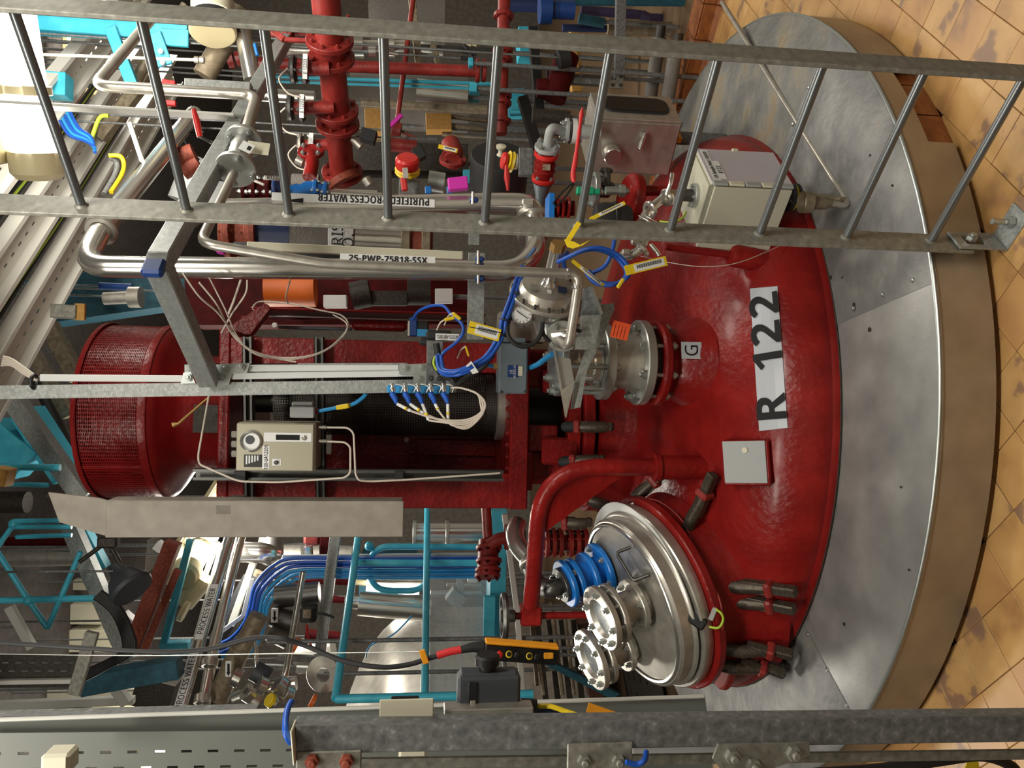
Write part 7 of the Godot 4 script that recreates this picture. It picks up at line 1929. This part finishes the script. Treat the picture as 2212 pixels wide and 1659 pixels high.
# more of the plant seen in the gaps, one line each
func gaps() -> void:
	var rows := [
		["silver_riser", "silver lagged riser behind the uppermost gauge branch", "pipe", "lagging", M.steel, [[560, 205, 680, 212, 4.9, 30, true]]],
		["foil_bend", "crumpled foil lagging below the uppermost gauge branch", "pipe", "foil", M.steel, [[600, 112, 690, 112, 5.0, 44, true]]],
		["red_side_branch", "red flanged branch joining the spool near the ladder top", "pipe", "branch", M.red_dull, [[585, 66, 690, 66, 4.1, 26, true], [612, 66, 622, 66, 4.1, 52, true], [624, 66, 632, 66, 4.1, 52, true]]],
		["red_lever_arm", "salmon red lever arm with round pivot beside the spool", "lever", "arm", M.red_dull, [[582, 62, 614, 86, 3.9, 12], [614, 86, 664, 88, 3.9, 9]]],
		["steel_sphere", "small steel sphere hanging on a thin rod", "ball", "ball", M.steel, [[796, 112, 812, 112, 4.6, 22, true], [812, 112, 860, 118, 4.6, 6, true]]],
		["tan_cabinet", "tan cabinet behind the slanting red rod", "cabinet", "cabinet", M.lagging, [[780, 255, 880, 258, 6.2, 80]]],
		["grey_drum_lid", "round grey drum lid behind the brown riser", "drum", "lid", M.lagging_grey, [[800, 20, 960, 30, 6.4, 120, true]]],
		["pale_motor", "pale motor with tan cap above the red rod", "motor", "motor", M.cream_lamp, [[1000, 82, 1020, 92, 5.0, 18, true], [1018, 92, 1030, 96, 5.0, 10, true]]],
		["clear_jar", "clear wrapped jar between dark rack uprights", "jar", "jar", M.steel_grey, [[910, 95, 960, 105, 5.5, 50, true]]],
		["teal_tape", "teal tape strip on the red riser flange", "tape", "tape", M.aqua, [[1012, 136, 1022, 136, 4.5, 18], [1014, 190, 1030, 192, 4.5, 20]]],
		["tan_bracket", "tan slotted bracket between the rack uprights", "bracket", "bracket", M.lagging, [[935, 95, 948, 140, 5.2, 12]]],
		["dark_cable", "dark cable beside the lower red train", "cable", "cable", M.rubber, [[990, 108, 1030, 116, 4.8, 10, true], [995, 125, 1035, 130, 4.8, 8, true], [1000, 95, 1022, 126, 4.8, 7, true]]],
		["red_nameplate_pipe", "rust red pipe with chalk writing behind locked knob", "pipe", "pipe", M.red_dull, [[838, 312, 900, 318, 4.3, 30, true]]],
		["red_hand_wheel", "red hand wheel at the foot of the slanting rod", "wheel", "rim", M.red_dull, [[848, 280, 866, 284, 4.6, 34, true], [868, 286, 905, 300, 4.6, 5, true]]],
		["black_instrument_block", "black instrument block beside the rust red pipe", "instrument", "block", M.black, [[898, 320, 912, 345, 4.0, 22], [780, 290, 812, 300, 4.1, 26]]],
		["steel_angle_shelf", "steel angle shelf above the locked knob", "shelf", "angle", M.galv_dark, [[850, 300, 945, 302, 4.4, 8]]],
		["small_steel_fitting", "small steel fitting below the large red spool", "fitting", "fitting", M.steel_dull, [[762, 300, 780, 318, 4.2, 16, true], [640, 345, 655, 352, 4.0, 18, true], [790, 385, 800, 400, 3.8, 20, true]]],
		["rust_ring", "rust red ring under the spool end flange", "ring", "ring", M.oxide, [[738, 386, 745, 398, 4.4, 80, true]]],
		["pale_duct_end", "pale wrapped duct end beside the blue gate valve", "duct", "duct", M.lagging_grey, [[632, 398, 690, 400, 4.2, 44, true]]],
		["dark_shadow_box", "dark box drawn as floor trough below the locked knob", "shadow", "shadow", M.soot, [[760, 345, 1010, 350, 5.0, 60]]],  # dark box standing in for shade on the floor
		["zinc_half_flange", "zinc flange half behind the pink tag", "flange", "flange", M.zinc, [[925, 390, 960, 396, 3.7, 44, true]]],
		["blue_clip", "small blue clip beside the zinc flange half", "clip", "clip", M.blue, [[918, 412, 932, 412, 3.45, 16], [965, 412, 978, 412, 3.45, 16]]],
		["dark_pipe_stub", "dark pipe stub behind the red check valve", "pipe", "pipe", M.soot, [[1150, 250, 1230, 255, 4.2, 30, true], [1180, 160, 1240, 162, 4.8, 24, true]]],
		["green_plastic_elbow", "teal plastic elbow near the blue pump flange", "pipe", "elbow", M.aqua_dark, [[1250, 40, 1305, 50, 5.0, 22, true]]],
		["dark_blue_pipe", "dark blue pipe under the upper stringer", "pipe", "pipe", M.blue_dark, [[1215, 60, 1310, 62, 5.1, 16, true], [1100, 10, 1230, 12, 5.2, 30, true]]],
		["tan_far_post", "tan post beside the pale far floor", "post", "post", M.wood, [[1238, 60, 1250, 190, 6.0, 18]]],
		["rust_flange", "rusty flange ring on the foil wrapped spool", "flange", "flange", M.oxide, [[492, 505, 502, 505, 3.55, 84, true], [546, 508, 556, 508, 3.55, 84, true]]],
		["bright_tie_rod", "bright tie rod above the blue gate valve", "rod", "rod", M.steel, [[722, 410, 815, 414, 3.55, 6, true], [722, 424, 818, 428, 3.55, 6, true]]],
		["white_cabinet", "white cabinet door behind the pale conduit", "cabinet", "door", M.box_light, [[455, 430, 500, 440, 4.4, 70]]],
		["grey_service_pipe", "grey service pipe standing left of the red flange stack", "pipe", "pipe", M.galv, [[1085, 1400, 1100, 1520, 5.2, 10, true]]],
		["bright_thin_pipe", "bright thin steel pipe behind the railing post", "pipe", "pipe", M.steel, [[800, 1250, 920, 1252, 6.4, 18, true], [850, 1240, 1000, 1242, 6.8, 12, true], [930, 1280, 1040, 1282, 6.4, 14, true], [965, 1262, 1040, 1264, 6.4, 10, true]]],
		["galvanised_bracket_arm", "galvanised bracket arm behind the railing gate", "bracket", "arm", M.galv, [[985, 1200, 1000, 1300, 5.9, 14], [970, 1280, 1000, 1302, 5.9, 30]]],
		["white_gauge_card", "white gauge card behind the dark red strainer", "card", "card", M.white, [[1010, 1245, 1030, 1245, 5.8, 22]]],
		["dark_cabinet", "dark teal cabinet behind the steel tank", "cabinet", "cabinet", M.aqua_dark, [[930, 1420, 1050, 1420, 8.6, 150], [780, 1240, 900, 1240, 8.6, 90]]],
		["tall_steel_vessel", "tall polished vessel behind the railing and upright", "vessel", "shell", M.steel_dull, [[600, 1205, 760, 1210, 7.2, 60, true], [640, 1420, 720, 1400, 6.6, 70, true]]],
		["red_brown_pipe", "red brown pipe behind the galvanised upright", "pipe", "pipe", M.red_dark, [[640, 1250, 760, 1255, 6.2, 20, true], [630, 1290, 750, 1296, 6.2, 16, true], [660, 1370, 740, 1376, 6.2, 22, true]]],
		["orange_gasket", "orange gasket ring beside the chrome valve cluster", "gasket", "ring", M.orange, [[672, 1512, 680, 1516, 4.8, 28, true], [632, 1392, 642, 1398, 5.2, 36, true]]],
		["galvanised_crossbar", "galvanised crossbar above the chrome valve cluster", "bar", "bar", M.galv, [[600, 1420, 690, 1424, 5.3, 12], [570, 1440, 640, 1443, 5.3, 10]]],
		["steel_bench", "pale bench edge behind the chrome valve cluster", "bench", "edge", M.tray, [[640, 1445, 730, 1450, 5.6, 12]]],
		["black_sleeve_pipe", "black sleeve pipe behind the amber plastic pipe", "pipe", "pipe", M.rubber, [[470, 1385, 545, 1250, 6.0, 40, true]]],
		["brown_pipe", "brown pipe between bright steel lines and cables", "pipe", "pipe", M.lagging, [[500, 1350, 560, 1235, 6.2, 26, true]]],
		["white_strip", "white strip beside the turquoise rafter", "strip", "strip", M.cream, [[430, 1280, 470, 1170, 5.5, 10]]],
		["cream_gland_box", "round cream cable gland housing below the tube lamp", "housing", "housing", M.cream_lamp, [[395, 1300, 440, 1245, 5.4, 50, true], [392, 1318, 402, 1322, 5.3, 44, true]]],
		["dark_duct", "dark square duct beside the white tube lamp", "duct", "duct", M.soot, [[250, 1190, 330, 1195, 6.5, 70], [300, 1480, 380, 1500, 6.0, 60]]],
		["white_sheet", "crumpled white sheet near the dark floodlight", "sheet", "sheet", M.white, [[262, 1330, 285, 1350, 5.2, 26], [338, 1175, 352, 1185, 5.2, 20]]],
		["pale_blue_panel", "pale blue panel beside the galvanised rafter", "panel", "panel", M.aqua, [[178, 1150, 220, 1230, 5.2, 30]]],
		["upper_dark_pipe", "upper dark pipe crossing above the fan drum", "pipe", "pipe", M.soot, [[80, 820, 165, 1000, 5.4, 26, true]]],
		["dark_purlin", "dark roof purlin behind the turquoise post", "purlin", "purlin", M.tile_dark, [[120, 260, 240, 60, 6.0, 26], [170, 200, 235, 90, 6.2, 20]]],
		["tan_purlin", "tan roof purlin behind the threaded rod", "purlin", "purlin", M.lagging, [[200, 150, 215, 40, 6.4, 24], [270, 140, 285, 40, 6.4, 24]]],
		["tan_girder", "tan beam under the slotted tray", "beam", "beam", M.lagging, [[215, 300, 300, 190, 4.9, 24], [300, 180, 350, 110, 5.0, 22]]],
		["red_far_flange", "red far flange beside the steel duct", "flange", "flange", M.red_dull, [[492, 130, 505, 128, 4.9, 36, true], [510, 128, 520, 126, 4.9, 30, true], [520, 126, 545, 124, 5.0, 16, true]]],
		["blue_hose_hook", "blue hose hook beside the bright steel duct", "hose", "hose", M.blue, [[550, 95, 556, 120, 4.2, 7, true], [505, 72, 512, 88, 4.3, 7, true]]],
		["red_plate", "small red plate behind the grey stub tube", "plate", "plate", M.red_tag, [[352, 185, 380, 190, 4.4, 22], [355, 222, 380, 224, 4.4, 10]]],
		["white_vessel", "white curved vessel behind the big pipe elbow", "vessel", "shell", M.box_light, [[395, 470, 440, 440, 4.9, 60, true]]],
	]
	for r in rows:
		if r[0] in ["dark_purlin", "tan_purlin", "bright_thin_pipe", "red_brown_pipe", "bright_tie_rod", "blue_clip", "small_steel_fitting", "red_plate", "dark_cable", "dark_duct", "orange_gasket", "teal_tape", "galvanised_crossbar", "blue_hose_hook", "dark_pipe_stub", "white_sheet", "dark_cabinet", "tall_steel_vessel", "rust_flange", "black_instrument_block"]:
			many(r[0], r[1], r[2], r[3], r[4], r[5])
		else:
			one(r[0], r[1], r[2], r[3], r[4], r[5])

func rest() -> void:
	centre()
	right_side()
	left_side()
	overhead()
	beyond()
	gaps()

# hangers up to the ceiling and legs down to the floor for what stands free
func supports() -> void:
	for n in ["upper_dark_pipe", "teal_stanchion", "dark_red_vessel", "dark_cable", "pale_motor", "white_sheet", "black_valve_wheel", "steel_angle_shelf", "turquoise_conduit", "floodlight", "brown_joist", "silver_riser", "steel_sphere", "steel_valve_row", "red_hand_wheel", "blue_pipe", "silver_pipe_joint", "brown_riser_pipe", "red_slanting_rod", "lagged_duct", "steel_duct", "cream_bucket", "slant_conduit", "white_vessel", "dark_purlin", "tan_purlin", "red_brown_pipe", "cross_channel", "dark_duct", "pale_overhead_panel", "turquoise_pipe", "galvanised_crossbar", "red_hanging_valve", "tan_bracket", "pale_blue_panel"]:
		stay(n, true)
	for n in ["low_dull_pipe", "dark_cabinet", "teal_cabinet", "dark_shadow_box", "dark_pipe_stub", "teal_tape", "foil_drum", "cardboard_box", "far_white_box", "dark_rack_upright", "blank_ring", "pallet_post", "green_plastic_elbow", "far_red_valve", "turquoise_shelf", "sensor_cluster", "grey_rail", "bright_thin_pipe", "thin_dull_pipe", "white_terminal_box", "tan_far_post", "brown_pipe"]:
		stay(n, false)
	var g: Node3D = get_node("sheet_guard")
	put(g, "fixing_bracket", MB.new().box(at(P(500, 1090, 3.12)), Vector3(0.04, 0.06, 0.24), 0.003), M.galv_dark)
func stay(n: String, up: bool) -> void:
	for t in get_children():
		if t.name == n or t.name.begins_with(n + "_0"):
			stay_one(t, up)
func stay_one(t: Node3D, up: bool) -> void:
	var b := AABB()
	var first := true
	for c in t.get_children():
		if c is MeshInstance3D:
			var bb: AABB = c.global_transform * c.mesh.get_aabb()
			b = bb if first else b.merge(bb)
			first = false
	var m := b.get_center()
	if up:
		put(t, "hanger_rod", MB.new().tube([Vector3(m.x, m.y, m.z), Vector3(m.x, 4.6, m.z)], 0.006, 6), M.galv_dark)
	else:
		put(t, "support_leg", MB.new().tube([Vector3(m.x, m.y, m.z), Vector3(m.x, 0.0, m.z)], 0.014, 8), M.galv_dark)
